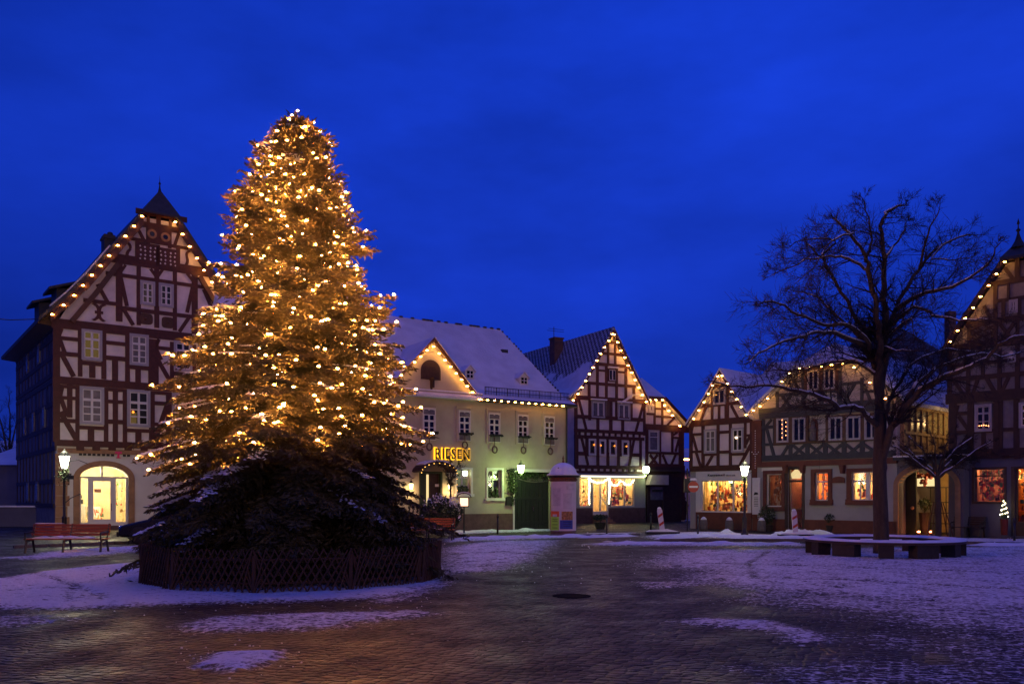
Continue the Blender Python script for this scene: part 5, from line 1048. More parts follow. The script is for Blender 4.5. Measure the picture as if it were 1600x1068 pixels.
m = MB(); m.box(u0-.1, u0, -.04, .1, z0-.1, z1+.1); m.box(u1, u1+.1, -.04, .1, z0-.1, z1+.1); m.box(u0, u1, -.041, .1, z1, z1+.1); m.box(u0, u1, -.041, .1, z0-.1, z0); o = m.build('shop_window', M['wood_dark'], rt); MB().box(u0, u1, .08, .087, z0, z1).build('pane', M['glass'], o)
m = MB(); m.box(u0, u1, .05, .1, z0+(z1-z0)*.80-.03, z0+(z1-z0)*.80+.03); m.build('transom', M['wood_dark'], o)
m = MB(); m.box(du0-.14, du0, -.04, .1, .1, z1+.1); m.box(du1, du1+.14, -.04, .1, .1, z1+.1); m.box(du0, du1, -.041, .1, z1, z1+.1); m.box(du0, du1, .05, .12, .1, .7); m.box(du0, du0+.1, .05, .12, .7, z1); o = m.build('shop_door', M['wood_dark'], rt); MB().box(du0+.1, du1, .08, .087, .7, z1).build('pane', M['glass'], o)
room(rt, u0-.1, u1+.1, z0-.05, z1+.1, .36, 1.0, 'int_red', power=62, colr=(1, .55, .28), n=2, lz=.85); room(rt, du0, du1+.2, .1, z1+.1, .36, 1.2, 'int_orange', power=22, colr=(1, .55, .25), lz=.85)
goods(f, u0, u1, z0+.02, z1, .38, .8, 210, 'dense glittering red and gold ornaments in the window at the right edge', seed=41, hang=.55, size=(.03, .09), pal=[(.65, .03, .03), (.6, .08, .03), (.7, .5, .25), (.1, .35, .1), (.6, .25, .3), (.02, .02, .02)])
goods(f, du0, du1, .7, z1, .4, .9, 60, 'ornaments behind the door at the right edge', seed=42, hang=.5, size=(.04, .1), pal=[(.65, .2, .1), (.6, .5, .3), (.1, .3, .2), (.03, .03, .03)])
u, z = f.px(1569, 770, .4); gable_lights(f, [(1485, 533.6), (1496.3, 516.6), (1508.3, 497.3), (1520.5, 481), (1532.3, 463.7), (1544.8, 446), (1556.8, 428), (1570, 409.3)], -.42, 'string of warm lights up the left slope of the gable at the right edge', r=.055)
# far roofs
def far_house(px0, px1, Y, ztop_px, zeave_px, label, alpha=0, depth=8, mt='snow_roof', wall='dark_wall', chim=()):
    f_ = Facade('background_house', px0, Y, alpha); tag(f_.root, label, 'house'); W_ = f_.px(px1, 700)[0]; xm = (px0+px1)/2; ze_ = f_.px(xm, zeave_px)[1]; zt_ = f_.px(xm, ztop_px, depth/2)[1]
    MB().prismz([(0, 0), (W_, 0), (W_, depth), (0, depth)], 0, ze_).build('wall', M[wall], f_.root); m = MB()
    m.v = [(-.4, -.4, ze_), (W_+.4, -.4, ze_), (W_+.4, depth+.4, ze_), (-.4, depth+.4, ze_), (min(2, W_*.25), depth/2, zt_), (max(W_-2, W_*.75), depth/2, zt_)]
    m.f = [(0, 1, 5, 4), (1, 2, 5), (2, 3, 4, 5), (3, 0, 4), (3, 2, 1, 0)]; m.build('roof', M[mt], f_.root)
    for cx in chim: u_ = f_.px(cx, 600, depth*.5)[0]; MB().box(u_-.3, u_+.3, depth*.4, depth*.4+.6, ze_, zt_+1.3).build('chimney', M['plinth'], f_.root)
    return f_
far_house(1400, 1520, 62, 515, 585, 'dark big roof with two chimneys behind the lights of the right edge gable', 10, 12, 'slate', chim=(1473, 1502))
far_house(1160, 1262, 60, 566, 632, 'pale snowy roof between the small gable and the broad half-hipped one', -30, 8, 'snow_roof')
far_house(1030, 1120, 84, 700, 748, 'low snowy house at the far end of the alley', 5, 8, 'snow_roof')
far_house(1052, 1079, 66, 726, 738, 'narrow pinkish house front down the alley', 35, 6, 'timber_dark', 'plaster')
fb = far_house(-40, 26, 62, 700, 726, 'low blue snowy shed at the left edge', 0, 7, 'snow_roof'); far_house(-90, 20, 80, 688, 705, 'further snowy roof behind the shed at the left edge', 0, 8, 'snow_roof')
o = MB().box(-4.0, 4.2, -.25, .25, 0, 1.15).build('low_wall', M['dark_wall']); o.location = gnd(8, 822); MB().box(-4.05, 4.25, -.3, .3, 1.15, 1.24).build('snow_cap', M['snow'], o); tag(o, 'low wall with a cap of snow in front of the shed at the left edge', 'wall')
# ================================================================== GROUND
def axis(a, b, fine, far_lo, far_hi, g=1.5):
    L = [a]; s = fine
    while L[-1] < b: L.append(L[-1]+fine)
    hi = []; x, s = L[-1], fine*2
    while x < far_hi: x += s; s *= g; hi.append(x)
    lo = []; x, s = a, fine*2
    while x > far_lo: x -= s; s *= g; lo.append(x)
    return np.array(lo[::-1]+L+hi)
xs = axis(-30, 30, .11, -500, 500); ya = [4.5]
while ya[-1] < 60: ya.append(ya[-1]*1.0072)
hi = []; x, s = ya[-1], .9
while x < 900: x += s; s *= 1.5; hi.append(x)
lo = []; x, s = ya[0], .2
while x > -150: x -= s; s *= 1.5; lo.append(x)
ys = np.array(lo[::-1]+ya+hi)
GX, GY = np.meshgrid(xs, ys); PX, PY = GX.ravel(), GY.ravel()
def sdist(poly, X, Y):
    d = np.full(len(X), 1e9); ins = np.zeros(len(X), bool); n = len(poly)
    for i in range(n):
        (x1, y1), (x2, y2) = poly[i], poly[(i+1) % n]; ex, ey = x2-x1, y2-y1
        t = np.clip(((X-x1)*ex+(Y-y1)*ey)/(ex*ex+ey*ey+1e-9), 0, 1); d = np.minimum(d, np.hypot(X-x1-t*ex, Y-y1-t*ey))
        c = ((y1 > Y) != (y2 > Y)) & (X < (x2-x1)*(Y-y1)/(y2-y1+1e-12)+x1); ins ^= c
    return np.where(ins, d, -d)
# where snow lies on the square (outlines read off the photograph, laid out in metres on the ground)
SN = [
 ([(-200, 900), (0, 903), (60, 893), (150, 883), (225, 877), (330, 870), (690, 880), (692, 915), (640, 928), (560, 938), (400, 941), (250, 945), (120, 952), (-200, 950)], 1.0, .5),
 ([(-60, 872), (40, 868), (70, 861), (240, 850), (240, 860), (150, 868), (60, 874)], .85, .7),
 ([(270, 976), (330, 962), (500, 955), (650, 952), (700, 958), (600, 972), (500, 986), (290, 989)], .70, .5),
 ([(296, 1042), (340, 1019), (430, 1016), (455, 1022), (410, 1042), (360, 1049)], 1.0, .25),
 ([(-100, 965), (0, 960), (90, 956), (140, 968), (40, 980), (-100, 985)], .52, .5),
 ([(690, 858), (720, 849), (780, 844), (880, 843), (870, 852), (850, 868), (830, 880), (790, 893), (690, 897)], .80, 1.0),
 ([(690, 841), (800, 836), (1000, 831), (1000, 836), (860, 841), (700, 847)], .85, .8),
 ([(700, 831), (790, 826.5), (870, 826), (870, 829), (700, 835)], .9, .8),
 ([(900, 850), (960, 846), (1060, 846), (1260, 849), (1270, 853), (1060, 853), (930, 852)], .85, .8),
 ([(1000, 838), (1060, 831), (1110, 830), (1180, 834), (1270, 838), (1300, 845), (1200, 843), (1100, 840), (1020, 841)], .9, .9),
 ([(1180, 838), (1260, 836), (1600, 842), (1900, 845), (1900, 850), (1600, 849), (1300, 846), (1190, 843)], .9, .7),
 ([(1280, 828), (1340, 826), (1480, 828), (1490, 831), (1300, 832)], .8, .5),
 ([(1010, 872), (1050, 858), (1260, 856), (1600, 852), (2300, 856), (2300, 965), (1600, 960), (1450, 948), (1250, 930), (1100, 915), (1050, 903), (1090, 892), (1000, 884)], .80, 1.7),
 ([(1120, 915), (1400, 925), (2300, 940), (2300, 1040), (1700, 1010), (1480, 990), (1300, 960), (1160, 940)], .64, 1.6),
 ([(1250, 985), (1600, 985), (2400, 1000), (2400, 1250), (1700, 1250), (1450, 1050)], .47, 1.2),
 ([(1040, 972), (1100, 964), (1200, 968), (1290, 990), (1310, 1002), (1250, 1006), (1190, 985), (1090, 976)], .80, .4),
 ([(980, 908), (1120, 905), (1120, 916), (1010, 920)], .55, .4),
 ([(1080, 1040), (1300, 1020), (1600, 1030), (2300, 1080), (2300, 1200), (1300, 1100)], .44, .8),
 ([(560, 940), (640, 925), (700, 905), (720, 908), (660, 932), (600, 945)], .62, .35),
]
snow = np.zeros(len(PX))
near = (PY > 4) & (PY < 75) & (np.abs(PX) < 70)
for pl, dens, soft in SN:
    P2 = [tuple(gnd(x, y)[:2]) for x, y in pl]; d = sdist(P2, PX[near], PY[near]); w = np.clip(d/(soft*2)+.5, 0, 1); w = w*w*(3-2*w)*dens
    snow[near] = np.maximum(snow[near], w)
TR = [[(45, 893), (90, 905), (150, 930), (160, 938)], [(80, 903), (118, 917), (104, 930), (118, 940)], [(120, 915), (160, 905), (200, 902)], [(1120, 861), (1250, 866), (1420, 873)], [(1080, 880), (1250, 884), (1500, 893), (1700, 905)], [(700, 866), (790, 862), (860, 868)], [(700, 880), (800, 873)], [(1150, 900), (1350, 908), (1650, 925)], [(0, 925), (80, 920), (170, 922)], [(1200, 862), (1170, 880), (1180, 905)]]
rgt = random.Random(77)
for pl in TR:
    P2 = [tuple(gnd(x, y)[:2]) for x, y in pl]
    for (x1, y1), (x2, y2) in zip(P2[:-1], P2[1:]):
        ex, ey = x2-x1, y2-y1; t_ = np.clip(((PX-x1)*ex+(PY-y1)*ey)/(ex*ex+ey*ey), 0, 1); d = np.hypot(PX-x1-t_*ex, PY-y1-t_*ey); snow -= .30*np.exp(-(d/.09)**2)*(snow > .2)
for i in range(420):                                    # footprints
    x, y = rgt.uniform(-16, 24), rgt.uniform(13, 34); d2 = ((PX-x)/.10)**2+((PY-y)/.17)**2; k_ = d2 < 5; snow[k_] -= .28*np.exp(-d2[k_])*(snow[k_] > .3)
far = (PY > 62) | (np.abs(PX) > 34); snow[far] = np.maximum(snow[far], .7)
nzv = np.array([mnoise.noise(Vector((x*.9, y*.9, 0)))+.5*mnoise.noise(Vector((x*3.1, y*3.1, 4))) for x, y in zip(PX, PY)])
PZ = np.where(near, np.clip(snow-.35, 0, 1)*(.07+.05*nzv), 0)
# tyre and foot marks pressed into the snow left of the fence
PZ += 0
nx, ny = len(xs), len(ys); idx = np.arange(nx*ny).reshape(ny, nx); q = np.stack([idx[:-1, :-1], idx[:-1, 1:], idx[1:, 1:], idx[1:, :-1]], -1).reshape(-1, 4)
m, t, b = principled('cobbles_with_snow')
tcn = N(t, 'ShaderNodeTexCoord'); at_ = N(t, 'ShaderNodeAttribute'); at_.attribute_name = 'snow'
def noise_n(scale, det=5, rough=.6, vec=None):
    n = N(t, 'ShaderNodeTexNoise', inp={'Scale': scale, 'Detail': det, 'Roughness': rough}); t.links.new(vec or tcn.outputs['Object'], n.inputs['Vector']); return n
def math_n(op, a, b_=None, clamp=False):
    n = N(t, 'ShaderNodeMath', operation=op); n.use_clamp = clamp
    for i, x in enumerate((a, b_)):
        if x is None: continue
        if isinstance(x, (int, float)): n.inputs[i].default_value = x
        else: t.links.new(x, n.inputs[i])
    return n.outputs[0]
wv = noise_n(.8, 2); vadd = N(t, 'ShaderNodeVectorMath', operation='MULTIPLY_ADD'); vadd.inputs[1].default_value = (.25, .25, 0); t.links.new(wv.outputs['Color'], vadd.inputs[0]); t.links.new(tcn.outputs['Object'], vadd.inputs[2])
mpv = N(t, 'ShaderNodeMapping'); mpv.inputs['Scale'].default_value = (.85, 1.05, 0); mpv.inputs['Rotation'].default_value = (0, 0, .35); t.links.new(vadd.outputs[0], mpv.inputs[0])
vo = N(t, 'ShaderNodeTexVoronoi', feature='DISTANCE_TO_EDGE', inp={'Scale': 8.6, 'Randomness': .55}); t.links.new(mpv.outputs[0], vo.inputs['Vector'])
vc = N(t, 'ShaderNodeTexVoronoi', feature='F1', inp={'Scale': 8.6, 'Randomness': .55}); t.links.new(mpv.outputs[0], vc.inputs['Vector'])
edge = N(t, 'ShaderNodeMapRange', inp={'From Min': .04, 'From Max': .17}); edge.interpolation_type = 'SMOOTHSTEP'; t.links.new(vo.outputs['Distance'], edge.inputs[0])
cr = N(t, 'ShaderNodeValToRGB'); e = cr.color_ramp.elements; e[0].color = (.010, .008, .006, 1); e[1].color = (.062, .044, .030, 1); sp = N(t, 'ShaderNodeSeparateColor'); t.links.new(vc.outputs['Color'], sp.inputs[0]); t.links.new(sp.outputs[0], cr.inputs[0])
cobc = N(t, 'ShaderNodeMixRGB'); cobc.inputs[1].default_value = (.002, .002, .002, 1); t.links.new(edge.outputs[0], cobc.inputs[0]); t.links.new(cr.outputs[0], cobc.inputs[2])
n1, n2, n3 = noise_n(.9, 6, .7), noise_n(13, 5, .75), noise_n(4.2, 5, .65)
mst = N(t, 'ShaderNodeMapping'); mst.inputs['Scale'].default_value = (.7, 2.4, 1); mst.inputs['Rotation'].default_value = (0, 0, .12); t.links.new(tcn.outputs['Object'], mst.inputs[0]); n4 = noise_n(5.0, 7, .75, mst.outputs[0])
s = math_n('ADD', at_.outputs['Fac'], math_n('MULTIPLY', math_n('SUBTRACT', n1.outputs['Fac'], .5), .75))
s = math_n('ADD', s, math_n('MULTIPLY', math_n('SUBTRACT', n2.outputs['Fac'], .5), 1.8)); s = math_n('ADD', s, math_n('MULTIPLY', math_n('SUBTRACT', n3.outputs['Fac'], .5), .7)); s = math_n('ADD', s, math_n('MULTIPLY', math_n('SUBTRACT', n4.outputs['Fac'], .5), 1.5))
s = math_n('ADD', s, math_n('MULTIPLY', math_n('SUBTRACT', .6, edge.outputs[0]), .22))
sm = N(t, 'ShaderNodeMapRange', inp={'From Min': .42, 'From Max': .70}); sm.interpolation_type = 'SMOOTHSTEP'; t.links.new(s, sm.inputs[0])
sc = N(t, 'ShaderNodeMixRGB'); sc.inputs[1].default_value = (.16, .15, .16, 1); sc.inputs[2].default_value = (.90, .90, .93, 1); t.links.new(math_n('MULTIPLY', math_n('SUBTRACT', s, .35), 1.9, True), sc.inputs[0])
fc = N(t, 'ShaderNodeMixRGB'); t.links.new(sm.outputs[0], fc.inputs[0]); t.links.new(cobc.outputs[0], fc.inputs[1]); t.links.new(sc.outputs[0], fc.inputs[2]); t.links.new(fc.outputs[0], b.inputs['Base Color'])
rr = N(t, 'ShaderNodeMapRange', inp={'From Min': .3, 'From Max': .7, 'To Min': .27, 'To Max': .80}); t.links.new(n1.outputs['Fac'], rr.inputs[0])
ro = N(t, 'ShaderNodeMixRGB'); t.links.new(sm.outputs[0], ro.inputs[0]); t.links.new(rr.outputs[0], ro.inputs[1]); ro.inputs[2].default_value = (.8, .8, .8, 1); t.links.new(ro.outputs[0], b.inputs['Roughness']); b.inputs['Specular IOR Level'].default_value = .26
dome = math_n('SUBTRACT', 1.0, math_n('MULTIPLY', math_n('POWER', vc.outputs['Distance'], 2.0), 1.6))
hg = math_n('ADD', math_n('ADD', math_n('MULTIPLY', edge.outputs[0], .9), math_n('MULTIPLY', dome, 1.1)), math_n('ADD', math_n('MULTIPLY', n2.outputs['Fac'], .5), math_n('MULTIPLY', sp.outputs[1], .9))); hs = math_n('ADD', math_n('MULTIPLY', s, 1.0), math_n('MULTIPLY', n2.outputs['Fac'], .8))
hm = N(t, 'ShaderNodeMixRGB'); t.links.new(sm.outputs[0], hm.inputs[0]); t.links.new(hg, hm.inputs[1]); t.links.new(hs, hm.inputs[2])
bn = N(t, 'ShaderNodeBump', inp={'Strength': 1.0, 'Distance': .04}); t.links.new(hm.outputs[0], bn.inputs['Height']); t.links.new(bn.outputs[0], b.inputs['Normal'])
g = np_mesh('cobbled_square', np.stack([PX, PY, PZ], 1), q, m, None, True); tag(g, kind='structure')
a_ = g.data.attributes.new('snow', 'FLOAT', 'POINT'); a_.data.foreach_set('value', snow.astype(np.float32))
cl = MB(); rgc = random.Random(6)
for i in range(420):
    k_ = rgc.random()
    if k_ < .45: px_, py_ = rgc.uniform(-20, 700), 905+rgc.gauss(28, 16)
    elif k_ < .7: px_, py_ = rgc.uniform(690, 1300), rgc.uniform(845, 915)
    elif k_ < .85: px_, py_ = rgc.gauss(370, 60), rgc.gauss(1030, 12)
    else: px_, py_ = rgc.uniform(900, 1600), rgc.uniform(832, 856)
    if py_ < 828: continue
    q_ = gnd(px_, py_); s_ = rgc.uniform(.005, .017)*(2.2 if py_ < 860 else 1); cl.ball((q_.x, q_.y, s_*.5), s_, 5, .7)
o = cl.build('snow_clods', M['snow']); tag(o, 'small clods of snow scattered along the edges of the snow patches', 'snow', kind='stuff')
# kerbs of the lane that crosses the back of the square
def kerb(pxs, label=None):
    P = [gnd(x, y) for x, y in pxs]; m = MB()
    for A_, B_ in zip(P[:-1], P[1:]):
        d = (B_-A_); L = d.length; n = max(1, int(L/.9)); nrm = Vector((-d.y, d.x, 0)).normalized()*.07
        for i in range(n):
            a, c = A_+d*(i/n+.004), A_+d*((i+1)/n-.004); m.prismz([tuple((a-nrm)[:2]), tuple((c-nrm)[:2]), tuple((c+nrm)[:2]), tuple((a+nrm)[:2])], -.05, .10)
    o = m.build('kerb', M['stone']); tag(o, kind='structure')
kerb([(700, 841), (860, 838), (1000, 836)]); kerb([(1030, 845), (1260, 845), (1600, 851), (1900, 856)]); kerb([(20, 856), (225, 848)])
def bank(pxs, w, h, seed):
    rg_ = random.Random(seed); P = [gnd(x, y) for x, y in pxs]; Q_ = []
    for a, b_ in zip(P[:-1], P[1:]):
        k_ = max(2, int((b_-a).length/.18)); Q_ += [a.lerp(b_, i/k_) for i in range(k_)]
    Q_.append(P[-1]); V = []; Fs = []; m_ = 9; n_ = len(Q_)
    for i, q_ in enumerate(Q_):
        f_ = min(1, i/4, (n_-1-i)/4); ww = w*(.55+.6*(mnoise.noise(Vector((i*.13, seed, 0)))+.5))*max(.1, f_); hh = h*max(.02, f_)*(.5+.9*(mnoise.noise(Vector((i*.21, seed+9, 0)))+.45))
        for j in range(m_):
            u_ = j/(m_-1)*2-1; V.append((q_.x+rg_.gauss(0, .015), q_.y+u_*ww, max(-.01, hh*(1-u_*u_)*(1+.35*mnoise.noise(Vector((i*.5, j*.7, seed)))) - .01)))
    for i in range(n_-1):
        for j in range(m_-1): a = i*m_+j; Fs.append((a, a+m_, a+m_+1, a+1))
    mb_ = MB(); mb_.v, mb_.f = V, Fs; o = mb_.build('snow_bank', M['snow'], None, True); tag(o, 'low irregular bank of ploughed snow', 'snow', kind='stuff'); return o
for sd_, (pl, w_, h_) in enumerate([([(700, 842.5), (860, 839.5), (930, 838)], .5, .14), ([(700, 832), (785, 829)], .5, .12), ([(800, 829), (856, 829)], .5, .16), ([(900, 840), (1000, 837)], .45, .13), ([(1020, 842), (1110, 838), (1180, 841), (1290, 844)], .55, .17), ([(1120, 833), (1155, 832)], .4, .2), ([(1200, 838), (1260, 834), (1310, 838)], .5, .24), ([(930, 850.5), (1000, 849), (1260, 850)], .35, .10), ([(1500, 851), (1700, 855), (1900, 860)], .4, .13), ([(1340, 829), (1375, 828)], .3, .12), ([(60, 866), (150, 860), (240, 857)], .35, .10), ([(940, 846), (962, 847)], .3, .22)]): bank(pl, w_, h_, sd_*3+1)
# manhole
p = gnd(893, 931); m_ = MB().lathe([(.34, 0), (.34, .008), (.30, .012), (.30, .009), (.001, .009)], (0, 0, 0), 24); o = m_.build('manhole_cover', M['matte_iron']); o.location = (p.x, p.y, .004); tag(o, 'round iron manhole cover set in the cobbles', 'manhole cover')

# ================================================================== CHRISTMAS TREE
TX, TY = -4.62, 18.3
tree = empty('christmas_tree', (TX, TY, 0)); tag(tree, 'huge bushy Christmas fir covered in warm lights, ringed by a low lattice fence', 'tree')
Zs = [.3, .6, 1.0, 1.5, 1.9, 2.4, 2.9, 3.3, 3.9, 4.4, 5.0, 5.5, 6.1, 6.6, 7.2, 7.7, 8.3, 8.8, 9.3, 9.7, 9.95]
Rs = [2.75, 2.95, 3.08, 3.02, 2.86, 2.72, 2.72, 2.6, 2.5, 2.4, 2.25, 1.95, 1.60, 1.45, 1.36, 1.2, .92, .78, .57, .25, .07]
BUMP = [(1.0, 3.2, .75, .45), (.9, .05, .35, .4), (7.65, 3.14, .25, .28), (6.35, 3.05, .38, .3), (5.7, 0, .30, .3), (3.05, 3.25, .55, .28), (2.35, 3.2, .5, .25), (1.5, 3.1, .4, .3), (8.95, .1, .22, .2), (8.6, 3.3, .2, .2), (7.0, .2, .2, .3), (4.9, 3.3, .25, .3), (5.2, -1.4, .25, .4), (4.0, 3.4, .2, .25)]
rs = np.random.RandomState(12)
C_, D_, tipsL, stems = [], [], [], MB()
z = .55; branches = []
while z < 9.75:
    k = int(15+6*min(1, z/3)) if z < 8 else 13
    ph0 = rs.uniform(0, 6.28)
    for i in range(k):
        ph = ph0+6.2832*i/k+rs.normal(0, .14); zb = z+rs.normal(0, .09); hf = min(1, z/9.0)
        tipz_guess = zb+(-.35+.95*hf**1.5)*np.interp(zb, Zs, Rs)*.6
        Rr = float(np.interp(np.clip(tipz_guess, .3, 9.95), Zs, Rs)); asym = 1+.06*math.sin(ph*2+z*1.7)+rs.normal(0, .07)+sum(am*math.exp(-((zb-zc_)/wz)**2)*max(0, math.cos(ph-pc))**4/max(.8, Rr)*1.0 for zc_, pc, am, wz in BUMP)-.05*(1+math.sin(z*5.2))
        if rs.rand() < .10: asym *= 1.10
        if rs.rand() < .15: asym *= .82
        L = max(.15, Rr*asym)
        branches.append((zb, ph, L, -.12+.80*hf**1.6, -.30+.15*hf))
    z += .235 if z < 7 else .19
for (zb, ph, L, a, bq) in branches:
    er = np.array([math.cos(ph), math.sin(ph), 0]); et = np.array([-math.sin(ph), math.cos(ph), 0])
    up = rs.uniform(.05, .16)
    def pos(tt): return er*(L*tt)+np.array([0, 0, zb+L*(a*tt+bq*tt*tt)+up*L*max(0, tt-.75)**1.2])
    n = max(4, int(L*.92/.085)); pts = [pos(.0), pos(.35), pos(.7), pos(1.0)]
    stems.tube([tuple(p) for p in pts], [.035*L/2.5+.008, .02*L/2.5+.006, .010, .004], 4, cap=False)
    tt0 = .22
    for j in range(n):
        t_ = tt0+(1-tt0)*(j+rs.rand()*.6)/n; p = pos(t_); p2 = pos(min(1, t_+.02)); dv = p2-p; dv = dv/(np.linalg.norm(dv)+1e-9) if np.linalg.norm(dv) > 1e-6 else er
        tl = min(.60, .17+.62*(1-t_)*min(L, 2.6)*.55+.06)*(1 if t_ < .93 else .7)
        for sd_ in (-1, 1):
            an = rs.uniform(.75, 1.15); td = dv*math.cos(an)+et*sd_*math.sin(an)+np.array([0, 0, rs.normal(-.10, .14)]); td /= np.linalg.norm(td)
            m_n = max(2, int(tl/.062))
            for q_ in range(m_n):
                s_ = (q_+.5)/m_n*tl; C_.append(p+td*s_+np.array([0, 0, -.42*s_*s_])+rs.normal(0, .014, 3)); D_.append(td+rs.normal(0, .33, 3))
        C_.append(p+rs.normal(0, .02, 3)); D_.append(dv+rs.normal(0, .5, 3))
    e_ = pos(1.0)
    for q_ in range(5): C_.append(e_+dv*.03*q_+rs.normal(0, .02, 3)); D_.append(dv+rs.normal(0, .35, 3))
    for t_ in (1.0, .93, .86, .78, .68, .58): tipsL.append((pos(t_), ph, zb, L, t_))
# leader shoots
for i in range(26):
    zz = 9.55+.42*rs.rand(); C_.append(np.array([rs.normal(0, .04), rs.normal(0, .04), zz])); D_.append(np.array([rs.normal(0, .4), rs.normal(0, .4), 1.]))
C_ = np.array(C_); D_ = np.array(D_); D_ /= np.linalg.norm(D_, axis=1)[:, None]; n = len(C_)
print('fir sprigs', n)
def cards(C_, D_, L, W, rs):
    n = len(C_); rv = rs.normal(size=(n, 3)); S = np.cross(D_, rv); S /= np.linalg.norm(S, axis=1)[:, None]
    ln = L*rs.uniform(.7, 1.3, (n, 1)); wd = W*rs.uniform(.7, 1.3, (n, 1))
    a = C_-D_*ln*.5; b_ = C_+S*wd*.5; c = C_+D_*ln*.5; d = C_-S*wd*.5
    V = np.stack([a, b_, c, d], 1).reshape(-1, 3); return V
V1 = cards(C_, D_, .135, .042, rs); V2 = cards(C_, D_+rs.normal(0, .25, D_.shape), .125, .038, rs)
V = np.concatenate([V1, V2]); Q = np.arange(len(V)).reshape(-1, 4)
mfir = mat('fir_needles', (.078, .064, .026), .55, .55, 2.2, spec=.3)
np_mesh('crown', V, Q, mfir, tree)
stems.tube([(0, 0, 0), (0, 0, 3), (0, 0, 7), (0, 0, 9.6)], [.17, .13, .06, .015], 10); stems.build('trunk', M['bark'], tree)
# snow lying on the outer shelves
selC = C_[(rs.rand(n) < .5)]; sc_ = []
sv = MB(); cnt = 0
keep = rs.rand(len(branches))
SC, SD = [], []
for bi, (zb, ph, L, a, bq) in enumerate(branches):
    left = math.cos(ph-3.6); front = -math.sin(ph)
    pr = .07+(.30 if (left > .45 and 1.2 < zb < 5.5) else 0)+(.05 if zb < 5 else 0)
    if keep[bi] > pr*(1 if zb > 1.9 or left > .6 else .35): continue
    er = np.array([math.cos(ph), math.sin(ph), 0]); et = np.array([-math.sin(ph), math.cos(ph), 0]); t0 = rs.uniform(.55, .85); big = rs.uniform(.5, 1.25)*(1 if left > .3 else .6)
    for j in range(int(60*big)):
        t_ = rs.uniform(t0, 1.0); lat = rs.normal(0, .09*big+.16*(1-t_)*min(L, 2.5)*.5)
        SC.append(er*(L*t_)+et*lat+np.array([0, 0, zb+L*(a*t_+bq*t_*t_)+.045+.10*L*max(0, t_-.75)**1.2-.25*lat*lat])); SD.append(er*.8+et*rs.normal(0, .8)+np.array([0, 0, rs.normal(-.05, .12)]))
SC = np.array(SC); SD = np.array(SD); SD /= np.linalg.norm(SD, axis=1)[:, None]
m_n = len(SC); Sx = np.cross(SD, np.array([0, 0, 1.])+rs.normal(0, .22, (m_n, 3))); Sx /= np.linalg.norm(Sx, axis=1)[:, None]
ln = rs.uniform(.03, .065, (m_n, 1)); wd = rs.uniform(.02, .04, (m_n, 1)); hgt = np.array([0, 0, .022])
Vs = np.stack([SC-SD*ln, SC+Sx*wd, SC+SD*ln, SC-Sx*wd, SC+hgt], 1).reshape(-1, 3)
base = (np.arange(m_n)*5)[:, None]; Fq = np.concatenate([base+np.array([[0, 1, 4]]), base+np.array([[1, 2, 4]]), base+np.array([[2, 3, 4]]), base+np.array([[3, 0, 4]])])
np_mesh('snow', Vs, Fq, M['snow'], tree, k=3)
# strings of lights: bulbs sit on the outer branch ends, seven strings one above the other
cand = [c for c in tipsL if (c[0][2] > 2.75 or (c[0][2] > 2.2 and math.cos(c[1]-3.5) > .8))]
random.Random(5).shuffle(cand); chosen = []
def okp(p, dmin):
    return all((p[0]-c[0])**2+(p[1]-c[1])**2+(p[2]-c[2])**2 > dmin*dmin for c in chosen)
for (p, ph, zb, L, t_) in cand:
    if len(chosen) >= 788: break
    dm = .26 if p[2] < 3.6 else .19
    q_ = p+np.array([math.cos(ph)*.05, math.sin(ph)*.05, .035]) + rs.normal(0, .02, 3)
    if okp(q_, dm): chosen.append(q_)
print('tree bulbs', len(chosen))
chosen.sort(key=lambda c: c[2]); chosen.append(np.array([.03, 0, 10.02])); ns = 8; per = int(math.ceil(len(chosen)/ns))
names = ['lowest', 'second lowest', 'third lowest', 'fourth lowest', 'fourth highest', 'third highest', 'second highest', 'topmost']
ob = bulb_mesh(.0255, 'bulb', 'core'); bulbme = ob.data; bpy.data.objects.remove(ob)
for i in range(ns):
    seg = chosen[i*per:(i+1)*per]; t = empty('tree_light_string', (TX, TY, 0)); tag(t, names[i]+' band of warm bulbs wound round the big Christmas tree', 'light string', 'strings of lights on the Christmas tree')
    seg2 = sorted(seg, key=lambda c: math.atan2(c[1], c[0])); cb = MB()
    bands = 3; zlo, zhi = seg[0][2], seg[-1][2]+1e-6
    for kb in range(bands):
        sg_ = [c for c in seg2 if int((c[2]-zlo)/(zhi-zlo)*bands) == kb]
        if len(sg_) > 2:
            pl = []
            for c1, c2 in zip(sg_[:-1], sg_[1:]):
                c1, c2 = np.array(c1), np.array(c2); md = (c1+c2)/2*np.array([.93, .93, 1])-np.array([0, 0, .05]); pl += [tuple(c1-[0, 0, .03]), tuple(md)]
            cb.tube(pl, .005, 3, cap=False)
    cb.build('cable', M['black'], t)
    for c in seg: o = bpy.data.objects.new('bulb', bulbme); col.objects.link(o); o.parent = t; o.location = tuple(c)
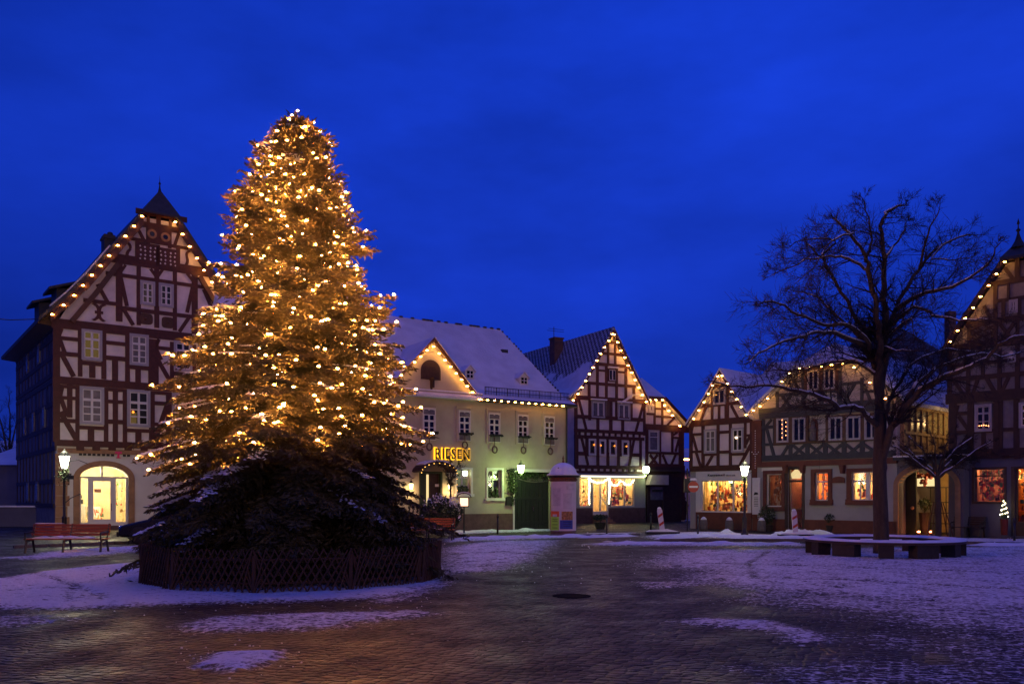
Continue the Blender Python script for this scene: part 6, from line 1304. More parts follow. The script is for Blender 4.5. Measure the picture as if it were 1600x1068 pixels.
# lattice fence around it
fn = empty('lattice_fence', (TX, TY, 0)); tag(fn, 'low brown lattice fence of crossed laths around the foot of the Christmas tree', 'fence')
NS, FR, FH = 11, 3.08, .80; lat = MB(); rg = random.Random(3)
cor = [Vector((FR*math.cos(2*math.pi*(i+.25)/NS), FR*math.sin(2*math.pi*(i+.25)/NS), 0)) for i in range(NS)]
for i in range(NS):
    a, c = cor[i], cor[(i+1) % NS]; d = (c-a).normalized(); L = (c-a).length; nr = Vector((d.y, -d.x, 0))
    k = int(L/.135)
    for j in range(k+1):
        s0 = L*j/k
        for sg_, off in ((1, .020), (-1, -.020)):
            lean = .22*sg_; b0 = a+d*max(0, min(L, s0-lean))+nr*off; b1 = a+d*max(0, min(L, s0+lean))+nr*off+Vector((0, 0, FH+rg.uniform(-.02, .02)))
            b0.z = .03; lat.tube([b0, b0.lerp(b1, .5), b1], [.017, .018, .013], 5)
    pm = MB().tube([(0, 0, 0), (0, 0, FH-.1)], [.045, .04], 7).build('post', M['fence'], fn, loc=tuple(a*.985))
    for zz in (.2, .62): lat.tube([a*.985+Vector((0, 0, zz)), c*.985+Vector((0, 0, zz))], .022, 5)
lat.build('lattice', M['fence'], fn)

# ================================================================== BARE TREES
def grow(mb, p, d, L, r, lvl, rg, tips=None, droop=0.0, n=5):
    """one wandering twig with children; returns nothing, fills mb"""
    pts = [Vector(p)]; rad = [r]; dd = Vector(d).normalized(); k = max(3, int(L/.16)) if lvl else max(2, int(L/.12)); k = min(k, 9)
    for i in range(k):
        dd = (dd+Vector((rg.gauss(0, .13), rg.gauss(0, .13), rg.gauss(.03-droop, .11)))).normalized()
        pts.append(pts[-1]+dd*(L/k)); rad.append(max(.0035, r*(1-.75*(i+1)/k)))
    mb.tube(pts, rad, 3 if lvl < 2 else 4, cap=False)
    if lvl > 0:
        m_ = {1: 6, 2: 7, 3: 7}[min(lvl, 3)]
        for i in range(m_):
            t_ = rg.uniform(.2, 1.0); j = min(k-1, int(t_*k)); q = pts[j].lerp(pts[j+1], t_*k-j if t_ < 1 else 1); ax = (pts[j+1]-pts[j]).normalized()
            sd_ = ax.orthogonal().normalized(); sd_.rotate(Matrix.Rotation(rg.uniform(0, 6.28), 3, ax)); an = rg.uniform(.5, 1.0); nd = ax*math.cos(an)+sd_*math.sin(an)
            grow(mb, q, nd, L*rg.uniform(.42, .68), max(.005, rad[j]*.55), lvl-1, rg, tips, droop)
def bare_tree(name, label, base, Yb, limbs, trunk, rg, twig_every=.42, tw=(.7, 1.5), lvl=2, snow=True, dy_rng=2.6, tscale=1.0, skip=.22):
    t = empty(name, base); tag(t, label, 'tree'); B = Vector(base); tm, cm, smn = MB(), MB(), MB()
    def line(pl, y0, y1):
        out = []; n = len(pl)
        for i, (x, y) in enumerate(pl): Y = Yb+y0+(y1-y0)*(i/(n-1))**1.2; out.append(at(x, y, Y)-B)
        return out
    def smooth(P, k=4):
        out = []
        for i in range(len(P)-1):
            p0, p1, p2, p3 = P[max(i-1, 0)], P[i], P[i+1], P[min(i+2, len(P)-1)]
            for j in range(k):
                u = j/k; out.append(.5*((2*p1)+(p2-p0)*u+(2*p0-5*p1+4*p2-p3)*u*u+(3*p1-p0-3*p2+p3)*u**3))
        out.append(P[-1]); return out
    for pl, r0, r1, y0, y1 in trunk:
        P = smooth(line(pl, y0, y1)); k = len(P); tm.tube(P, [r0+(r1-r0)*i/(k-1) for i in range(k)], 12)
    for li, (pl, r0, y0, y1) in enumerate(limbs):
        P = smooth(line(pl, y0, y1)); k = len(P); rad = [r0*(1-.86*(i/(k-1))**.8)+.006 for i in range(k)]
        for i in range(1, k-1): P[i] += Vector((rg.gauss(0, .02), rg.gauss(0, .05), rg.gauss(0, .02)))*tscale
        tm.tube(P, rad, 7); acc = 0; Ltot = sum((P[i+1]-P[i]).length for i in range(k-1)); run = 0
        for i in range(k-1):
            sl_ = (P[i+1]-P[i]).length; acc += sl_; run += sl_
            if run/Ltot < skip: continue
            while acc > twig_every:
                acc -= twig_every*rg.uniform(.7, 1.3); ax = (P[i+1]-P[i]).normalized(); sd_ = ax.orthogonal().normalized(); sd_.rotate(Matrix.Rotation(rg.uniform(0, 6.28), 3, ax)); an = rg.uniform(.5, 1.1)
                nv_ = ax*math.cos(an)+sd_*math.sin(an)
                grow(cm, P[i].lerp(P[i+1], rg.random()), nv_, rg.uniform(*tw)*(1-.62*run/Ltot)*(1-.5*max(0, nv_.z))*tscale, max(.007, rad[i]*.40), lvl, rg)
        grow(cm, P[-1], (P[-1]-P[-2]), tw[0]*.28*tscale, rad[-1], lvl, rg)
        if snow:
            seg = []
            for i in range(k-1):
                d = (P[i+1]-P[i]).normalized()
                if abs(d.z) < .72 and rad[i] > .018: seg.append(i)
                elif len(seg) > 1: smn.tube([P[a]+Vector((0, 0, rad[a]*.75)) for a in seg], [rad[a]*.72 for a in seg], 6); seg = []
                else: seg = []
            if len(seg) > 1: smn.tube([P[a]+Vector((0, 0, rad[a]*.75)) for a in seg], [rad[a]*.72 for a in seg], 6)
    tm.build('trunk', M['bark'], t, True); cm.build('crown', M['twig'], t)
    if smn.v: smn.build('snow', M['snow'], t, True)
    print(name, 'crown faces', len(cm.f)); return t
def z6(L): return [(1160+x/2.886, 290+y/2.886) for x, y in L]
rg = random.Random(11); Yb = 26.0; base = at(1377, 776, Yb); base.z = 0
trunkL = [([(1377, 866), (1377, 846), (1376, 800), (1374, 740), (1375, 690), (1376, 640)], .245, .17, 0, 0)]
LSC = .78
limbs = [
 (z6([(618, 1010), (622, 850), (620, 700), (600, 560), (570, 380), (545, 300), (480, 215), (410, 145)]), .17, 0, -1.2),
 (z6([(620, 1000), (640, 700), (636, 500), (640, 330), (625, 180), (660, 110), (730, 90)]), .16, 0, .9),
 (z6([(618, 900), (640, 690), (690, 560), (800, 370), (900, 270), (1030, 220)]), .13, 0, 1.8),
 (z6([(610, 980), (600, 850), (560, 690), (490, 560), (400, 400), (340, 310), (290, 260)]), .13, 0, 1.6),
 (z6([(575, 740), (500, 640), (370, 625), (250, 580), (130, 520), (70, 545)]), .085, 0, -2.4),
 (z6([(640, 330), (700, 250), (740, 160)]), .055, .3, .9), (z6([(570, 380), (480, 330), (390, 320), (250, 350), (130, 405)]), .055, -.5, .8),
 (z6([(575, 300), (575, 180), (540, 55)]), .05, -.6, .2), (z6([(690, 560), (800, 490), (950, 450), (1080, 370), (1160, 260)]), .09, .4, -2.0),
 (z6([(660, 640), (780, 550), (900, 595), (1050, 605), (1150, 600)]), .07, .3, -2.6), (z6([(560, 720), (420, 670), (340, 665), (220, 690), (100, 740), (20, 800)]), .09, 0, -3.2),
 (z6([(612, 1080), (570, 1050), (520, 1005), (440, 995), (330, 945), (240, 925), (120, 900), (-20, 905), (-140, 880)]), .12, 0, -2.6),
 ([(1377, 740), (1386, 690), (1402, 655), (1437, 612), (1472, 591), (1506, 577), (1541, 560), (1569, 533), (1600, 524), (1650, 530)], .16, 0, -3.0),
 ([(1398, 662), (1425, 610), (1450, 585), (1482, 567), (1534, 553), (1575, 557), (1620, 540)], .10, -.5, 1.4),
 ([(1378, 690), (1385, 640), (1412, 585), (1444, 557), (1489, 546), (1531, 551)], .09, 0, 2.4),
 (z6([(800, 370), (835, 220), (890, 95)]), .055, .9, .3), (z6([(620, 720), (700, 740), (810, 745)]), .06, 0, -1.6),
 (z6([(400, 400), (368, 320), (420, 245), (290, 240), (200, 280)]), .045, .8, .2), (z6([(640, 700), (700, 640), (760, 600), (770, 680)]), .045, .2, -1.8),
 (z6([(540, 690), (400, 560), (330, 500), (220, 470)]), .05, .2, 2.4), (z6([(600, 850), (500, 790), (380, 800), (250, 830), (90, 830)]), .07, 0, 2.6),
 (z6([(500, 215), (400, 250), (340, 340), (240, 440)]), .035, -1.0, -2.0), (z6([(900, 270), (860, 330), (960, 330), (1040, 320)]), .035, 1.4, -.5),
]
limbs = [(a, b*LSC, c, d) for a, b, c, d in limbs]
bare_tree('bare_tree', 'large leafless tree with snow along its boughs, growing inside the round bench', base, Yb, limbs, trunkL, rg, twig_every=.22, tw=(.95, 2.0), lvl=2)
rg = random.Random(21); Yb2 = 36.5; base = at(1466, 776, Yb2); base.z = 0
tr = [([(1466, 839), (1466, 800), (1465, 757), (1464, 742)], .13, .11, 0, 0)]
lb = [([(1464, 746), (1440, 728), (1412, 706), (1392, 694)], .07, 0, -1.2), ([(1464, 744), (1450, 715), (1428, 690), (1415, 676)], .06, 0, 1), ([(1465, 746), (1495, 726), (1525, 703), (1552, 688)], .07, 0, -1), ([(1465, 744), (1482, 712), (1508, 690), (1532, 676)], .06, 0, 1.2), ([(1464, 744), (1462, 715), (1458, 690), (1450, 672)], .055, 0, -.6), ([(1464, 744), (1474, 712), (1480, 690), (1492, 670)], .055, 0, .4), ([(1464, 745), (1445, 722), (1430, 712), (1402, 684)], .05, 0, 1.8), ([(1465, 745), (1490, 716), (1515, 712), (1540, 698)], .05, 0, 2)]
bare_tree('pollarded_tree', 'small flat-topped leafless tree on a straight trunk in front of the lit archway', base, Yb2, lb, tr, rg, twig_every=.16, tw=(.55, 1.0), lvl=2, skip=.30)
st = MB()
for dx in (-.55, -.32, .38, .6): st.tube([(base.x+dx, base.y-.2*abs(dx), 0), (base.x+dx*.35, base.y, 1.5)], .022, 5)
o = st.build('tree_stakes', M['fence']); tag(o, 'four slanting stakes propping the small leafless tree', 'stakes')
rg = random.Random(31); Yb3 = 41.5; base = at(703, 776, Yb3); base.z = 0
bare_tree('small_shrub_tree', 'small twiggy leafless tree beside the inn entrance, under the lit letters', base, Yb3, [([(704, 770), (700, 745), (690, 725), (684, 716)], .04, 0, -.4), ([(704, 768), (708, 740), (718, 722), (726, 716)], .04, 0, .3), ([(704, 768), (704, 740), (704, 722), (702, 714)], .035, 0, .2)], [([(704, 826), (704, 790), (704, 768)], .05, .045, 0, 0)], rg, twig_every=.12, tw=(.35, .6), lvl=2, snow=False, skip=.1)
rg = random.Random(35); Yb4 = 75; base = at(14, 776, Yb4); base.z = 0
bare_tree('distant_tree', 'hazy bare tree behind the shed at the left edge', base, Yb4, [([(14, 720), (5, 670), (-8, 630)], .12, 0, -1), ([(14, 720), (16, 660), (14, 615)], .12, 0, 1), ([(14, 715), (24, 670), (34, 625)], .1, 0, .5), ([(14, 730), (0, 700), (-20, 660)], .1, 0, 1.5)], [([(14, 815), (14, 760), (14, 720)], .25, .2, 0, 0)], rg, twig_every=.6, tw=(1.8, 3.2), lvl=2, snow=False, skip=.05)

# ================================================================== ROUND BENCH
bx, by = (1379-CX)/F*26.0, 26.0; rb = empty('round_bench', (bx, by, 0)); tag(rb, 'round snow-topped bench encircling the trunk of the big bare tree', 'bench'); Ro, Ri = 2.27, 1.74
m = MB().lathe([(Ri, .40), (Ro, .40), (Ro+.02, .47), (Ri-.02, .47), (Ri, .40)], n=56, caps=False); m.build('seat', M['wood_dark'], rb)
m = MB(); rg = random.Random(8); base_n = 56
pr = [(Ri-.01, .472), (Ri+.04, .515), ((Ri+Ro)/2, .535), (Ro-.05, .512), (Ro+.01, .472)]
m.lathe(pr, n=56, caps=False); m.v = [(x, y, z+(rg.uniform(-.008, .012) if z > .48 else 0)) for x, y, z in m.v]; m.build('snow', M['snow'], rb, True)
for i in range(12):
    a = 2*math.pi*(i+.35)/12; lg = MB(); w_ = .42 if i % 2 else .24
    n0 = len(lg.v); lg.box(Ri+.08, Ro-.05, -w_, w_*.6, 0, .395); o = lg.build('leg', M['black_stone'], rb); o.rotation_euler = (0, 0, a)
# ================================================================== STREET LAMPS
def street_lamp(px, Y, ztop, label, glow, pl, colr, arm=False, k=1.0):
    p = Vector(((px-CX)/F*Y, Y, 0)); t = empty('street_lamp', p); tag(t, label, 'street lamp', 'street lamps on the square'); zb = ztop-.85*k
    MB().lathe([(.17, 0), (.17, .1), (.11, .16), (.10, .75), (.12, .8), (.06, .88), (.05, zb-.25), (.085, zb-.2), (.05, zb-.12), (.07, zb)], n=12).build('post', M['iron'], t, True)
    MB().lathe([(.13*k, zb+.02), (.235*k, zb+.52*k)], n=6).build('lantern_glass', M[glow], t)
    m = MB().lathe([(.26*k, zb+.52*k), (.16*k, zb+.66*k), (.06*k, zb+.74*k), (.03, zb+.80*k), (.006, ztop)], n=6); m.lathe([(.07, zb-.05), (.15*k, zb+.02)], n=6)
    for i in range(6): a = 2*math.pi*i/6; m.tube([(.132*k*math.cos(a), .132*k*math.sin(a), zb+.02), (.24*k*math.cos(a), .24*k*math.sin(a), zb+.52*k)], .010, 4)
    m.build('lantern_frame', M['iron'], t); point_light('lamp_light', (0, 0, zb-.12), pl*.55, colr, .16, t); point_light('lamp_light', (0, 0, ztop+.25), pl*.45, colr, .16, t); return t
t = street_lamp(100.5, 39.5, at(100, 700, 39.5).z, 'bright white lantern on a tall iron post at the corner of the tallest house', 'lamp_white', 400, (1, .97, .62), k=1.1)
zt_ = at(100, 722, 39.5).z; m = MB(); rg = random.Random(1)
m.tube([(.03, 0, zt_-.25), (.25, 0, zt_+.05), (.55, .2, zt_+.12), (.85, .5, zt_-.05)], .015, 5); m.tube([(.0, 0, zt_-1.9), (.3, 0, zt_-1.65), (.6, .3, zt_-1.45)], .02, 5); m.box(.05, .42, -.05, .05, zt_-.78, zt_-.6); m.build('iron_scrolls', M['iron'], t)
V = []; Q = []; r_s = np.random.RandomState(5); leaves(220, lambda: (r_s.normal(0, .12), r_s.normal(0, .12), zt_-.55+r_s.normal(0, .18)), .04, .08, V, Q, r_s); np_mesh('fir_posy', V, Q, M['leaf'], t)
V = []; Q = []; leaves(120, lambda: (r_s.normal(-.15, .1), r_s.normal(0, .1), zt_-2.1+r_s.normal(0, .14)), .04, .08, V, Q, r_s)
t = street_lamp(1163.5, 38.6, at(1163, 718, 38.6).z, 'bright yellowish lantern on a thin iron post in front of the small gabled shop house', 'lamp_white', 170, (1, .95, .50), k=.86)
m = MB(); zz = at(1163, 742, 38.6).z; m.tube([(0, 0, zz-.2), (.15, 0, zz+.05), (.32, 0, zz+.15)], .014, 5); m.build('iron_scrolls', M['iron'], t); V = []; Q = []; leaves(120, lambda: (r_s.normal(0, .06), r_s.normal(0, .06), zz-.35+r_s.normal(0, .2)), .03, .06, V, Q, r_s); np_mesh('fir_posy', V, Q, M['leaf'], t)
# ================================================================== ADVERTISING COLUMN
Yc = 39.6; cx = (880-CX)/F*Yc; t = empty('advertising_column', (cx, Yc, 0)); tag(t, 'white round advertising column with a snowy dome and two posters, in front of the green gate', 'advertising column')
rc = 20.2/F*Yc; zc0, zc1 = .20, at(880, 752, Yc).z; zc2 = at(880, 744, Yc).z; zc3 = at(880, 723, Yc).z
MB().lathe([(rc*.98, 0), (rc*.98, zc0)], n=40).build('base', M['plinth'], t, False); MB().lathe([(rc, zc0), (rc, zc1)], n=48, caps=False).build('drum', M['column'], t, True)
MB().lathe([(rc+.015, zc1), (rc+.015, zc2-.05)], n=40).build('ornament_band', M['redstone'], t); m = MB()
for i in range(20): a = 2*math.pi*i/20; m.ball(((rc+.02)*math.cos(a), (rc+.02)*math.sin(a), (zc1+zc2)/2-.03), .05, 6, .8)
m.build('band_relief', M['plinth'], t); MB().lathe([(rc+.03, zc2-.05), (rc+.16, zc2-.02), (rc+.16, zc2+.04)], n=40).build('cornice', M['black'], t)
hD = zc3-zc2; MB().lathe([(rc+.155, zc2+.042), (rc+.16, zc2+.09)]+[(max(.02, (rc+.03)*math.cos(a)), zc2+.10+(hD-.08)*math.sin(a)) for a in [R(x) for x in range(8, 91, 9)]], n=40).build('snowy_dome', M['snow'], t, True)
MB().lathe([(.03, zc3-.05), (.05, zc3+.08), (.02, zc3+.15), (.05, zc3+.2), (.004, zc3+.36)], n=8).build('finial', M['redstone'], t)
m = MB()
for a, s_ in ((-118, .09), (-104, .07)):
    rr_ = rc*.80; m.ball((rr_*math.cos(R(a)), rr_*math.sin(R(a)), zc2+hD*.55), s_, 6)
m.build('bare_patch', M['black'], t)
def curved(a0, a1, z0, z1, off, name, mt, n=8):
    m = MB()
    for i in range(n):
        b0, b1 = R(a0+(a1-a0)*i/n), R(a0+(a1-a0)*(i+1)/n); r_ = rc+off
        m.poly([(r_*math.cos(b0), r_*math.sin(b0), z0), (r_*math.cos(b1), r_*math.sin(b1), z0), (r_*math.cos(b1), r_*math.sin(b1), z1), (r_*math.cos(b0), r_*math.sin(b0), z1)])
    return m.build(name, mt if not isinstance(mt, str) else M[mt], t)
def ang(px): return -90-math.degrees(math.asin(max(-1, min(1, (880-px)/20.2)))) + math.degrees(math.atan2(cx, Yc))*-1
py = lambda y: at(880, y, Yc-rc).z
green = mat('lime_paper', (.30, .62, .06), .7, .1, 3); orange = mat('orange_paper', (.60, .10, .03), .7, .2, 3); blue = mat('blue_paper', (.02, .04, .28), .6, .2, 3); pale = mat('pale_paper', (.45, .45, .50), .7, .2, 3); fadep = mat('faded_paper', (.44, .40, .45), .7, .3, 2.5); mixp = mat('mixed_print_paper', (.35, .16, .06), .7, .9, 14)
zf = lambda y: at(880, y, Yc-rc*.9).z
curved(ang(861.5), ang(873.5), zf(828), zf(807), .006, 'lime_poster', green); curved(ang(861.5), ang(873.8), zf(806.8), zf(798), .005, 'orange_poster', orange); curved(ang(864), ang(870.5), zf(806.5), zf(803), .009, 'poster_picture', pale)
curved(ang(875), ang(894.5), zf(826), zf(812), .005, 'blue_poster', blue); curved(ang(877.5), ang(894.5), zf(811.8), zf(798.5), .006, 'picture_poster', mixp); curved(ang(874.8), ang(877.3), zf(811.8), zf(798), .005, 'pale_poster', pale)
for y in (811, 814, 819, 824): curved(ang(863.5), ang(871.5), zf(y+.5), zf(y-.3), .010, 'poster_print', M['leaf'])
for y in (815, 818, 821): curved(ang(880), ang(892), zf(y+.4), zf(y-.3), .010, 'poster_print', M['black'])
for a0, a1, y0, y1 in ((880, 893, 795, 770), (864, 876, 790, 762), (885, 897, 765, 755.5)): curved(ang(a0), ang(a1), zf(y0), zf(y1), .003, 'faded_poster', fadep)
curved(ang(859.9), ang(861.2), zf(828), zf(760), .006, 'torn_side_posters', mixp)
# ================================================================== BOLLARDS, STONES, BEACONS
def bollard(px, py_, label, h=.95, r=.045, first=[None]):
    p = gnd(px, py_)
    if first[0] is None:
        t = empty('bollard', p); MB().lathe([(r, 0), (r, h*.8)], n=10).build('post', M['iron'], t, True); MB().lathe([(r*.9, h*.8), (r*1.45, h*.84), (r*1.45, h*.90), (r*.8, h*.95), (.004, h)], n=10).build('cap', M['iron'], t, True); first[0] = t
    else: t = link_copy(first[0]); t.location = p
    tag(t, label, 'bollard', 'thin iron bollards along the lane'); return t
for x, y, lb in ((740, 829, 'thin dark bollard below the first inn window right of the menu box'), (777.5, 834, 'thin dark bollard under the letter box of the inn'), (948, 834.5, 'thin dark bollard in front of the garlanded shop steps'), (1017, 828, 'thin dark bollard left of the striped beacon by the alley'), (1090.5, 835, 'thin dark bollard left of the white shopfront'), (1585, 846, 'thin dark bollard near the right edge of the picture')): bollard(x, y, lb)
first_b = None
for x, y, lb in ((1099.5, 828, 'left round-topped stone with a snow cap under the crowded shop window'), (1139.5, 829, 'right round-topped stone with a snow cap under the crowded shop window'), (1190, 830, 'round-topped stone by the notice board')):
    p = gnd(x, y)
    if not first_b:
        t = empty('kerb_stone', p); MB().lathe([(.20, 0), (.22, .1), (.215, .38), (.19, .52), (.12, .62), (.01, .66)], n=14).build('stone', M['stone'], t, True); MB().lathe([(.17, .56), (.13, .64), (.06, .70), (.005, .72)], n=12).build('snow_cap', M['snow'], t, True); first_b = t
    else: t = link_copy(first_b); t.location = p
    tag(t, lb, 'stone post', 'stone posts by the shopfronts')
def beacon(px, py_, label, lean, sc=1.0):
    p = gnd(px, py_); t = empty('traffic_beacon', p); tag(t, label, 'traffic beacon', 'striped traffic beacons'); t.scale = (sc,)*3
    MB().box(-.78, .78, -.22, .22, 0, .12).build('foot_plate', M['black'], t); sb = MB(); sb.prism([(-.76, .122), (.76, .122), (.6, .17), (.25, .24), (.0, .22), (-.3, .20), (-.62, .18)], -.21, .21); sb.build('snow', M['snow'], t)
    pl = MB(); pl.prism([(-.115, 0), (.115, 0), (.12, .95), (.10, 1.02), (.05, 1.06), (-.05, 1.06), (-.10, 1.02), (-.12, .95)], -.035, .035); o = pl.build('panel', M['column'], t, loc=(0, 0, .16)); o.rotation_euler = (0, R(lean), 0)
    sm_ = MB()
    for k in (0.22, .62): sm_.prism([(-.113, k), (.113, k+.12), (.113, k+.24 if k < .8 else 1.0), (-.113, k+.12)], -.042, .042)
    sm_.build('stripes', M['red'], o); MB().prism([(-.10, 1.05), (.10, 1.05), (.04, 1.13), (-.05, 1.12)], -.04, .04).build('snow_cap', M['snow'], o)
beacon(1035, 834, 'red and white striped traffic beacon on a snowy foot plate in front of the alley', -8); beacon(1243, 838, 'leaning red and white traffic beacon on a snowy foot plate by the lit shop door', -4, .95)
# ================================================================== BENCHES
def bench(p, L, rz, label, woodm='wood_red', group='slatted benches', snow=True):
    t = empty('park_bench', p, rz); tag(t, label, 'bench', group); s = MB()
    for i in range(4): y = -.20+i*.12; s.box(-L/2, L/2, y, y+.095, .42, .455)
    s.build('seat', M[woodm], t); s = MB()
    for i in range(4):
        z = .53+i*.095; y = .28+i*.035; s.box(-L/2+.02, L/2-.02, y, y+.03, z, z+.072)
    s.build('backrest', M[woodm], t)
    for x in (-L/2+.08, 0, L/2-.08):
        l = MB(); a = abs(x) > .1
        l.beam((0, 0), (0, .001), .001, 0, .001)
        l = MB(); w_ = .035
        for (y0, z0, y1, z1, tk) in ((-.26, 0, -.16, .40, .035), (.34, 0, .22, .42, .035), (-.20, .385, .26, .40, .03), (.24, .42, .42, .90, .028))+(((-.24, .40, -.24, .62, .025), (-.26, .62, .28, .66, .03)) if a else ()):
            l.tube([(x, y0, z0), (x, y1, z1)], tk, 6)
        l.build('leg', M['iron'], t)
    if snow:
        s = MB(); rg_ = random.Random(4); P = [(-L*.40, .456)]
        for i in range(15): P.append((-L*.40+L*.72*i/14, .475+.075*abs(math.sin(i*.9))*rg_.uniform(.4, 1.1)))
        P.append((L*.33, .456)); s.prism(P, -.15, .20); s.build('snow', M['snow'], t); MB().prism([(-L/2+.05, .905), (-L*.1, .905), (-L*.15, .925), (-L/2+.1, .93)], .385, .41).build('snow_on_backrest', M['snow'], t)
    return t
p = gnd(104, 863); bench(p, 2.45, R(3), 'red-brown slatted bench with snow on its seat, left of the fenced tree')
p = gnd(668, 843.5); bench(p, 2.2, R(-4), 'dark red bench half hidden behind the right side of the fenced tree')
p = H7.world(H7.px(1511, 815, -.5)[0], -.5, 0); bench(p, 1.35, H7.a, 'dark wooden bench against the dark wall at the right edge', 'wood_dark', snow=False)
for x, y, lb in ((1398, 829, 'dark low bench with a line of snow behind the round bench, left of the archway'), (1308, 828, 'dark low bench with a line of snow in front of the grey shop wall')):
    t = empty('low_bench', gnd(x, y), R(-20)); tag(t, lb, 'bench', 'low benches by the shop wall'); MB().box(-1.0, 1.0, -.2, .2, .38, .44).build('seat', M['wood_dark'], t); MB().box(-.95, .9, -.18, .16, .442, .485).build('snow', M['snow'], t)
    for x_ in (-.85, .85): MB().box(x_-.06, x_+.06, -.18, .18, 0, .379).build('leg', M['wood_dark'], t)
# ================================================================== CAR (only its nose shows left of the tree)
Yk = 31.5; fx = (168-CX)/F*Yk; t = empty('parked_car', (fx+2.55, Yk+.7, 0), R(6)); tag(t, 'dark car parked behind the left branches of the big tree', 'car')
prof = [(-2.1, .28), (-2.12, .55), (-2.0, .72), (-1.1, .93), (-.45, 1.38), (.9, 1.42), (1.7, 1.0), (2.08, .92), (2.12, .5), (2.05, .28)]
m = MB(); m.prism(prof, -.82, .82); o = m.build('body', M['car'], t, True); bv = o.modifiers.new('bevel', 'BEVEL'); bv.width = .09; bv.segments = 3; bv.limit_method = 'ANGLE'; o.data.polygons.foreach_set('use_smooth', [False]*len(o.data.polygons))
m = MB(); m.prism([(-.98, .95), (-.47, 1.31), (.85, 1.34), (1.45, 1.0)], -.825, .825); m.build('side_windows', M['pane'], t)
m = MB(); n0 = len(m.v); m.poly([(-1.09, -.7, .955), (-1.09, .7, .955), (-.50, .64, 1.375), (-.50, -.64, 1.375)]); m.build('windscreen', M['pane'], t)
for x_ in (-1.35, 1.3):
    for y_ in (-.80, .80):
        w_ = MB().lathe([(.20, -.1), (.31, -.1), (.33, -.06), (.33, .06), (.31, .1), (.20, .1)], n=20).build('wheel', M['rubber'], t, True, (x_, y_, .33)); w_.rotation_euler = (R(90), 0, 0); MB().lathe([(.2, -.09), (.05, -.105), (.05, .105), (.2, .09)], n=10).build('rim', M['iron'], w_)
MB().box(-2.17, -2.1, -.78, .78, .30, .47).build('bumper', M['rubber'], t); MB().box(-2.19, -2.171, -.26, .26, .34, .44).build('number_plate', M['white'], t); MB().box(-2.125, -2.09, -.38, .38, .52, .66).build('grille', M['iron'], t)
for y_ in (-.6, .6): MB().ball((-2.03, y_, .62), .15, 10, .6).build('headlight', M['chrome'], t, True)
MB().box(-2.02, -1.2, -.6, .6, .80, .84).build('snow', M['snow'], t).rotation_euler = (0, R(-13), 0)
# ================================================================== SIGNS, MENU BOX, A-FRAME, PLANTS
Ys = 44.0; t = empty('traffic_signs', (at(1074, 776, Ys).x, Ys, 0)); tag(t, 'post with a round red no-entry sign at the corner of the alley', 'road sign'); zs_ = at(1083, 760, Ys).z; rr_ = .285
MB().tube([(0, 0, 0), (0, 0, zs_+.95)], .038, 8).build('post', M['iron'], t); dx = (1083-1074)/F*Ys
o = MB().prism([(dx+rr_*math.cos(2*math.pi*i/24), zs_+rr_*math.sin(2*math.pi*i/24)) for i in range(24)], -.07, -.05).build('sign_disc', M['red'], t); MB().box(dx-.22, dx+.22, -.08, -.071, zs_-.045, zs_+.045).build('white_bar', M['white'], o)
MB().box(0, dx, -.05, -.03, zs_-.03, zs_+.03).box(0, dx, -.05, -.03, zs_+.28, zs_+.31).build('arm', M['iron'], t); MB().box(-.16, .14, -.06, .1, zs_-.3, zs_+.42).build('sign_back', M['black'], t)
MB().prism([(dx-.2, zs_+.33), (dx+.2, zs_+.33), (dx+.1, zs_+.45), (dx-.12, zs_+.44)], -.08, -.02).build('snow_cap', M['snow'], t)
t = empty('menu_box', (at(725, 776, 41).x, 41.0, 0)); tag(t, 'glowing menu box with a snowy curved roof on a thin post before the inn', 'menu box'); z0, z1 = at(725, 790, 41).z, at(725, 777.5, 41).z
MB().tube([(0, .05, 0), (0, .05, z0)], .035, 7).build('post', M['iron'], t); MB().box(-.24, .24, 0, .16, z0-.05, z1+.04).build('case', M['wood_dark'], t); MB().box(-.195, .195, -.012, -.002, z0, z1).build('lit_panel', M['menu'], t)
m = MB(); ms = MB()
for a, b in zip(arch_pts(-.34, .34, z1+.03, z1+.24, 8)[:-1], arch_pts(-.34, .34, z1+.03, z1+.24, 8)[1:]): m.beam(a, b, .04, -.1, .25); ms.beam((a[0], a[1]+.04), (b[0], b[1]+.04), .045, -.09, .24)
m.build('roof', M['wood_dark'], t); ms.build('snow', M['snow'], t); point_light('lamp_light', (0, -.4, (z0+z1)/2), 1.2, (1, .6, .35), .05, t)
t = empty('pavement_sign', gnd(1270, 829), R(-15)); tag(t, 'reddish pavement sign board leaning by the lit shop door', 'sign board'); m = MB().box(-.27, .27, -.02, .02, 0, 1.05); o = m.build('front_board', M['awning'], t); o.rotation_euler = (R(-14), R(-6), 0); o.location = (0, -.2, 0); m = MB().box(-.27, .27, -.02, .02, 0, 1.05); o = m.build('back_board', M['wood_dark'], t); o.rotation_euler = (R(14), R(-6), 0); o.location = (0, .25, 0)
m = MB(); m.prism([(-.2, .2), (.2, .28), (.22, .75), (-.1, .9)], -.03, -.021); o2 = m.build('print', M['redstone'], t); o2.rotation_euler = (R(-14), R(-6), 0); o2.location = (0, -.2, 0)
p = gnd(1256, 830); t = empty('garden_statue', p); tag(t, 'dark slanting rack with a bluish-white star light next to the lit shop door', 'rack'); m = MB().tube([(.05, 0, 0), (-.0, 0, 1.2), (.0, .1, 1.75)], .06, 6).tube([(0, 0, 1.6), (.35, -.1, 1.35), (.75, -.2, 1.0)], .03, 5); m.build('frame', M['black'], t); MB().ball((-.02, -.1, 1.62), .045, 6).build('star_light', emit('cold_star', (.75, .85, 1), 12), t)
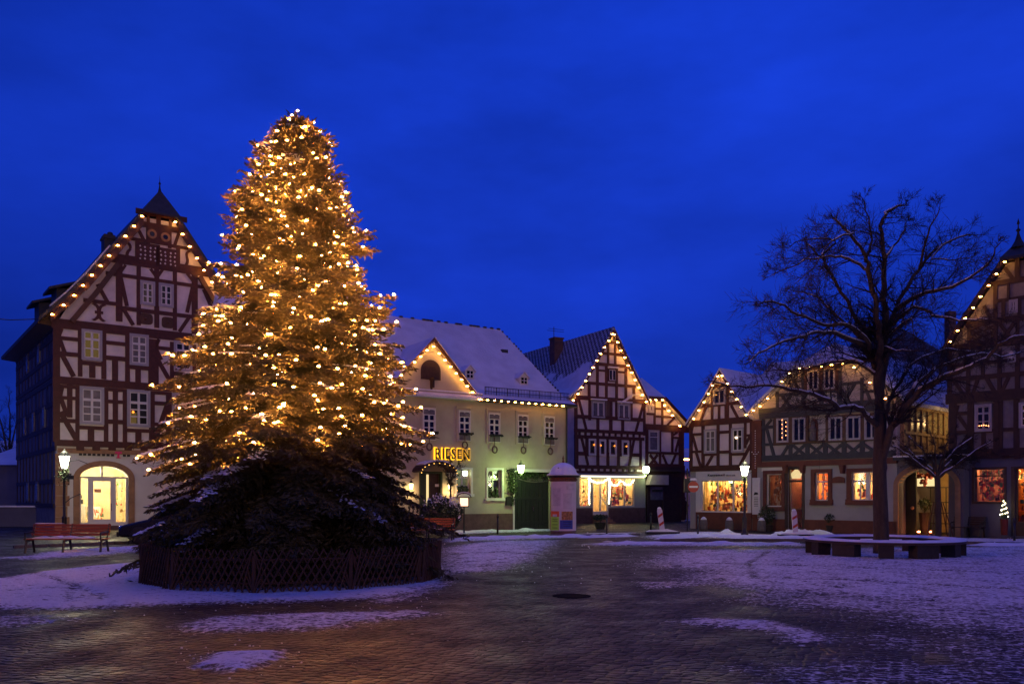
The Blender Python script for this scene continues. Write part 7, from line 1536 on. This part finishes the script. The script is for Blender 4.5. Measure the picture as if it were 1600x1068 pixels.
potted('shrub', H5.world(H5.px(1200, 805, -.5)[0], -.6, 0), 1.35, .42, 'pot', 'dark bushy plant at the foot of the brown display window', 7, 'shrub', stem=.0, ph=.3, n=500)
o = MB().lathe([(.30, 0), (.34, .05), (.28, .2), (.12, .32), (.01, .36)], n=9).build('snow_pile', M['snow']); o.location = gnd(1228, 828); tag(o, 'lump of snow on the pavement left of the lit shop door', 'snow heap', kind=None)
for i, (x, y, h, r, pm, lb, leafm) in enumerate(((1392, 829, 1.25, .28, 'pot_red', 'red pot with a dark evergreen left of the archway', 'leaf'), (1298, 832, .95, .30, 'pot', 'snow-dusted potted plant before the grey shop wall', 'leaf'), (938, 826, .8, .42, 'pot', 'big dark tub beside the garlanded shop steps', 'leaf'), (652, 830, 1.6, .6, 'pot', 'dark evergreen left of the inn door behind the big tree', 'leaf'))): potted('potted_plant', gnd(x, y), h, r, pm, lb, 50+i, stem=.1, n=340, leafm=leafm)
# snow-dusted bush beside the inn door
Yh = 37.5; t = empty('snowy_bush', (at(690, 776, Yh).x, Yh, 0)); tag(t, 'wide evergreen bush dusted with pink-lit snow between the big tree and the menu box', 'bush'); r_s = np.random.RandomState(9); V = []; Q = []
def bush():
    while True:
        q = r_s.uniform(-1, 1, 3)
        if .25 < q@q < 1: break
    return (q[0]*.95, q[1]*.7, .95+q[2]*.75+.12*math.sin(q[0]*9))
leaves(2600, bush, .04, .09, V, Q, r_s); np_mesh('foliage', V, Q, M['leaf'], t); V = []; Q = []
def bs():
    a, b_ = r_s.uniform(-.85, .85), r_s.uniform(-.5, .5); zz = .95+.75*math.sqrt(max(0, 1-(a/.95)**2-(b_/.7)**2))+r_s.normal(0, .1)
    return (a, b_, zz)
leaves(420, bs, .03, .07, V, Q, r_s); np_mesh('snow', V, Q, M['snow'], t); MB().tube([(0, 0, 0), (0, 0, .6)], .05, 6).build('trunk', M['bark'], t)
# little lit tree in a red pot at the right edge
p = H7.world(H7.px(1569, 800, -.6)[0], -.6, 0); t = empty('little_lit_tree', p); tag(t, 'little spiral of white lights on a red pot at the right edge', 'potted tree'); zA, zB_ = at(1569, 802, p.y).z, at(1569, 782, p.y).z
MB().lathe([(.12, .15), (.15, zA-.25), (.16, zA-.22)], n=10).build('pot', M['pot_red'], t); MB().lathe([(.12, zA-.2), (.07, (zA+zB_)/2), (.005, zB_+.03)], n=9).build('foliage', M['leaf'], t); m = MB()
for i in range(30): a = i*.75; k_ = i/29; m.ball(((.15*(1-k_)+.02)*math.cos(a), (.15*(1-k_)+.02)*math.sin(a), zA-.12+(zB_-zA+.12)*k_), .028, 5)
o = m.build('fairy_lights', M['fairy'], t)
# far end of the alley: awning with lights
Ya = 62.0; t = empty('market_awning', at(1060, 776, Ya)); t.location.z = 0; tag(t, 'pale scalloped awning down the alley left of the sign post', 'awning'); z1, z0 = at(1060, 736, Ya).z, at(1060, 758, Ya).z
m = MB(); m.v = [(-.95, 0, z0), (.95, 0, z0), (.7, 1.6, z1), (-.45, 1.6, z1), (-.95, 0, z0-.18), (.95, 0, z0-.18)]; m.f = [(0, 1, 2, 3), (4, 5, 1, 0)]; o = m.build('canvas', M['awning'], t); s_ = o.modifiers.new('thickness', 'SOLIDIFY'); s_.thickness = .03
for x_ in (-.9, .9): MB().tube([(x_, 0, 0), (x_, 0, z0)], .03, 5).build('pole', M['iron'], t)
point_light('stall_lamp', (0, -.8, z1+.9), 26, (1, .5, .28), .1, t)
Yl = 64; pts = [at(1065.5+i*2.2, 717.5-(i % 2)*.3, Yl) for i in range(6)]; light_string('short row of pinkish lights over the alley', pts, .10, 'bulb_far', group='alley lights')
# people far down the alley
def person(p, hgt, rz, label, cm, stride=.18):
    me = bpy.data.meshes.new('body'); s = hgt/1.75
    V = [(0, 0, .95), (0, 0, 1.15), (0, 0, 1.40), (0, 0, 1.52), (0, .01, 1.66), (-.20, 0, 1.40), (-.27, .03, 1.13), (-.25, -.06, .88), (.20, 0, 1.40), (.27, .03, 1.13), (.25, -.06, .88), (-.10, -stride*.4, .50), (-.10, stride*.2, .08), (-.10, stride*.2-.12, .03), (.10, stride*.5, .50), (.10, stride, .08), (.10, stride-.12, .03)]
    E = [(0, 1), (1, 2), (2, 3), (3, 4), (2, 5), (5, 6), (6, 7), (2, 8), (8, 9), (9, 10), (0, 11), (11, 12), (12, 13), (0, 14), (14, 15), (15, 16)]
    Rd = [.17, .16, .17, .065, .105, .075, .055, .04, .075, .055, .04, .085, .05, .045, .085, .05, .045]
    me.from_pydata([(x*s, y*s, z*s) for x, y, z in V], E, []); o = bpy.data.objects.new('person', me); col.objects.link(o); sk = o.modifiers.new('skin', 'SKIN')
    if len(me.skin_vertices):
        for i, r_ in enumerate(Rd): me.skin_vertices[0].data[i].radius = (r_*s, r_*s*.9)
        me.skin_vertices[0].data[0].use_root = True
    sb = o.modifiers.new('sub', 'SUBSURF'); sb.levels = 1; sb.render_levels = 1; me.materials.append(M[cm]); o.location = p; o.rotation_euler = (0, 0, rz); tag(o, label, 'person', 'people in the alley'); MB().ball((0, .0, 1.69*s), .115*s, 10, 1.1).build('hair', M['black'], o, True); MB().ball((0, -.055*s, 1.64*s), .078*s, 10, 1.15).build('face', M['skin'], o, True); return o
q1 = gnd(1058, 814.5); person(q1, 1.75, .3, 'person in a dark coat walking away down the alley', 'cloth_a'); q2 = gnd(1069.5, 812.5); person(q2, 1.70, -.4, 'second person in brown clothes beside the dark-coated walker in the alley', 'cloth_b', -.15)
m = MB(); c0 = at(-60, 494, 40); c1 = at(84, 497.5, 45.2); m.tube([c0, c0.lerp(c1, .5)-Vector((0, 0, .12)), c1], .022, 4); o = m.build('overhead_cable', M['black']); tag(o, 'thin overhead cable running to the eave of the tallest house', 'cable')
m = MB(); c0 = at(600, 497, 26); c1 = at(634, 498, 26); m.tube([c0, c1], .035, 5)
